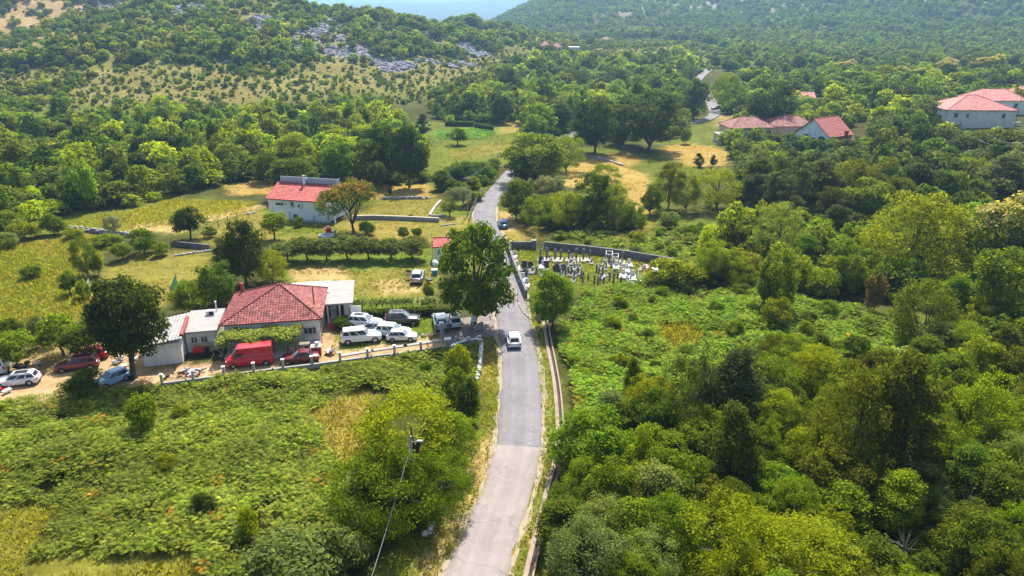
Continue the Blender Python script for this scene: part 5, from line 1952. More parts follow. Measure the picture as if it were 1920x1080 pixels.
opening(wh, (-3.9, 0, .95), .7, .6, 'S', frame='wood', glass='glass', sill=False)
for k, x in enumerate((-2.85, .75)):
    b = MB()
    b.box((x, -.2, 3.35 - k * .2), (.8, .34, .62))
    u_ = b.build('air_conditioner', M['plastic_white'], wh)
    b = MB()
    b.cyl((x - .12, -.385, 3.35 - k * .2), (0, 1, 0), .24, .03, 14)
    b.build('fan_grille', M['dark'], u_)
b = MB()
b.tube([(-1.7, -.05, 0), (-1.7, -.05, 1.9)], .05, 6)
b.build('downpipe', M['metal_dark'], wh)
b = MB()
b.box((0, -.02, .1), (Lw + .02, .06, .55))
b.build('plinth', M['concrete_pale'], wh)
# balcony on the right side
b = MB()
b.box((hw + .85, 2.6, 1.65), (1.7, 5.2, .18))
bl = b.build('balcony', M['concrete_pale'], wh)
b = MB()
b.box((hw + 1.62, 2.6, 2.15), (.08, 5.2, .75))
b.box((hw + .85, .06, 2.15), (1.6, .08, .75))
b.build('parapet', M['wood_grey'], bl)
for y in (.2, 5.0):
    b = MB()
    b.box((hw + 1.55, y, .75), (.22, .22, 1.6))
    b.build('pillar', M['plaster_blue'], bl)
opening(wh, (hw, 2.8, 2.75), .95, 2.0, 'E', 'door', 'plastic_white', 'glass', False, 0)
b = MB()
dm = at(628, 388)
dish = empty('satellite_dish', wh.matrix_basis @ Vector((0, 0, 0)), rzw)
WM = Matrix.LocRotScale(wh.location, wh.rotation_euler, None)
dish.location = WM @ Vector((hw + 1.45, .4, 2.55))
tag(dish, 'white round satellite dish on the balcony rail of the white house', 'dish')
b.loft([[(math.cos(t) * r_, y_, math.sin(t) * r_) for t in np.linspace(0, 6.283, 17)[:-1]] for r_, y_ in ((.05, .12), (.3, .07), (.5, -.06), (.5, -.09), (.28, .03), (.04, .08))])
b.build('reflector', M['plastic_white'], dish, smooth=1.0)
b = MB()
b.tube([(0, .1, -.55), (0, .15, 0)], .03, 6)
b.build('mast', M['metal'], dish)
b = MB()
b.tube([(0, 0, -.35), (0, -.5, .02)], .015, 5)
b.build('feed_arm', M['metal'], dish)

# garden terrace wall right of the white house
def wall_line(name, pts, h, t, mat, label, cat='wall', cap=None, z=0.0):
    P = [at(*p) for p in pts]
    o = empty(name, P[0])
    tag(o, label, cat)
    base = P[0]
    for i, (p, q) in enumerate(zip(P, P[1:])):
        d = q - p
        b_ = MB()
        b_.box(((p + q) / 2 - base) + Vector((0, 0, h / 2 - .1 + z)), (d.length + t * (0.98 if i else 0), t, h + .2), math.atan2(d.y, d.x))
        b_.build('wall_section', mat, o)
        if cap:
            b_ = MB()
            b_.box(((p + q) / 2 - base) + Vector((0, 0, h + .04 + z)), (d.length, t + .1, .08), math.atan2(d.y, d.x))
            b_.build('coping', cap, o)
    return o


wall_line('terrace_wall', [(662, 412), (700, 411), (760, 413), (822, 416)], .75, .35, M['concrete'], 'low grey terrace wall running from the silk tree towards the road', cap=M['concrete_pale'])
wall_line('garden_kerb', [(806, 405), (815, 390), (826, 378)], .35, .45, M['concrete_pale'], 'pale concrete kerb along the green plot by the olive trees')
wall_line('plot_wall', [(808, 407), (838, 407)], .45, .3, M['concrete'], 'short wall at the near side of the green olive plot')
wall_line('grey_garden_wall', [(332, 462), (352, 464), (392, 468)], .9, .3, M['block'], 'short dark grey wall beside the bare-trunked tree')


def stone_wall(name, pts, h, label, seed=1, mat='stone', size=.5, ragged=.35):
    """dry stone wall: each stone laid by itself"""
    rg_ = random.Random(seed)
    P = [at(*p) for p in pts]
    o = empty(name, P[0])
    tag(o, label, 'stone wall')
    meshes = []
    for k in range(6):
        b_ = MB()
        r2 = np.random.default_rng(seed * 10 + k)
        b_.loft([[(math.cos(t) * rr * size * .62 * r2.uniform(.85, 1.15), math.sin(t) * rr * size * .5 * r2.uniform(.85, 1.15), zz * size) for t in np.linspace(0, 6.283, 7)[:-1]] for zz, rr in ((0, .85), (.22, 1.05), (.5, .9), (.62, .5))])
        meshes.append(b_.mesh('stone', M[mat]))
    cnt = 0
    for p, q in zip(P, P[1:]):
        L_ = (q - p).length
        for lay in range(max(1, int(h / (size * .55)))):
            m_ = int(L_ / (size * 1.02))
            for i in range(m_):
                if cnt > 295 or (lay and rg_.random() < ragged * lay * .5):
                    continue
                s_ = link('stone', rg_.choice(meshes), o)
                d_ = (q - p).normalized()
                pp = p.lerp(q, (i + .5 * (lay % 2) + rg_.uniform(-.1, .1)) / m_) - P[0]
                s_.location = pp + Vector((-d_.y, d_.x, 0)) * rg_.uniform(-.1, .1) + Vector((0, 0, lay * size * .5 - .05))
                s_.rotation_euler = (rg_.uniform(-.15, .15), rg_.uniform(-.15, .15), math.atan2(d_.y, d_.x) + rg_.uniform(-.3, .3))
                s_.scale = [rg_.uniform(.85, 1.15)] * 3
                cnt += 1
    return o


stone_wall('dry_stone_wall', [(122, 430), (175, 436), (215, 443), (248, 445)], 1.1, 'long dry stone wall between the yellow field and the rough meadow', 2, size=.62)
stone_wall('dry_stone_wall', [(200, 458), (235, 460)], .8, 'short dry stone wall stub below the grey olive tree', 3, size=.6)
stone_wall('dry_stone_wall', [(718, 374), (770, 373), (808, 373)], .7, 'dry stone wall below the golden strip with the tiny cypress', 4, size=.6)
stone_wall('dry_stone_wall', [(903, 648), (900, 680), (894, 715)], .6, 'ruined pale stone wall along the verge below the junction', 5, 'stone_pale', .5, .5)
stone_wall('dry_stone_wall', [(330, 480), (385, 472), (420, 470)], .6, 'low dry stone edge at the far side of the fenced lawn', 6, size=.55)
stone_wall('dry_stone_wall', [(1095, 292), (1140, 302), (1172, 312)], .7, 'reddish field wall across the golden field', 7, size=.8)
stone_wall('rubble_heap', [(462, 402), (480, 400)], .7, 'heap of grey rubble beside the wire fence left of the white house', 8, 'stone_pale', .5, .3)
stone_wall('rubble_heap', [(948, 460), (962, 457), (985, 455)], .35, 'white stones at the far corner of the cemetery wall', 9, 'marble', .5, .3)
stone_wall('rubble_heap', [(812, 985), (803, 1000), (790, 1012)], .5, 'white stones in the shade of the tree by the near verge', 10, 'stone_pale', .45, .3)
stone_wall('log_pile', [(828, 424), (856, 420)], .5, 'pile of grey stones on the lawn near the road fence', 11, 'stone', .5, .3)

# ------------------------------------------------------------------ small shed by the big junction tree
s0 = at(829, 491)
ks = empty('blue_shed', s0, R(4))
tag(ks, 'small pale blue shed with a red tiled roof left of the junction tree', 'shed')
wall_block(ks, -1.15, 1.25, 0, 2.6, -.2, 2.55, M['plaster_blue'])
gable_roof(ks, -1.4, 1.5, -.3, 2.9, 2.6, 3.5, M['tile_bright'], 21, .3, .36, 1.9)
opening(ks, (-1.15, 1.2, 1.0), .8, 1.9, 'W', 'door', 'metal', 'dark', False, 0)
b = MB()
b.tube([(-1.5, -.1, 0), (-1.5, -.1, 5.0)], .035, 6)
b.build('antenna_mast', M['metal_dark'], ks)
mx = empty('cement_mixer', at(817, 505), .6)
tag(mx, 'white and blue cement mixer standing by the pale blue shed', 'mixer')
b = MB()
b.loft([[(math.cos(t) * r_, y_, .95 + math.sin(t) * r_ + y_ * .35) for t in np.linspace(0, 6.283, 13)[:-1]] for r_, y_ in ((.25, -.5), (.48, -.2), (.52, .2), (.3, .55))])
b.build('drum', M['plastic_white'], mx, smooth=.9)
for x in (-.42, .42):
    b = MB()
    b.tube([(x, -.5, 0), (x, 0, .95), (x, .55, 0)], .04, 6)
    b.build('frame', M['plastic_blue'], mx)
b = MB()
b.cyl((.48, 0, .4), (1, 0, 0), .3, .1, 14)
b.build('wheel', M['rubber'], mx)
gb = empty('blue_bin', at(815, 515), .2)
tag(gb, 'blue plastic bin in front of the cement mixer', 'bin')
b = MB()
b.box((0, 0, .4), (.75, .6, .8), taper=1.12)
b.build('body', M['plastic_blue'], gb)
b = MB()
b.box((0, 0, .84), (.92, .76, .08))
b.build('lid', M['plastic_white'], gb)
br_ = empty('wheelbarrow', at(804, 530), 2.2)
tag(br_, 'dark wheelbarrow on the lawn right of the car with open door', 'wheelbarrow')
b = MB()
b.box((0, 0, .5), (.95, .6, .3), taper=1.25)
b.build('tray', M['metal_dark'], br_)
b = MB()
b.cyl((.75, 0, .2), (0, 1, 0), .2, .08, 12)
b.build('wheel', M['rubber'], br_)
for y in (-.25, .25):
    b = MB()
    b.tube([(.75, y * .3, .2), (-.2, y, .35), (-1.0, y * 1.2, .6)], .025, 5)
    b.build('handle', M['wood'], br_)

# play things on the white house lawn
sw = empty('swing_frame', at(604, 424), R(30))
tag(sw, 'blue swing frame beside the white house balcony', 'swing')
for x in (-1.3, 1.3):
    for y in (-.8, .8):
        b = MB()
        b.tube([(x * 1.1, y, 0), (x, 0, 2.1)], .05, 6)
        b.build('leg', M['plastic_blue'], sw)
b = MB()
b.tube([(-1.35, 0, 2.1), (1.35, 0, 2.1)], .05, 6)
b.build('top_bar', M['plastic_blue'], sw)
for x in (-.5, .6):
    b = MB()
    b.box((x, 0, .55), (.45, .2, .04))
    st_ = b.build('seat', M['wood'], sw)
    b = MB()
    for q in (-.2, .2):
        b.tube([(x + q, 0, .55), (x + q, 0, 2.1)], .012, 4)
    b.build('chain', M['metal'], st_)
pl = empty('paddling_pool', at(612, 444), .1)
tag(pl, 'small white and blue pool on the lawn in front of the white house', 'pool')
b = MB()
for z_ in (.12, .32):
    ring = [(math.cos(t) * 1.25, math.sin(t) * .85, z_) for t in np.linspace(0, 6.283, 21)]
    b.tube(ring, .13, 6, cap=False)
b.build('rim', M['plastic_white'], pl)
b = MB()
b.quad(*[(math.cos(t) * 1.15, math.sin(t) * .75, .25) for t in np.linspace(0, 6.283, 17)[:-1]])
b.build('water', M['plastic_blue'], pl)
ry = empty('toy_house', at(616, 438), .3)
tag(ry, 'pink and red toy house next to the paddling pool', 'toy')
b = MB()
b.box((0, 0, .5), (1.0, .8, 1.0))
b.build('body', M['plastic_red'], ry)
b = MB()
b.add([(-.65, -.5, 1.0), (.65, -.5, 1.0), (.65, .5, 1.0), (-.65, .5, 1.0), (0, -.5, 1.45), (0, .5, 1.45)], [(0, 1, 4), (2, 3, 5), (0, 4, 5, 3), (1, 2, 5, 4), (3, 2, 1, 0)])
b.build('roof', surf('toy_pink', (.75, .25, .28), .5, .1), ry)
bk = empty('toy_tricycle', at(626, 437), 1.0)
tag(bk, 'white toy tricycle right of the toy house', 'toy')
b = MB()
b.tube([(-.4, 0, .3), (0, 0, .45), (.35, 0, .6)], .06, 6)
b.build('frame', M['plastic_white'], bk)
for x, y in ((-.4, -.25), (-.4, .25), (.4, 0)):
    b = MB()
    b.cyl((x, y, .22), (0, 1, 0), .22, .08, 12)
    b.build('wheel', M['plastic_blue'], bk)

# ------------------------------------------------------------------ drive wall with posts
DW = [at(x, y) for x, y in ((306, 727), (350, 721), (411, 713), (512, 700), (588, 691), (640, 684), (697, 676), (746, 670), (800, 662), (838, 657))]
dwl = empty('drive_wall', DW[0])
tag(dwl, 'long low concrete wall with capped posts between the drive and the left bracken', 'wall')
tot = [0.0]
for p, q in zip(DW, DW[1:]):
    tot.append(tot[-1] + (q - p).length)
for p, q in zip(DW, DW[1:]):
    d = q - p
    b = MB()
    b.box(((p + q) / 2 - DW[0]) + Vector((0, 0, .24)), (d.length + .16, .26, .74), math.atan2(d.y, d.x))
    b.build('wall_section', M['concrete'], dwl)
pm, cm_ = MB(), MB()
pm.box((0, 0, .76), (.26, .26, 1.56))
cm_.box((0, 0, 1.59), (.36, .36, .10))
pm, cm_ = pm.mesh('post', M['concrete_pale']), cm_.mesh('cap', M['plaster'])
NPOST = 11
for k in range(NPOST):
    s = tot[-1] * k / (NPOST - 1)
    i = max(j for j in range(len(tot)) if tot[j] <= s + 1e-6)
    i = min(i, len(DW) - 2)
    p = DW[i].lerp(DW[i + 1], (s - tot[i]) / (tot[i + 1] - tot[i]))
    po = link('post', pm, dwl, p - DW[0])
    po.rotation_euler = (0, 0, R(15))
    link('cap', cm_, po)
# gate posts and the curved wall to the road
gp_ = empty('gate_post', at(829, 632), R(12))
tag(gp_, 'tall concrete gate post on the car park side of the drive', 'gate post')
b = MB()
b.box((0, 0, .95), (.42, .42, 1.95))
b.build('pillar', M['concrete'], gp_)
b = MB()
b.box((0, 0, 1.98), (.58, .58, .12))
b.build('cap', M['plaster'], gp_)
gp2 = empty('gate_post', at(840, 659), R(12))
tag(gp2, 'wide capped gate post at the end of the long drive wall', 'gate post')
b = MB()
b.box((0, 0, .8), (.5, .5, 1.65))
b.build('pillar', M['concrete'], gp2)
b = MB()
b.box((0, 0, 1.68), (.78, .68, .12))
b.build('cap', M['plaster'], gp2)
wall_line('curved_wall', [(845, 661), (858, 654), (875, 649), (893, 646), (904, 648)], .75, .24, M['concrete'], 'curved low wall from the gate post to the road junction', cap=M['plaster'])
cp = empty('curved_wall_post', at(879, 649), .1)
tag(cp, 'small capped post on the curved wall', 'post')
b = MB()
b.box((0, 0, .55), (.26, .26, 1.15))
b.build('pillar', M['concrete'], cp)
b = MB()
b.box((0, 0, 1.16), (.36, .36, .1))
b.build('cap', M['plaster'], cp)
wall_line('white_wall_stub', [(903, 650), (902, 662), (900, 674)], .5, .4, M['plaster'], 'short white wall stub going down from the curved wall')
wall_line('junction_wall', [(889, 622), (905, 614)], .8, .35, M['concrete'], 'short concrete wall in the shade under the junction tree')
wall_line('parking_kerb', [(640, 668), (700, 658), (760, 649), (826, 639)], .12, .5, M['stone'], 'low stony kerb between the drive and the parking grass')

# ------------------------------------------------------------------ roadside channel
CHN = catmull([[*at(x, y).xy] for x, y in ((1022, 605), (1030, 650), (1038, 690), (1045, 735), (1050, 800), (1049, 840), (1042, 880), (1032, 915), (1021, 958), (1008, 1010), (992, 1080), (976, 1150), (955, 1240))], .9)


def extrude_line(name, line, a, b_, z0, z1, mat, parent):
    d = np.gradient(line, axis=0)
    d /= np.linalg.norm(d, axis=1)[:, None]
    nr = np.stack([d[:, 1], -d[:, 0]], -1)
    m_ = MB()
    m_.loft([[(*(p + n_ * a), z0), (*(p + n_ * b_), z0), (*(p + n_ * b_), z1), (*(p + n_ * a), z1)] for p, n_ in zip(line, nr)])
    o = m_.build(name, mat, parent)
    return o


CHN = CHN - 0  # left to right: kerb, gutter, coping
chn = empty('roadside_channel', (0, 0, 0))
tag(chn, 'concrete drainage channel running along the right side of the near road', 'channel')
extrude_line('left_wall', CHN, .42, .05, -.2, .16, M['concrete_warm'], chn)
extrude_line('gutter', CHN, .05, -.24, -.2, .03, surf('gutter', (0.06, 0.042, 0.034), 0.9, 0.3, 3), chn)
extrude_line('right_wall', CHN, -.24, -.40, -.2, .32, M['concrete_warm'], chn)
# culvert head at the upper end
cu = empty('culvert_head', at(1020, 600), R(10))
tag(cu, 'stone culvert head where the channel starts below the cemetery', 'culvert')
for x, w_ in ((-.65, .35), (.65, .35)):
    b = MB()
    b.box((x, .5, .45), (w_, 1.9, 1.1))
    b.build('side_wall', M['stone'], cu)
b = MB()
b.box((0, 1.1, .95), (1.7, .9, .25))
b.build('lintel', M['concrete_warm'], cu)
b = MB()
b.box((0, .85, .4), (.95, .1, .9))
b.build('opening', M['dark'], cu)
# kerb strip along the cemetery side of the road
KR = [at(x, y) for x, y in ((945, 490), (955, 520), (966, 552), (975, 575), (985, 590), (998, 600))]
kb = empty('broken_kerb', KR[0])
tag(kb, 'broken pale stone kerb between the road and the cemetery wall', 'kerb')
for i, (p, q) in enumerate(zip(KR, KR[1:])):
    n = max(1, int((q - p).length / .9))
    for k in range(n):
        rr = random.Random(i * 20 + k)
        if rr.random() < .18:
            continue
        m_ = p.lerp(q, (k + .5) / n) - KR[0]
        b = MB()
        b.box(m_ + Vector((rr.uniform(-.05, .05), 0, .06)), (.8, .3, .16), math.atan2((q - p).y, (q - p).x) + rr.uniform(-.06, .06))
        b.build('kerb_stone', M['concrete_warm'], kb)

# ------------------------------------------------------------------ cemetery
wall_line('cemetery_wall', [(952, 466), (962, 498), (972, 524), (987, 560)], 1.25, .25, M['block'], 'dark block wall of the cemetery along the road', cap=M['grave_grey'])
wall_line('cemetery_wall', [(952, 467), (1003, 467)], 1.25, .25, M['block'], 'short dark block wall at the far corner of the cemetery, left of its gate', cap=M['grave_grey'])
wall_line('cemetery_wall', [(1021, 467), (1100, 475), (1180, 485), (1262, 499)], 1.25, .25, M['block'], 'long dark block wall along the back of the cemetery', cap=M['grave_grey'])
gt = empty('cemetery_gate', at(1012, 467), 0)
tag(gt, 'low dark gate in the back wall of the cemetery', 'gate')
for k in range(7):
    b = MB()
    b.box((-.75 + k * .25, 0, .45), (.05, .05, .9))
    b.build('bar', M['metal_dark'], gt)
for z_ in (.2, .8):
    b = MB()
    b.box((0, 0, z_), (1.7, .05, .06))
    b.build('rail', M['metal_dark'], gt)
gq = empty('gate_pillar', at(1001, 468), 0)
tag(gq, 'block gate pillar left of the cemetery gate', 'pillar')
b = MB()
b.box((0, 0, .8), (.75, .5, 1.7))
b.build('pillar', M['block'], gq)
b = MB()
b.box((0, 0, 1.68), (.85, .6, .08))
b.build('cap', M['concrete'], gq)


def stele(h=1.35):
    a = MB()
    a.box((0, 0, h / 2), (.34, .26, h), taper=.85)
    a.box((0, 0, h + .06), (.40, .32, .12))
    a.loft([[(math.cos(t) * r_, math.sin(t) * r_, h + .12 + z_) for t in np.linspace(0, 6.283, 9)[:-1]] for r_, z_ in ((.1, 0), (.17, .1), (.15, .22), (.05, .3))])
    f = MB()
    f.box((0, -.75, .12), (.85, 1.9, .26))
    return a.mesh('stele', M['grave_grey'], .6), f.mesh('grave_slab', M['grave_pink'])


def slab_stone():
    a = MB()
    pr = [(-.42, 0), (.42, 0), (.42, .75), (.3, .98), (0, 1.08), (-.3, .98), (-.42, .75)]
    n_ = len(pr)
    a.add([(x, -.07, z + .2) for x, z in pr] + [(x, .07, z + .2) for x, z in pr], [tuple(range(n_)), tuple(range(2 * n_ - 1, n_ - 1, -1))] + [(i, n_ + i, n_ + (i + 1) % n_, (i + 1) % n_) for i in range(n_)])
    f = MB()
    f.box((0, -.7, .1), (1.0, 1.9, .24))
    return a.mesh('headstone', M['granite']), f.mesh('grave_slab', M['grave_grey'])


def white_tomb():
    a = MB()
    a.box((0, 0, .95), (.75, .14, 1.0), taper=.9)
    a.box((0, 0, .36), (.95, .3, .3))
    f = MB()
    f.box((0, -.95, .22), (1.15, 2.1, .46))
    f.box((0, -.95, .5), (.95, 1.9, .10))
    return a.mesh('headstone', M['marble']), f.mesh('grave_slab', M['marble'])


def marker():
    a = MB()
    a.box((0, 0, .5), (.26, .14, 1.0), taper=.88)
    a.box((0, 0, 1.03), (.20, .13, .1))
    f = MB()
    f.box((0, 0, .05), (.45, .3, .16))
    return a.mesh('marker_stone', M['grave_grey']), f.mesh('base', M['grave_grey'])


GR = {'stele': stele(), 'slab': slab_stone(), 'tomb': white_tomb(), 'marker': marker()}
GN = {'stele': 'grave_pillar', 'slab': 'headstone', 'tomb': 'white_tomb', 'marker': 'grave_marker'}
GC = {'stele': 'grave', 'slab': 'grave', 'tomb': 'tomb', 'marker': 'grave'}
GL = {('stele', 'back'): 'dark pillar gravestone in the row along the cemetery back wall',
      ('marker', 'mid'): 'plain dark upright grave marker in the middle of the cemetery',
      ('slab', 'left'): 'black polished headstone in the left part of the cemetery',
      ('tomb', 'left'): 'white marble tomb beside the roadside wall of the cemetery',
      ('tomb', 'right'): 'white marble tomb in the right part of the cemetery',
      ('marker', 'right'): 'plain dark upright grave marker in the right part of the cemetery',
      ('stele', 'right'): 'dark pillar gravestone standing among the white tombs',
      ('slab', 'mid'): 'black headstone among the plain markers in mid cemetery'}
GRAVES = [('stele', 'back', z_, 250) for z_ in (415, 480, 570, 628, 713, 793, 868, 935)]
GRAVES += [('slab', 'left', *p) for p in ((245, 345), (310, 340), (475, 345), (420, 300), (250, 440))]
GRAVES += [('marker', 'mid', *p) for p in ((270, 395), (370, 400), (550, 375), (650, 400), (680, 425), (708, 395), (742, 405), (810, 405), (845, 440), (868, 430), (620, 420), (770, 440))]
GRAVES += [('slab', 'mid', *p) for p in ((585, 395), (660, 372))]
GRAVES += [('marker', 'right', *p) for p in ((1008, 385), (1032, 395), (1110, 345), (1200, 410), (1085, 495), (1045, 485), (1022, 505), (985, 495), (1145, 465), (1188, 485), (1265, 485), (1160, 330), (920, 470), (860, 500), (1230, 440))]
GRAVES += [('stele', 'right', *p) for p in ((1072, 425), (1140, 300), (1280, 280))]
GRAVES += [('tomb', 'left', *p) for p in ((140, 225), (165, 345), (230, 470), (270, 530), (445, 330))]
GRAVES += [('tomb', 'right', *p) for p in ((1215, 340), (1290, 425), (1350, 315), (1385, 450), (1320, 370), (1635, 350))]
ORD = ['first', 'second', 'third', 'fourth', 'fifth', 'sixth', 'seventh', 'eighth', 'ninth', 'tenth', 'eleventh', 'twelfth', 'thirteenth', 'fourteenth', 'fifteenth']
GCLS = {}
for g_ in sorted(GRAVES, key=lambda q_: q_[2]):
    GCLS.setdefault(g_[:2], []).append(g_)
for k, (kd, wh_, zx, zy) in enumerate(GRAVES):
    p = at(940 + zx / 5.647, 440 + (zy + 12) / 5.65)
    rr = random.Random(k)
    e = empty(GN[kd], p, R(-8) + rr.uniform(-.15, .15))
    s_ = rr.uniform(.88, 1.15) * (.85 if kd == 'tomb' else 1)
    e.scale = (s_, s_, s_ * rr.uniform(.9, 1.1))
    e.rotation_euler.x = rr.uniform(-.05, .05)
    lab = ORD[GCLS[(kd, wh_)].index((kd, wh_, zx, zy))] + ' from the left: ' + GL[(kd, wh_)]
    if (zx, zy) == (1635, 350):
        lab = 'single white tomb at the far right corner of the cemetery'
    tag(e, lab, GC[kd], {'stele': 'pillar gravestones', 'slab': 'black headstones', 'tomb': 'white tombs', 'marker': 'plain grave markers'}[kd])
    a_, b2 = GR[kd]
    link('headstone' if kd != 'marker' else 'marker_stone', a_, e)
    link('grave_slab' if kd != 'marker' else 'base', b2, e)
rr = random.Random(88)
SM = MB()
SM.box((0, 0, .3), (.3, .12, .6), taper=.85)
SM = SM.mesh('small_stone', M['stone'])
SM2 = MB()
SM2.box((0, -.5, .08), (.7, 1.5, .2))
SM2 = SM2.mesh('kerb_slab', M['grave_grey'])
for k in range(44):
    zx, zy = rr.uniform(300, 1380), rr.uniform(255, 500)
    e = empty('small_gravestone', at(940 + zx / 5.647, 440 + zy / 5.65), R(-8) + rr.uniform(-.2, .2))
    e.scale = (rr.uniform(.8, 1.2),) * 2 + (rr.uniform(.7, 1.6),)
    tag(e, 'small low weathered gravestone half sunk in the cemetery grass', 'grave', 'small sunken gravestones')
    link('headstone', SM, e)
    link('grave_slab', SM2, e)
for k, (zx, zy, lab) in enumerate(((1138, 300, 'taller pale metal grave frame in the right half of the cemetery'), (1202, 300, 'lower pale metal grave frame right of the taller one'))):
    e = empty('grave_canopy', at(940 + zx / 5.647, 440 + zy / 5.65), R(-8))
    tag(e, lab, 'grave canopy')
    hh = 1.75 - .45 * k
    for x in (-.5, .5):
        for y in (-.9, .9):
            b = MB()
            b.box((x, y, hh / 2), (.07, .07, hh))
            b.build('post', M['plastic_white'], e)
    b = MB()
    for y in (-.9, .9):
        b.box((0, y, hh), (1.07, .07, .07))
    for x in (-.5, .5):
        b.box((x, 0, hh), (.07, 1.73, .07))
    b.build('top_frame', M['plastic_white'], e)
# wire fence posts by the road, green net, etc.
def rail_fence(name, pts, h, label, mat='wood_grey', gap=1.6, rails=2, rail=True):
    P = [at(*p) for p in pts]
    o = empty(name, P[0])
    tag(o, label, 'fence')
    pm_ = MB()
    pm_.box((0, 0, h / 2), (.11, .11, h))
    pm_ = pm_.mesh('post', M[mat])
    for p, q in zip(P, P[1:]):
        n_ = max(1, int((q - p).length / gap))
        for k in range(n_ + (1 if q is P[-1] else 0)):
            link('post', pm_, o, p.lerp(q, k / n_) - P[0])
        if rail:
            for r_ in range(rails):
                z_ = h * (.45 + .45 * r_)
                b_ = MB()
                b_.tube([p - P[0] + Vector((0, .06, z_)), q - P[0] + Vector((0, .06, z_))], .035, 5)
                b_.build('rail', M[mat], o)
    return o


rail_fence('road_fence', [(879, 420), (884, 402), (890, 388), (897, 374), (905, 362)], 1.2, 'grey wooden rail fence along the left side of the road bend')
rail_fence('wire_fence', [(383, 445), (410, 428), (445, 410)], 1.4, 'wire fence with thin posts crossing the lawn left of the white house', 'metal_dark', 2.4)
rail_fence('field_fence', [(1312, 262), (1335, 268), (1352, 275)], 1.3, 'grey fence at the edge of the far golden field', 'wood_grey', 1.2)
for nm, pts, lab, hgt in (('green_net_fence', ((322, 558), (332, 532)), 'dark green net fence at the lawn corner behind the shed', 1.5), ('grey_net_fence', ((157, 562), (163, 546), (168, 532)), 'blue-grey net fence curving along the lawn left edge', .9)):
    P = [at(*p) for p in pts]
    e = empty(nm, P[0])
    tag(e, lab, 'fence')
    for p, q in zip(P, P[1:]):
        d = q - p
        b = MB()
        b.box((p + q) / 2 - P[0] + Vector((0, 0, hgt / 2)), (d.length, .03, hgt), math.atan2(d.y, d.x))
        b.build('net', surf('net_' + nm, (.03, .12, .07) if hgt > 1 else (.25, .33, .38), .7, .3, 6), e)
    for p in P:
        b = MB()
        b.tube([p - P[0], p - P[0] + Vector((0, 0, hgt + .15))], .04, 6)
        b.build('post', M['metal_dark'], e)

# ------------------------------------------------------------------ cars
PAINT = {k: paint('paint_' + k, *v) for k, v in dict(white=((.80, .81, .82),), silver=((.42, .44, .47), .4), grey=((.085, .080, .085), .5), dkred=((.17, .012, .03), .2), red=((.58, .010, .030),),
                                                    blue=((.03, .10, .24), .3), bluegrey=((.20, .23, .27), .4), pale=((.66, .67, .69), .2), ltblue=((.33, .52, .68),)).items()}
WHEEL = {}


def wheel_meshes(r):
    key = round(r, 2)
    if key not in WHEEL:
        a = MB()
        prof = [(r * .62, -.1), (r * .95, -.105), (r, -.06), (r, .06), (r * .95, .105), (r * .62, .1)]
        n_ = 18
        vv = [(math.cos(6.2832 * k / n_) * q, y_, math.sin(6.2832 * k / n_) * q) for q, y_ in prof for k in range(n_)]
        ff = [(i * n_ + k, i * n_ + (k + 1) % n_, (i + 1) * n_ + (k + 1) % n_, (i + 1) * n_ + k) for i in range(5) for k in range(n_)]
        a.add(vv, ff)
        c = MB()
        c.cyl((0, 0, 0), (0, 1, 0), r * .60, .13, 16)
        for k in range(5):
            t = 6.2832 * k / 5
            c.box((math.cos(t) * r * .34, 0, math.sin(t) * r * .34), (r * .13, .19, r * .13))
        c.cyl((0, 0, 0), (0, 1, 0), r * .14, .2, 8)
        WHEEL[key] = (a.mesh('tyre', M['rubber'], .6), c.mesh('rim', M['rim']))
    return WHEEL[key]


SPEC = dict(
    # L, W, H, belt, hood, x of: windscreen base, roof front, roof rear, rear glass base; wheel radius; clearance; glass panes per side
    hatch=dict(L=4.1, W=1.75, H=1.5, belt=.92, hood=.86, wf=.85, rf=.15, rr=-1.45, wr=-1.92, r=.32, cl=.2, panes=2),
    saloon=dict(L=4.5, W=1.74, H=1.42, belt=.90, hood=.84, wf=.80, rf=.10, rr=-1.05, wr=-1.62, r=.31, cl=.2, panes=2),
    estate=dict(L=4.7, W=1.80, H=1.48, belt=.93, hood=.86, wf=.95, rf=.30, rr=-1.85, wr=-2.24, r=.33, cl=.2, panes=3),
    suv=dict(L=4.75, W=1.92, H=1.74, belt=1.10, hood=1.03, wf=.95, rf=.25, rr=-1.80, wr=-2.22, r=.37, cl=.28, panes=3),
    bigsuv=dict(L=5.1, W=2.0, H=1.92, belt=1.22, hood=1.14, wf=.95, rf=.42, rr=-2.22, wr=-2.46, r=.40, cl=.32, panes=3),
    van=dict(L=5.4, W=2.02, H=2.48, belt=1.25, hood=1.12, wf=2.15, rf=1.30, rr=-2.62, wr=-2.68, r=.35, cl=.24, panes=1),
    camper=dict(L=4.9, W=1.9, H=2.1, belt=1.15, hood=1.05, wf=1.9, rf=1.25, rr=-2.2, wr=-2.42, r=.33, cl=.22, panes=2),
)


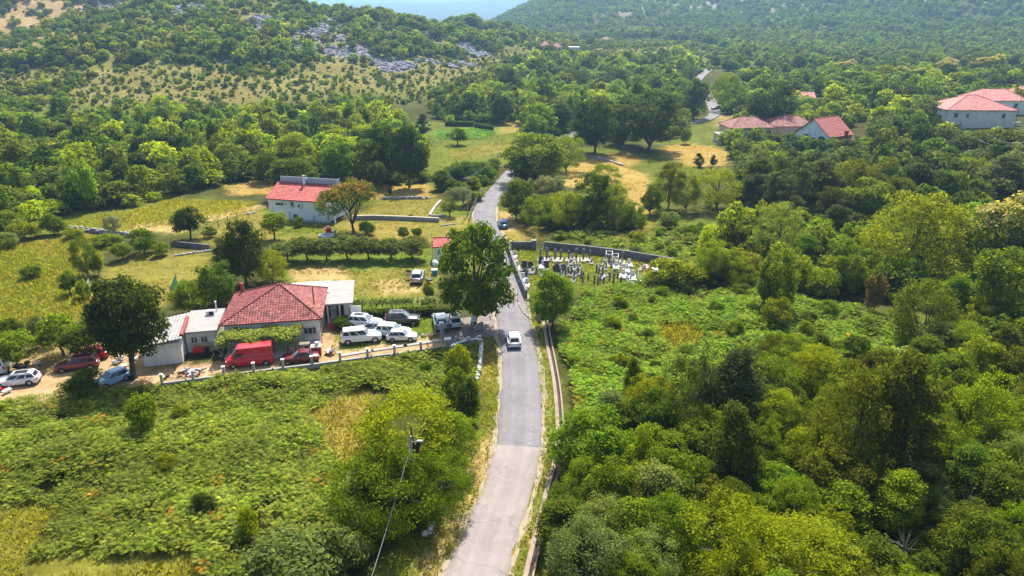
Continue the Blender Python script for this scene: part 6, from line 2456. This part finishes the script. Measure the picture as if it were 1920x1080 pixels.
def car(kind, pos, rz_, color, label, extra=(), group=None, scale=0.96):
    s = SPEC[kind]
    L, W, H, belt, hood = s['L'], s['W'] / 2, s['H'], s['belt'], s['hood']
    e = empty({'van': 'panel_van', 'camper': 'white_van', 'bigsuv': 'suv', 'estate': 'estate_car', 'saloon': 'saloon_car', 'hatch': 'hatchback'}.get(kind, kind), pos, rz_)
    e.scale = (scale,) * 3
    tag(e, label, 'van' if kind in ('van', 'camper') else 'car', group)
    pm_ = PAINT[color]
    cl = s['cl']

    def sec(x, w, top, lo=cl, crown=.03):
        return [(x, -w * .80, lo), (x, -w * .97, lo + .12), (x, -w, lo + (top - lo) * .55), (x, -w * .965, top - .07), (x, -w * .86, top), (x, 0, top + crown),
                (x, w * .86, top), (x, w * .965, top - .07), (x, w, lo + (top - lo) * .55), (x, w * .97, lo + .12), (x, w * .80, lo)]
    f, rb_ = L / 2, -L / 2
    b = MB()
    tail = belt + (.02 if kind != 'saloon' else -.02)
    b.loft([sec(f, W * .74, hood - .26, cl + .10, .01), sec(f - .12, W * .88, hood - .15, cl + .02), sec(f - .38, W * .97, hood - .06), sec((f + s['wf']) / 2, W, hood), sec(s['wf'] + .05, W, belt), sec(0, W, belt + .01),
            sec(s['wr'] + .1, W, belt), sec(rb_ + .25, W * .98, tail - .02), sec(rb_ + .06, W * .92, tail - .08, cl + .03), sec(rb_, W * .84, tail - .22, cl + .12, .0)])
    body = b.build('body', pm_, e, smooth=.75)
    # cabin
    wb, wt_ = W * .88, W * (.72 if kind != 'van' else .84)
    zr = H
    base = [(s['wf'], -wb * .92), (s['wf'], wb * .92), (s['wr'], wb * .93), (s['wr'], -wb * .93)]
    top = [(s['rf'], -wt_ * .93), (s['rf'], wt_ * .93), (s['rr'], wt_ * .93), (s['rr'], -wt_ * .93)]
    mid_x = (s['rf'] + s['rr']) / 2
    z0 = belt - .03
    cb = MB()
    ring0 = [(base[0][0], base[0][1], z0), (base[1][0], base[1][1], z0), (0, wb, z0), (base[2][0], base[2][1], z0), (base[3][0], base[3][1], z0), (0, -wb, z0)]
    ring1 = [(top[0][0], top[0][1], zr - .07), (top[1][0], top[1][1], zr - .07), (mid_x, wt_, zr - .05), (top[2][0], top[2][1], zr - .07), (top[3][0], top[3][1], zr - .07), (mid_x, -wt_, zr - .05)]
    ring2 = [(x * .96 + mid_x * .04 - (.10 if x > mid_x else -.08), y * .86, zr) for x, y, z in ring1]
    cb.loft([ring0, ring1, ring2])
    cb.build('cabin', pm_, body, smooth=.35)

    def glass(name, q, mat='glass', par=None, off=.012):
        q = [Vector(p) for p in q]
        nn = (q[1] - q[0]).cross(q[3] - q[0]).normalized()
        c = sum(q, Vector()) / 4
        if nn.dot(c - Vector((mid_x, 0, (belt + zr) / 2 - .1))) < 0:
            nn = -nn
        m_ = MB()
        m_.add([p + nn * off for p in q] + [p - nn * .01 for p in q], [(0, 1, 2, 3), (0, 4, 5, 1), (1, 5, 6, 2), (2, 6, 7, 3), (3, 7, 4, 0)])
        return m_.build(name, M[mat], par or body)

    def bil(q, u, v_):
        a, b_, c, d = [Vector(p) for p in q]
        return (a.lerp(b_, u)).lerp(d.lerp(c, u), v_)

    def sub(q, u0, u1, v0, v1):
        return [bil(q, u0, v0), bil(q, u1, v0), bil(q, u1, v1), bil(q, u0, v1)]
    fr = [ring0[0], ring0[1], ring1[1], ring1[0]]
    glass('windscreen', sub(fr, .06, .94, .08, .92), 'glass_light')
    re = [ring0[4], ring0[3], ring1[3], ring1[4]]
    if kind != 'van':
        glass('rear_window', sub(re, .10, .90, .18 if kind != 'saloon' else .06, .88))
    for sgn in (0, 1):
        if sgn:
            qa = [ring0[1], ring0[2], ring1[2], ring1[1]]
            qb = [ring0[2], ring0[3], ring1[3], ring1[2]]
        else:
            qa = [ring0[0], ring0[5], ring1[5], ring1[0]]
            qb = [ring0[5], ring0[4], ring1[4], ring1[5]]
        if kind == 'van':
            glass('side_window', sub(qa, .12, .58, .10, .52))
        else:
            glass('side_window', sub(qa, .14, .95, .12, .86))
            if s['panes'] == 3:
                glass('side_window', sub(qb, .05, .48, .12, .86))
                glass('side_window', sub(qb, .55, .93, .16, .84))
            else:
                glass('side_window', sub(qb, .05, .86, .12, .84))
    # wheels
    r = s['r']
    tm_, rm_ = wheel_meshes(r)
    fx, rx_ = f - .85, rb_ + .85
    arch = MB()
    for x in (fx, rx_):
        for y in (-1, 1):
            ws_ = empty('wheel', (x, y * (W - .09), r))
            ws_.parent = e
            link('tyre', tm_, ws_)
            link('rim', rm_, ws_)
            pts = [(x + math.cos(t) * (r + .07), y * (W + .004), r + math.sin(t) * (r + .07)) for t in np.linspace(-.25, math.pi + .25, 13)]
            inn = [(x + math.cos(t) * (r - .02), y * (W + .006), r + math.sin(t) * (r - .02)) for t in np.linspace(-.25, math.pi + .25, 13)]
            for k in range(12):
                arch.quad(pts[k], pts[k + 1], inn[k + 1], inn[k])
    arch.build('wheel_arch', M['dark'], body)
    for y in (-1, 1):
        m_ = MB()
        m_.box((f - .13, y * W * .66, hood - .24), (.16, W * .34, .15), y * .25)
        m_.build('headlight', M['lamp_clear'], body)
        m_ = MB()
        zt = tail - .18
        m_.box((rb_ + .07, y * W * .76, zt), (.14, W * .24, .22 if kind in ('hatch', 'saloon', 'estate') else .36), -y * .2)
        m_.build('taillight', M['lamp_red'], body)
        m_ = MB()
        m_.box((s['wf'] - .22, y * (W + .08), belt + .05), (.11, .2, .14))
        m_.build('mirror', pm_, body)
        m_ = MB()
        m_.box((.05, y * (W + .002), belt - .16), (.18, .03, .035))
        m_.build('door_handle', M['metal'], body)
    m_ = MB()
    m_.box((f - .02, 0, cl + .24), (.06, W * 1.1, .2))
    m_.build('grille', M['dark'], body)
    m_ = MB()
    m_.box((rb_ - .005, 0, tail - .42), (.03, .5, .12))
    m_.build('number_plate', M['plastic_white'], body)
    m_ = MB()
    m_.box((rb_ + .03, 0, cl + .12), (.1, W * 1.5, .12))
    m_.build('bumper', M['dark'], body)
    if 'rails' in extra:
        for y in (-1, 1):
            m_ = MB()
            m_.tube([(s['rf'] - .1, y * wt_ * .84, zr + .02), (mid_x, y * wt_ * .84, zr + .07), (s['rr'] + .1, y * wt_ * .84, zr + .02)], .025, 5)
            m_.build('roof_rail', M['metal'], body)
    if 'sunroof' in extra:
        m_ = MB()
        m_.box((mid_x + .1, 0, zr + .006), ((s['rf'] - s['rr']) * .62, wt_ * 1.15, .02))
        m_.build('sunroof', M['glass'], body)
    if 'opendoor' in extra:
        m_ = MB()
        m_.box((.35, W + .42, .85), (.08, .95, .75), R(-14))
        d_ = m_.build('door', pm_, body)
        m_ = MB()
        m_.box((.36, W + .42, 1.38), (.05, .85, .34), R(-14))
        m_.build('window', M['glass'], d_)
    return e


YW = facing(at(440, 700), at(830, 650))
car('hatch', at(963, 643), R(94), 'white', 'white hatchback driving away along the road')
car('hatch', at(943, 425), R(97), 'blue', 'dark blue car parked in the shade at the road bend')
car('estate', at(33, 720), R(180) + YW - R(2), 'white', 'white estate car with a glass roof on the dirt yard', ('sunroof', 'rails'))
car('camper', at(6, 690), R(112), 'white', 'white van at the left edge beside the tyres')
car('estate', at(146, 690), R(180) + YW + R(3), 'dkred', 'dark red estate car under the fruit trees on the dirt yard', ('rails',))
car('van', at(470, 682), R(180) + YW - R(2), 'red', 'bright red high roofed van before the vine pergola')
car('saloon', at(563, 677), R(180) + YW - R(6), 'dkred', 'dark red saloon parked right of the red van')
car('bigsuv', at(678, 640), YW - R(4), 'white', 'largest white off-road car, nearest the drive')
car('suv', at(684, 612), R(-9), 'white', 'white car with a dark sunroof behind the grey-blue one', ('sunroof',))
car('estate', at(697, 622), R(174), 'bluegrey', 'grey-blue car wedged between two white ones')
car('suv', at(755, 606), R(3), 'grey', 'dark grey off-road estate with roof rails by the hedge', ('rails', 'sunroof'))
car('suv', at(737, 630), R(-8), 'white', 'white car behind the small silver hatchback')
car('hatch', at(754, 637), R(2), 'pale', 'small silver hatchback nearest the drive wall', scale=.92)
car('suv', at(826, 610), R(101), 'silver', 'silver car at the gate, seen from behind')
car('hatch', at(852, 607), R(103), 'pale', 'pale car half under the junction tree')
car('suv', at(783, 525), R(92), 'silver', 'silver car with an open door on the back lawn', ('opendoor',))
car('hatch', at(211, 718), R(180) + YW + R(40), 'ltblue', 'light blue car wreck half hidden under the large dark tree')
car('saloon', at(1343, 205), R(200), 'grey', 'dark car far up the road before the curve')
for k, (px, py, lab) in enumerate(((118, 655, None), )):
    car('hatch', at(170, 672), R(180) + YW, 'red', 'red car hidden in the shade behind the dark red estate')

# tyres and scrap lying about the yard
TY = wheel_meshes(.34)[0]


def tyre(p, rot, label, group='loose tyres'):
    o = link('loose_tyre', TY)
    o.location = p
    o.rotation_euler = rot
    tag(o, label, 'tyre', group)


for k, (px, py) in enumerate(((30, 687), (38, 686), (46, 689), (34, 692), (52, 684))):
    p = at(px, py)
    tyre(p + Vector((0, 0, .12 + (.2 if k > 2 else 0))), (R(90), 0, k), ['leftmost', 'second', 'middle', 'front', 'rightmost'][k] + ' dark tyre of the heap between the two white vehicles')
for k, (px, py) in enumerate(((214, 705), (224, 703))):
    p = at(px, py)
    tyre(p + Vector((0, 0, .34)), (R(8), R(0), .3 + k * .2), ['upright tyre left of two above the light blue wreck', 'upright tyre right of two above the light blue wreck'][k])
tyre(at(248, 712) + Vector((0, 0, .15)), (R(80), 0, 0), 'flat tyre at the foot of the large dark tree')


def scrap(name, px, py, label, seed, n, mats, spread=1.2, cat='scrap'):
    rr = random.Random(seed)
    e = empty(name, at(px, py), rr.uniform(0, 3))
    tag(e, label, cat)
    for k in range(n):
        b_ = MB()
        kind = rr.random()
        c = (rr.uniform(-spread, spread), rr.uniform(-spread * .6, spread * .6), rr.uniform(.1, .45))
        if kind < .45:
            b_.box(c, (rr.uniform(.2, .9), rr.uniform(.15, .6), rr.uniform(.05, .35)), rr.uniform(0, 3), rr.uniform(-.4, .4))
            nm = 'sheet'
        else:
            a_ = rr.uniform(0, 6.28)
            b_.tube([c, (c[0] + math.cos(a_) * rr.uniform(.5, 1.2), c[1] + math.sin(a_) * .6, c[2] + rr.uniform(.1, .9))], .04, 5)
            nm = 'bar'
        b_.build(nm, M[rr.choice(mats)], e)
    return e


scrap('scrap_heap', 235, 675, 'heap of scrap metal and bicycle parts left of the shed', 1, 22, ['rust', 'metal', 'metal_dark', 'plastic_white'], 1.3)
scrap('scrap_heap', 250, 690, 'pale crates and sheets piled at the large dark tree', 2, 12, ['plastic_white', 'concrete_pale', 'metal', 'board'], 1.1)
scrap('scrap_heap', 332, 706, 'scrap stacked behind the left end of the drive wall', 3, 18, ['rust', 'metal', 'metal_dark', 'plastic_white', 'stone'], 1.5)
scrap('scrap_heap', 370, 702, 'bicycle frame and pale boxes on the drive near the wall', 4, 10, ['metal', 'plastic_white', 'rust'], 1.0)
scrap('scrap_heap', 68, 692, 'yellowish bags beside the dark tyres', 5, 8, ['board', 'plastic_white', 'dark'], .9)
scrap('scrap_heap', 430, 672, 'driftwood and pots at the terrace edge left of the red van', 6, 12, ['wood', 'wood_grey', 'stone_pale'], 1.2)
scrap('scrap_heap', 8, 735, 'white debris at the lower left end of the dirt yard', 7, 8, ['plastic_white', 'plastic_red', 'stone_pale'], 1.0)
scrap('lumber_pile', 812, 628, 'pile of brownish planks by the gate post on the parking grass', 8, 16, ['board', 'wood', 'concrete_warm'], 1.3, 'lumber')
scrap('garden_cart', 622, 662, 'rusty garden cart at the end of the terrace path', 9, 12, ['rust', 'metal_dark', 'stone_pale'], .7, 'cart')
scrap('grave_rubble', 1205, 503, 'broken slabs at the right end of the cemetery', 10, 16, ['grave_pink', 'stone_pale', 'rust'], 1.6, 'rubble')
scrap('grave_rubble', 1190, 524, 'pale rubble at the near edge of the cemetery below the white tombs', 11, 14, ['stone_pale', 'marble', 'grave_grey'], 1.8, 'rubble')

# ------------------------------------------------------------------ poles and wires
def pole(px, base, top_, label, r=.11, lamp=None, arms=0, mat='concrete', box=False, lean=0.0):
    p = at(px, base)
    h = height_to(p, top_)
    e = empty('utility_pole', p)
    tag(e, label, 'pole')
    e.rotation_euler = (0, lean, 0)
    b_ = MB()
    b_.tube([(0, 0, -.3), (0, 0, h)], [r, r * .65], 8)
    b_.build('shaft', M[mat], e)
    for k in range(arms):
        b_ = MB()
        b_.box((0, -.1, h - .35 - k * .6), (1.3, .09, .1))
        a_ = b_.build('crossarm', M['metal'], e)
        for x in (-.55, 0, .55):
            b_ = MB()
            b_.cyl((x, -.1, h - .22 - k * .6), (0, 0, 1), .05, .18, 8)
            b_.build('insulator', M['plastic_white'], a_)
    if lamp:
        b_ = MB()
        b_.tube([(0, 0, h - .55), (lamp * .6, -.05, h - .42)], .035, 6)
        a_ = b_.build('lamp_arm', M['metal'], e)
        b_ = MB()
        b_.loft([[(lamp * (.5 + x), y, h - .44 + z) for y, z in ((-w_, 0), (-w_ * .8, .07), (w_ * .8, .07), (w_, 0), (0, -.05))] for x, w_ in ((0, .05), (.12, .10), (.38, .10), (.48, .04))])
        b_.build('lamp_head', M['plastic_white'], a_)
    if box:
        b_ = MB()
        b_.box((.05, -.28, 1.5), (.62, .3, .75))
        b_.build('meter_box', M['plastic_white'], e)
        b_ = MB()
        b_.box((-.15, -.3, .55), (.4, .4, 1.15))
        b_.build('plinth', M['concrete'], e)
    return p, h


def wire(a, b_, sag, label, r=.018, mat='metal'):
    pts = [Vector(a).lerp(Vector(b_), t) - Vector((0, 0, sag * 4 * t * (1 - t))) for t in np.linspace(0, 1, 13)]
    m_ = MB()
    m_.tube(pts, r, 5)
    tag(m_.build('overhead_wire', M[mat]), label, 'wire')


pl_, hl = pole(779, 968, 818, 'street lamp pole rising out of the yellow-green tree', .13, .9, 0, 'wood_grey')
wire(pl_ + Vector((.1, 0, hl - .3)), at(690, 1130) + Vector((0, 0, 1.0)), .25, 'single overhead wire dropping from the street lamp to the lower frame edge', .03, 'metal')
pj, hj = pole(888, 616, 522, 'pale pole with a meter box in front of the junction tree', .10, .35, 0, 'concrete_pale', True)
wire(pj + Vector((0, 0, hj - .1)), at(861, 636), 0, 'steel stay wire from the meter box pole to the drive gate', .03, 'metal')
p1, h1_ = pole(877, 405, 331, 'light pole with twin lamps beside the road fence', .12, .55, 1, 'wood_grey')
p2, h2_ = pole(933, 332, 287, 'thin dark pole at the far road bend by the meadow', .11, None, 1, 'wood')
p3, h3_ = pole(1467, 245, 205, 'lamp pole between the beige house and the big dark tree', .11, .9, 0, 'concrete')
p4, h4_ = pole(1385, 215, 178, 'thin grey pole beside the far curve of the road', .10, None, 1, 'wood_grey')
p5, h5_ = pole(1893, 348, 264, 'leaning dark pole near the right frame edge', .13, None, 0, 'wood', lean=R(6))
p6, h6_ = pole(1902, 240, 180, 'dark pole in front of the far white house', .11, None, 0, 'wood')
p7, h7_ = pole(1326, 186, 150, 'pale pole left of the far curve of the road', .1, None, 0, 'concrete')
p8, h8_ = pole(595, 345, 325, 'slim pole behind the white house roof', .08, None, 0, 'wood')
wire(p1 + Vector((0, 0, h1_ - .3)), p2 + Vector((0, 0, h2_ - .3)), .6, 'wire between the twin lamp pole and the far bend pole')
wire(p5 + Vector((.9, 0, h5_ - .2)), at(1850, 250, 12), 1.0, 'upper wire from the leaning pole to the pink roofed house', .02, 'plastic_white')
wire(p5 + Vector((.9, 0, h5_ - .6)), at(1835, 262, 9), 1.0, 'lower wire from the leaning pole to the pink roofed house', .02, 'plastic_white')
wire(p3 + Vector((.4, 0, h3_ - .2)), at(1618, 230, 14), .8, 'wire from the lamp pole to the light blue house', .018, 'metal_dark')

# ------------------------------------------------------------------ village houses on the right
def village_house(px0, px1, base, label, wallmat, tilemat_, wall_top, ridge_top, dpt, kind='hip', rot=0.0, name='village_house', wins=(), ridge=.35, colw=.5, row=.6):
    a, b_ = at(px0, base), at(px1, base)
    b_.x = at(px0, base).x + (px1 - px0) / FP * depth(a)
    b_ = Vector((b_.x, a.y + (b_.x - a.x) * math.tan(rot), a.z))
    w = (b_ - a).length
    c = (a + b_) / 2
    e = empty(name, c, facing(a, b_))
    tag(e, label, 'house')
    he = height_to(c, wall_top)
    hr = he + (ridge_top if ridge_top < 20 else 3)
    wall_block(e, -w / 2 + .4, w / 2 - .4, .4, dpt - .4, -3, he, M[wallmat])
    if kind == 'hip':
        hip_roof(e, -w / 2, w / 2, 0, dpt, he, [(-w * ridge / 2, dpt / 2, hr), (w * ridge / 2, dpt / 2, hr)], M[tilemat_], 31, colw, row)
    else:
        gable_roof(e, -w / 2, w / 2, 0, dpt, he, hr, M[tilemat_], 31, colw, row)
    for wx_, wz_, ww, wh2 in wins:
        opening(e, (wx_ * w / 2, .4, he - wz_), ww, wh2, 'S', glass='glass')
    return e, w, he, hr


bh, w, he, hr = village_house(1368, 1456, 268, 'beige house with an old red hip roof and a terrace', 'plaster_cream', 'tile_old', 240, 2.6, 11, 'hip', R(6), 'beige_house', ((-.7, 1.3, .9, 1.5), (-.15, 1.4, 1.0, 1.2), (.25, 1.4, 1.6, 1.2), (.7, 1.4, 1.6, 1.2)), .3)
b = MB()
b.box((-w / 2 - 1.0, 2.5, he - 3.6), (4.2, 6.5, 3.0))
tr_ = b.build('terrace', M['plaster_cream'], bh)
b = MB()
b.box((-w / 2 - 1.0, 2.5, he - 2.0), (4.5, 6.8, .18))
b.build('terrace_floor', M['concrete'], tr_)
for k in range(9):
    b = MB()
    b.box((-w / 2 - 3.0 + k * .5, -.75, he - 1.45), (.07, .07, .95))
    b.build('baluster', M['plastic_white'], tr_)
b = MB()
b.box((-w / 2 - 1.0, -.75, he - .95), (4.3, .1, .08))
b.build('handrail', M['plastic_white'], tr_)
village_house(1448, 1532, 256, 'house with a weathered brown-red hip roof behind the beige house', 'plaster_cream', 'tile_old', 237, 2.5, 11, 'hip', R(3), 'brown_roofed_house', (), .4)
# light blue gabled house: gable end faces left, roof slope faces the viewer
g0, g1 = at(1552, 278), at(1600, 272)
gz = facing(at(1543, 280), at(1605, 276))
bl_ = empty('blue_gabled_house', g0, R(33))
tag(bl_, 'light blue gabled house with arched openings and a red roof', 'house')
gw = 10.5
hE = height_to(g0, 258)
hR = hE + 4.6
dpt = 11.0
b = MB()
b.add([(0, 0, -3), (0, dpt, -3), (0, dpt, hE), (0, dpt / 2, hR - .2), (0, 0, hE), (gw, 0, -3), (gw, dpt, -3), (gw, dpt, hE), (gw, dpt / 2, hR - .2), (gw, 0, hE)],
      [(4, 3, 2, 1, 0), (5, 6, 7, 8, 9), (0, 5, 9, 4), (2, 7, 6, 1), (4, 9, 8, 3), (3, 8, 7, 2), (0, 1, 6, 5)])
b.build('wall', M['plaster_blue'], bl_)
wall_block(bl_, .3, gw - .3, -.06, .1, -3, hE - .1, M['plaster_red'], 'front_wall')
gable_roof(bl_, -.5, gw + .5, -.5, dpt + .5, hE, hR, M['tile_rose'], 41, .45, .55)
for yc, lab in ((2.3, 0), (7.4, 1)):
    b = MB()
    pts = [(-.06, yc + math.cos(t) * 1.45, hE - 1.6 + math.sin(t) * 1.7) for t in np.linspace(0, math.pi, 13)] + [(-.06, yc - 1.45, hE - 3.4), (-.06, yc + 1.45, hE - 3.4)]
    b.add(pts + [(.12, y, z) for _, y, z in pts], [tuple(range(15))] + [(i, (i + 1) % 15, 15 + (i + 1) % 15, 15 + i) for i in range(15)])
    ar = b.build('arched_opening', M['glass'], bl_)
    b = MB()
    b.tube([(-.1, yc + math.cos(t) * 1.5, hE - 1.6 + math.sin(t) * 1.75) for t in np.linspace(0, math.pi, 13)], .12, 6)
    b.build('arch_trim', M['plaster'], ar)
opening(bl_, (-.02, 4.85, hE - 1.9), .8, 2.3, 'W', 'door', 'wood', 'dark', False, 0)
b = MB()
b.box((6.6, -.8, hE - .3), (.75, .75, 3.6))
b.build('chimney', M['rust'], bl_)
wall_block(bl_, 6.9, 9.6, -2.4, -.07, -3, hE - 1.3, M['plaster_red'], 'porch')
b = MB()
b.add([(6.7, -2.7, hE - 1.45), (9.9, -2.7, hE - 1.45), (9.9, .02, hE - .6), (6.7, .02, hE - .6), (6.7, -2.7, hE - 1.6), (9.9, -2.7, hE - 1.6), (9.9, .02, hE - .75), (6.7, .02, hE - .75)],
      [(0, 1, 2, 3), (7, 6, 5, 4), (0, 4, 5, 1), (1, 5, 6, 2), (3, 7, 4, 0)])
b.build('porch_roof', M['tile_bright'], bl_)
village_house(1496, 1528, 197, 'small white house with a salmon roof among the trees', 'plaster', 'tile_pink', 184, 2.0, 7, 'gable', R(-4), 'small_white_house', ((-.6, 1.3, .8, 1.8), (0, 1.3, .8, 1.2)))
village_house(1768, 1898, 243, 'large pink hip roofed white house above the dark wood', 'plaster', 'tile_pink', 207, 3.6, 15, 'hip', R(-3), 'pink_roofed_house', ((-.7, 1.5, 1.2, 1.4), (-.38, 1.6, .8, 1.2), (.62, 1.6, 1.0, 1.4)), .12)
village_house(1838, 1925, 216, 'pale blue-white house with a pink roof behind the large pink roofed one', 'plaster_blue', 'tile_pink', 189, 3.0, 14, 'hip', R(2), 'far_white_house', ((.5, 1.5, 1.2, 1.3), (-.3, 1.5, 1.2, 1.3)), .5)
village_house(1905, 1990, 196, 'pink roofed house cut by the right frame edge', 'plaster', 'tile_pink', 180, 2.8, 12, 'hip', 0, 'edge_house', ((-.4, 1.5, 1.2, 1.3),), .4)
wall_line('courtyard_wall', [(1890, 238), (1912, 236)], 1.2, .3, M['plaster'], 'short white wall beside the large pink roofed house')
# far hamlet at the valley end
for k, (x0, x1, bs, tp, rt, wm, tm2, lab) in enumerate((
        (1013, 1033, 93, 86, 5, 'plaster_cream', 'tile_old', 'far house at the hill foot, left of the hamlet'), (1034, 1055, 97, 89, 5, 'plaster_cream', 'tile_old', 'far red roofed house in the middle of the hamlet'),
        (1068, 1086, 98, 91, 4, 'plaster', 'flat', 'far white flat building right of the hamlet'), (1134, 1148, 64, 59, 4, 'plaster', 'flat', 'tiny white house on the mountain slope'),
        (1168, 1186, 60, 55, 5, 'plaster_cream', 'tile_pink', 'tiny pink roofed house on the mountain slope'), (1128, 1146, 79, 74, 4, 'plaster_cream', 'tile_old', 'tiny house at the mountain foot'))):
    if tm2 == 'flat':
        a = at(x0, bs)
        b_ = a + Vector(((x1 - x0) / FP * depth(a), 0, 0))
        w = (b_ - a).length
        e = empty('far_house', (a + b_) / 2, 0)
        tag(e, lab, 'house')
        hh = max(3, height_to((a + b_) / 2, tp))
        wall_block(e, -w / 2, w / 2, 0, 8, -2, hh, M['plaster'])
        b = MB()
        b.box((0, 4, hh + .15), (w + .8, 8.8, .3))
        b.build('roof', M['plastic_white'], e)
        for x in (-.25, .25):
            opening(e, (x * w, 0, hh - 1.6), 1.4, 1.4, 'S', glass='glass', sill=False)
    else:
        village_house(x0, x1, bs, lab, wm, tm2, tp, rt * .6, 9, 'hip', 0, 'far_house', ((-.4, 1.6, 1.4, 1.4), (.4, 1.6, 1.4, 1.4)), .3, 1.2, 1.4)
tw = at(1452, 101)
e = empty('dark_tower', tw, 0)
tag(e, 'dark square water tower alone in the far wood', 'tower')
ht_ = max(5, height_to(tw, 88))
wall_block(e, -3.6, 3.6, 0, 7, -2, ht_, M['block'])
b = MB()
b.box((0, 3.5, ht_ + .15), (7.8, 7.6, .3))
b.build('roof', M['metal_dark'], e)

# vegetable plot: crop rows
VP = polyw([(815, 262), (822, 246), (905, 240), (930, 250), (915, 262)])
x, y = sample(VP, 1.0, 501, .3)
rng = np.random.default_rng(501)
n = len(x)
s = rng.uniform(.7, 1.2, n)
T['crop'] = (.10, .26, .05)
scatter('vegetable_crop', TUFTS + FERNS[:2], x, y, terrain(x, y), np.stack([s * 1.3, s * 1.3, s], -1), tints(['crop', 'crop', 'fern3'], n, rng), 502, 'green vegetable rows in the plot by the meadow', 'crops')
for k, (u0, v0_, u1, v1_, lab) in enumerate(((835, 236, 888, 237, 'dark clipped hedge along the far side of the vegetable plot'), (890, 240, 925, 246, 'second dark hedge at the right end of the vegetable plot'), (862, 228, 890, 226, 'short hedge beyond the vegetable plot'))):
    a, b_ = at(u0, v0_), at(u1, v1_)
    n = 2600
    rg = np.random.default_rng(600 + k)
    t_ = rg.uniform(0, 1, n)
    X = a.x + (b_.x - a.x) * t_
    Y = a.y + (b_.y - a.y) * t_ + rg.uniform(-.9, .9, n)
    Z = a.z + rg.uniform(0, 1.8, n)
    c_ = link('hedge', leaf_mesh('hedge', np.stack([X, Y, Z], -1), rg.normal(0, .5, (n, 3)) + np.array((0, -.2, .5)), .28, M['leaf_dense'], 601 + k, .6))
    c_['tint'] = [.09, .14, .03]
    tag(c_, lab, 'hedge')

# short uneven grass on lawns and meadows
LX, LY, LT = [], [], []
rng = np.random.default_rng(900)
for k, (c, pw) in enumerate(COVER_W):
    if c not in (LAWN, LUSH, GRASS, DRY, GOLD, ROUGH, STRAW) or pw[:, 1].mean() > 230 or pw[:, 1].mean() < 70:
        continue
    x, y = sample(pw, 0.85, 900 + k)
    ok = road_dist(x, y) > 3.0
    for kp in KEEP[:4]:
        ok &= ~inside(kp, x, y)
    x, y = x[ok], y[ok]
    LX.append(x)
    LY.append(y)
    LT.append(np.array(c)[None, :] * rng.uniform(.8, 1.35, (len(x), 1)) * np.array((1.05, 1.05, .8)))
x, y, t = np.concatenate(LX), np.concatenate(LY), np.concatenate(LT)
pa = fbm(x / 4, y / 4, 12)
ok = rng.random(len(x)) < 0.25 + ss(.35, .65, pa)
x, y, t, pa = x[ok], y[ok], t[ok], pa[ok]
s_ = rng.uniform(.4, 1.0, len(x)) * (.3 + .6 * pa)
scatter('lawn_grass', TUFTS, x, y, terrain(x, y), np.stack([s_ * 1.9, s_ * 1.9, s_ * .8], -1), t, 901, 'short uneven grass of the lawns and mown meadows', 'grass', .1)
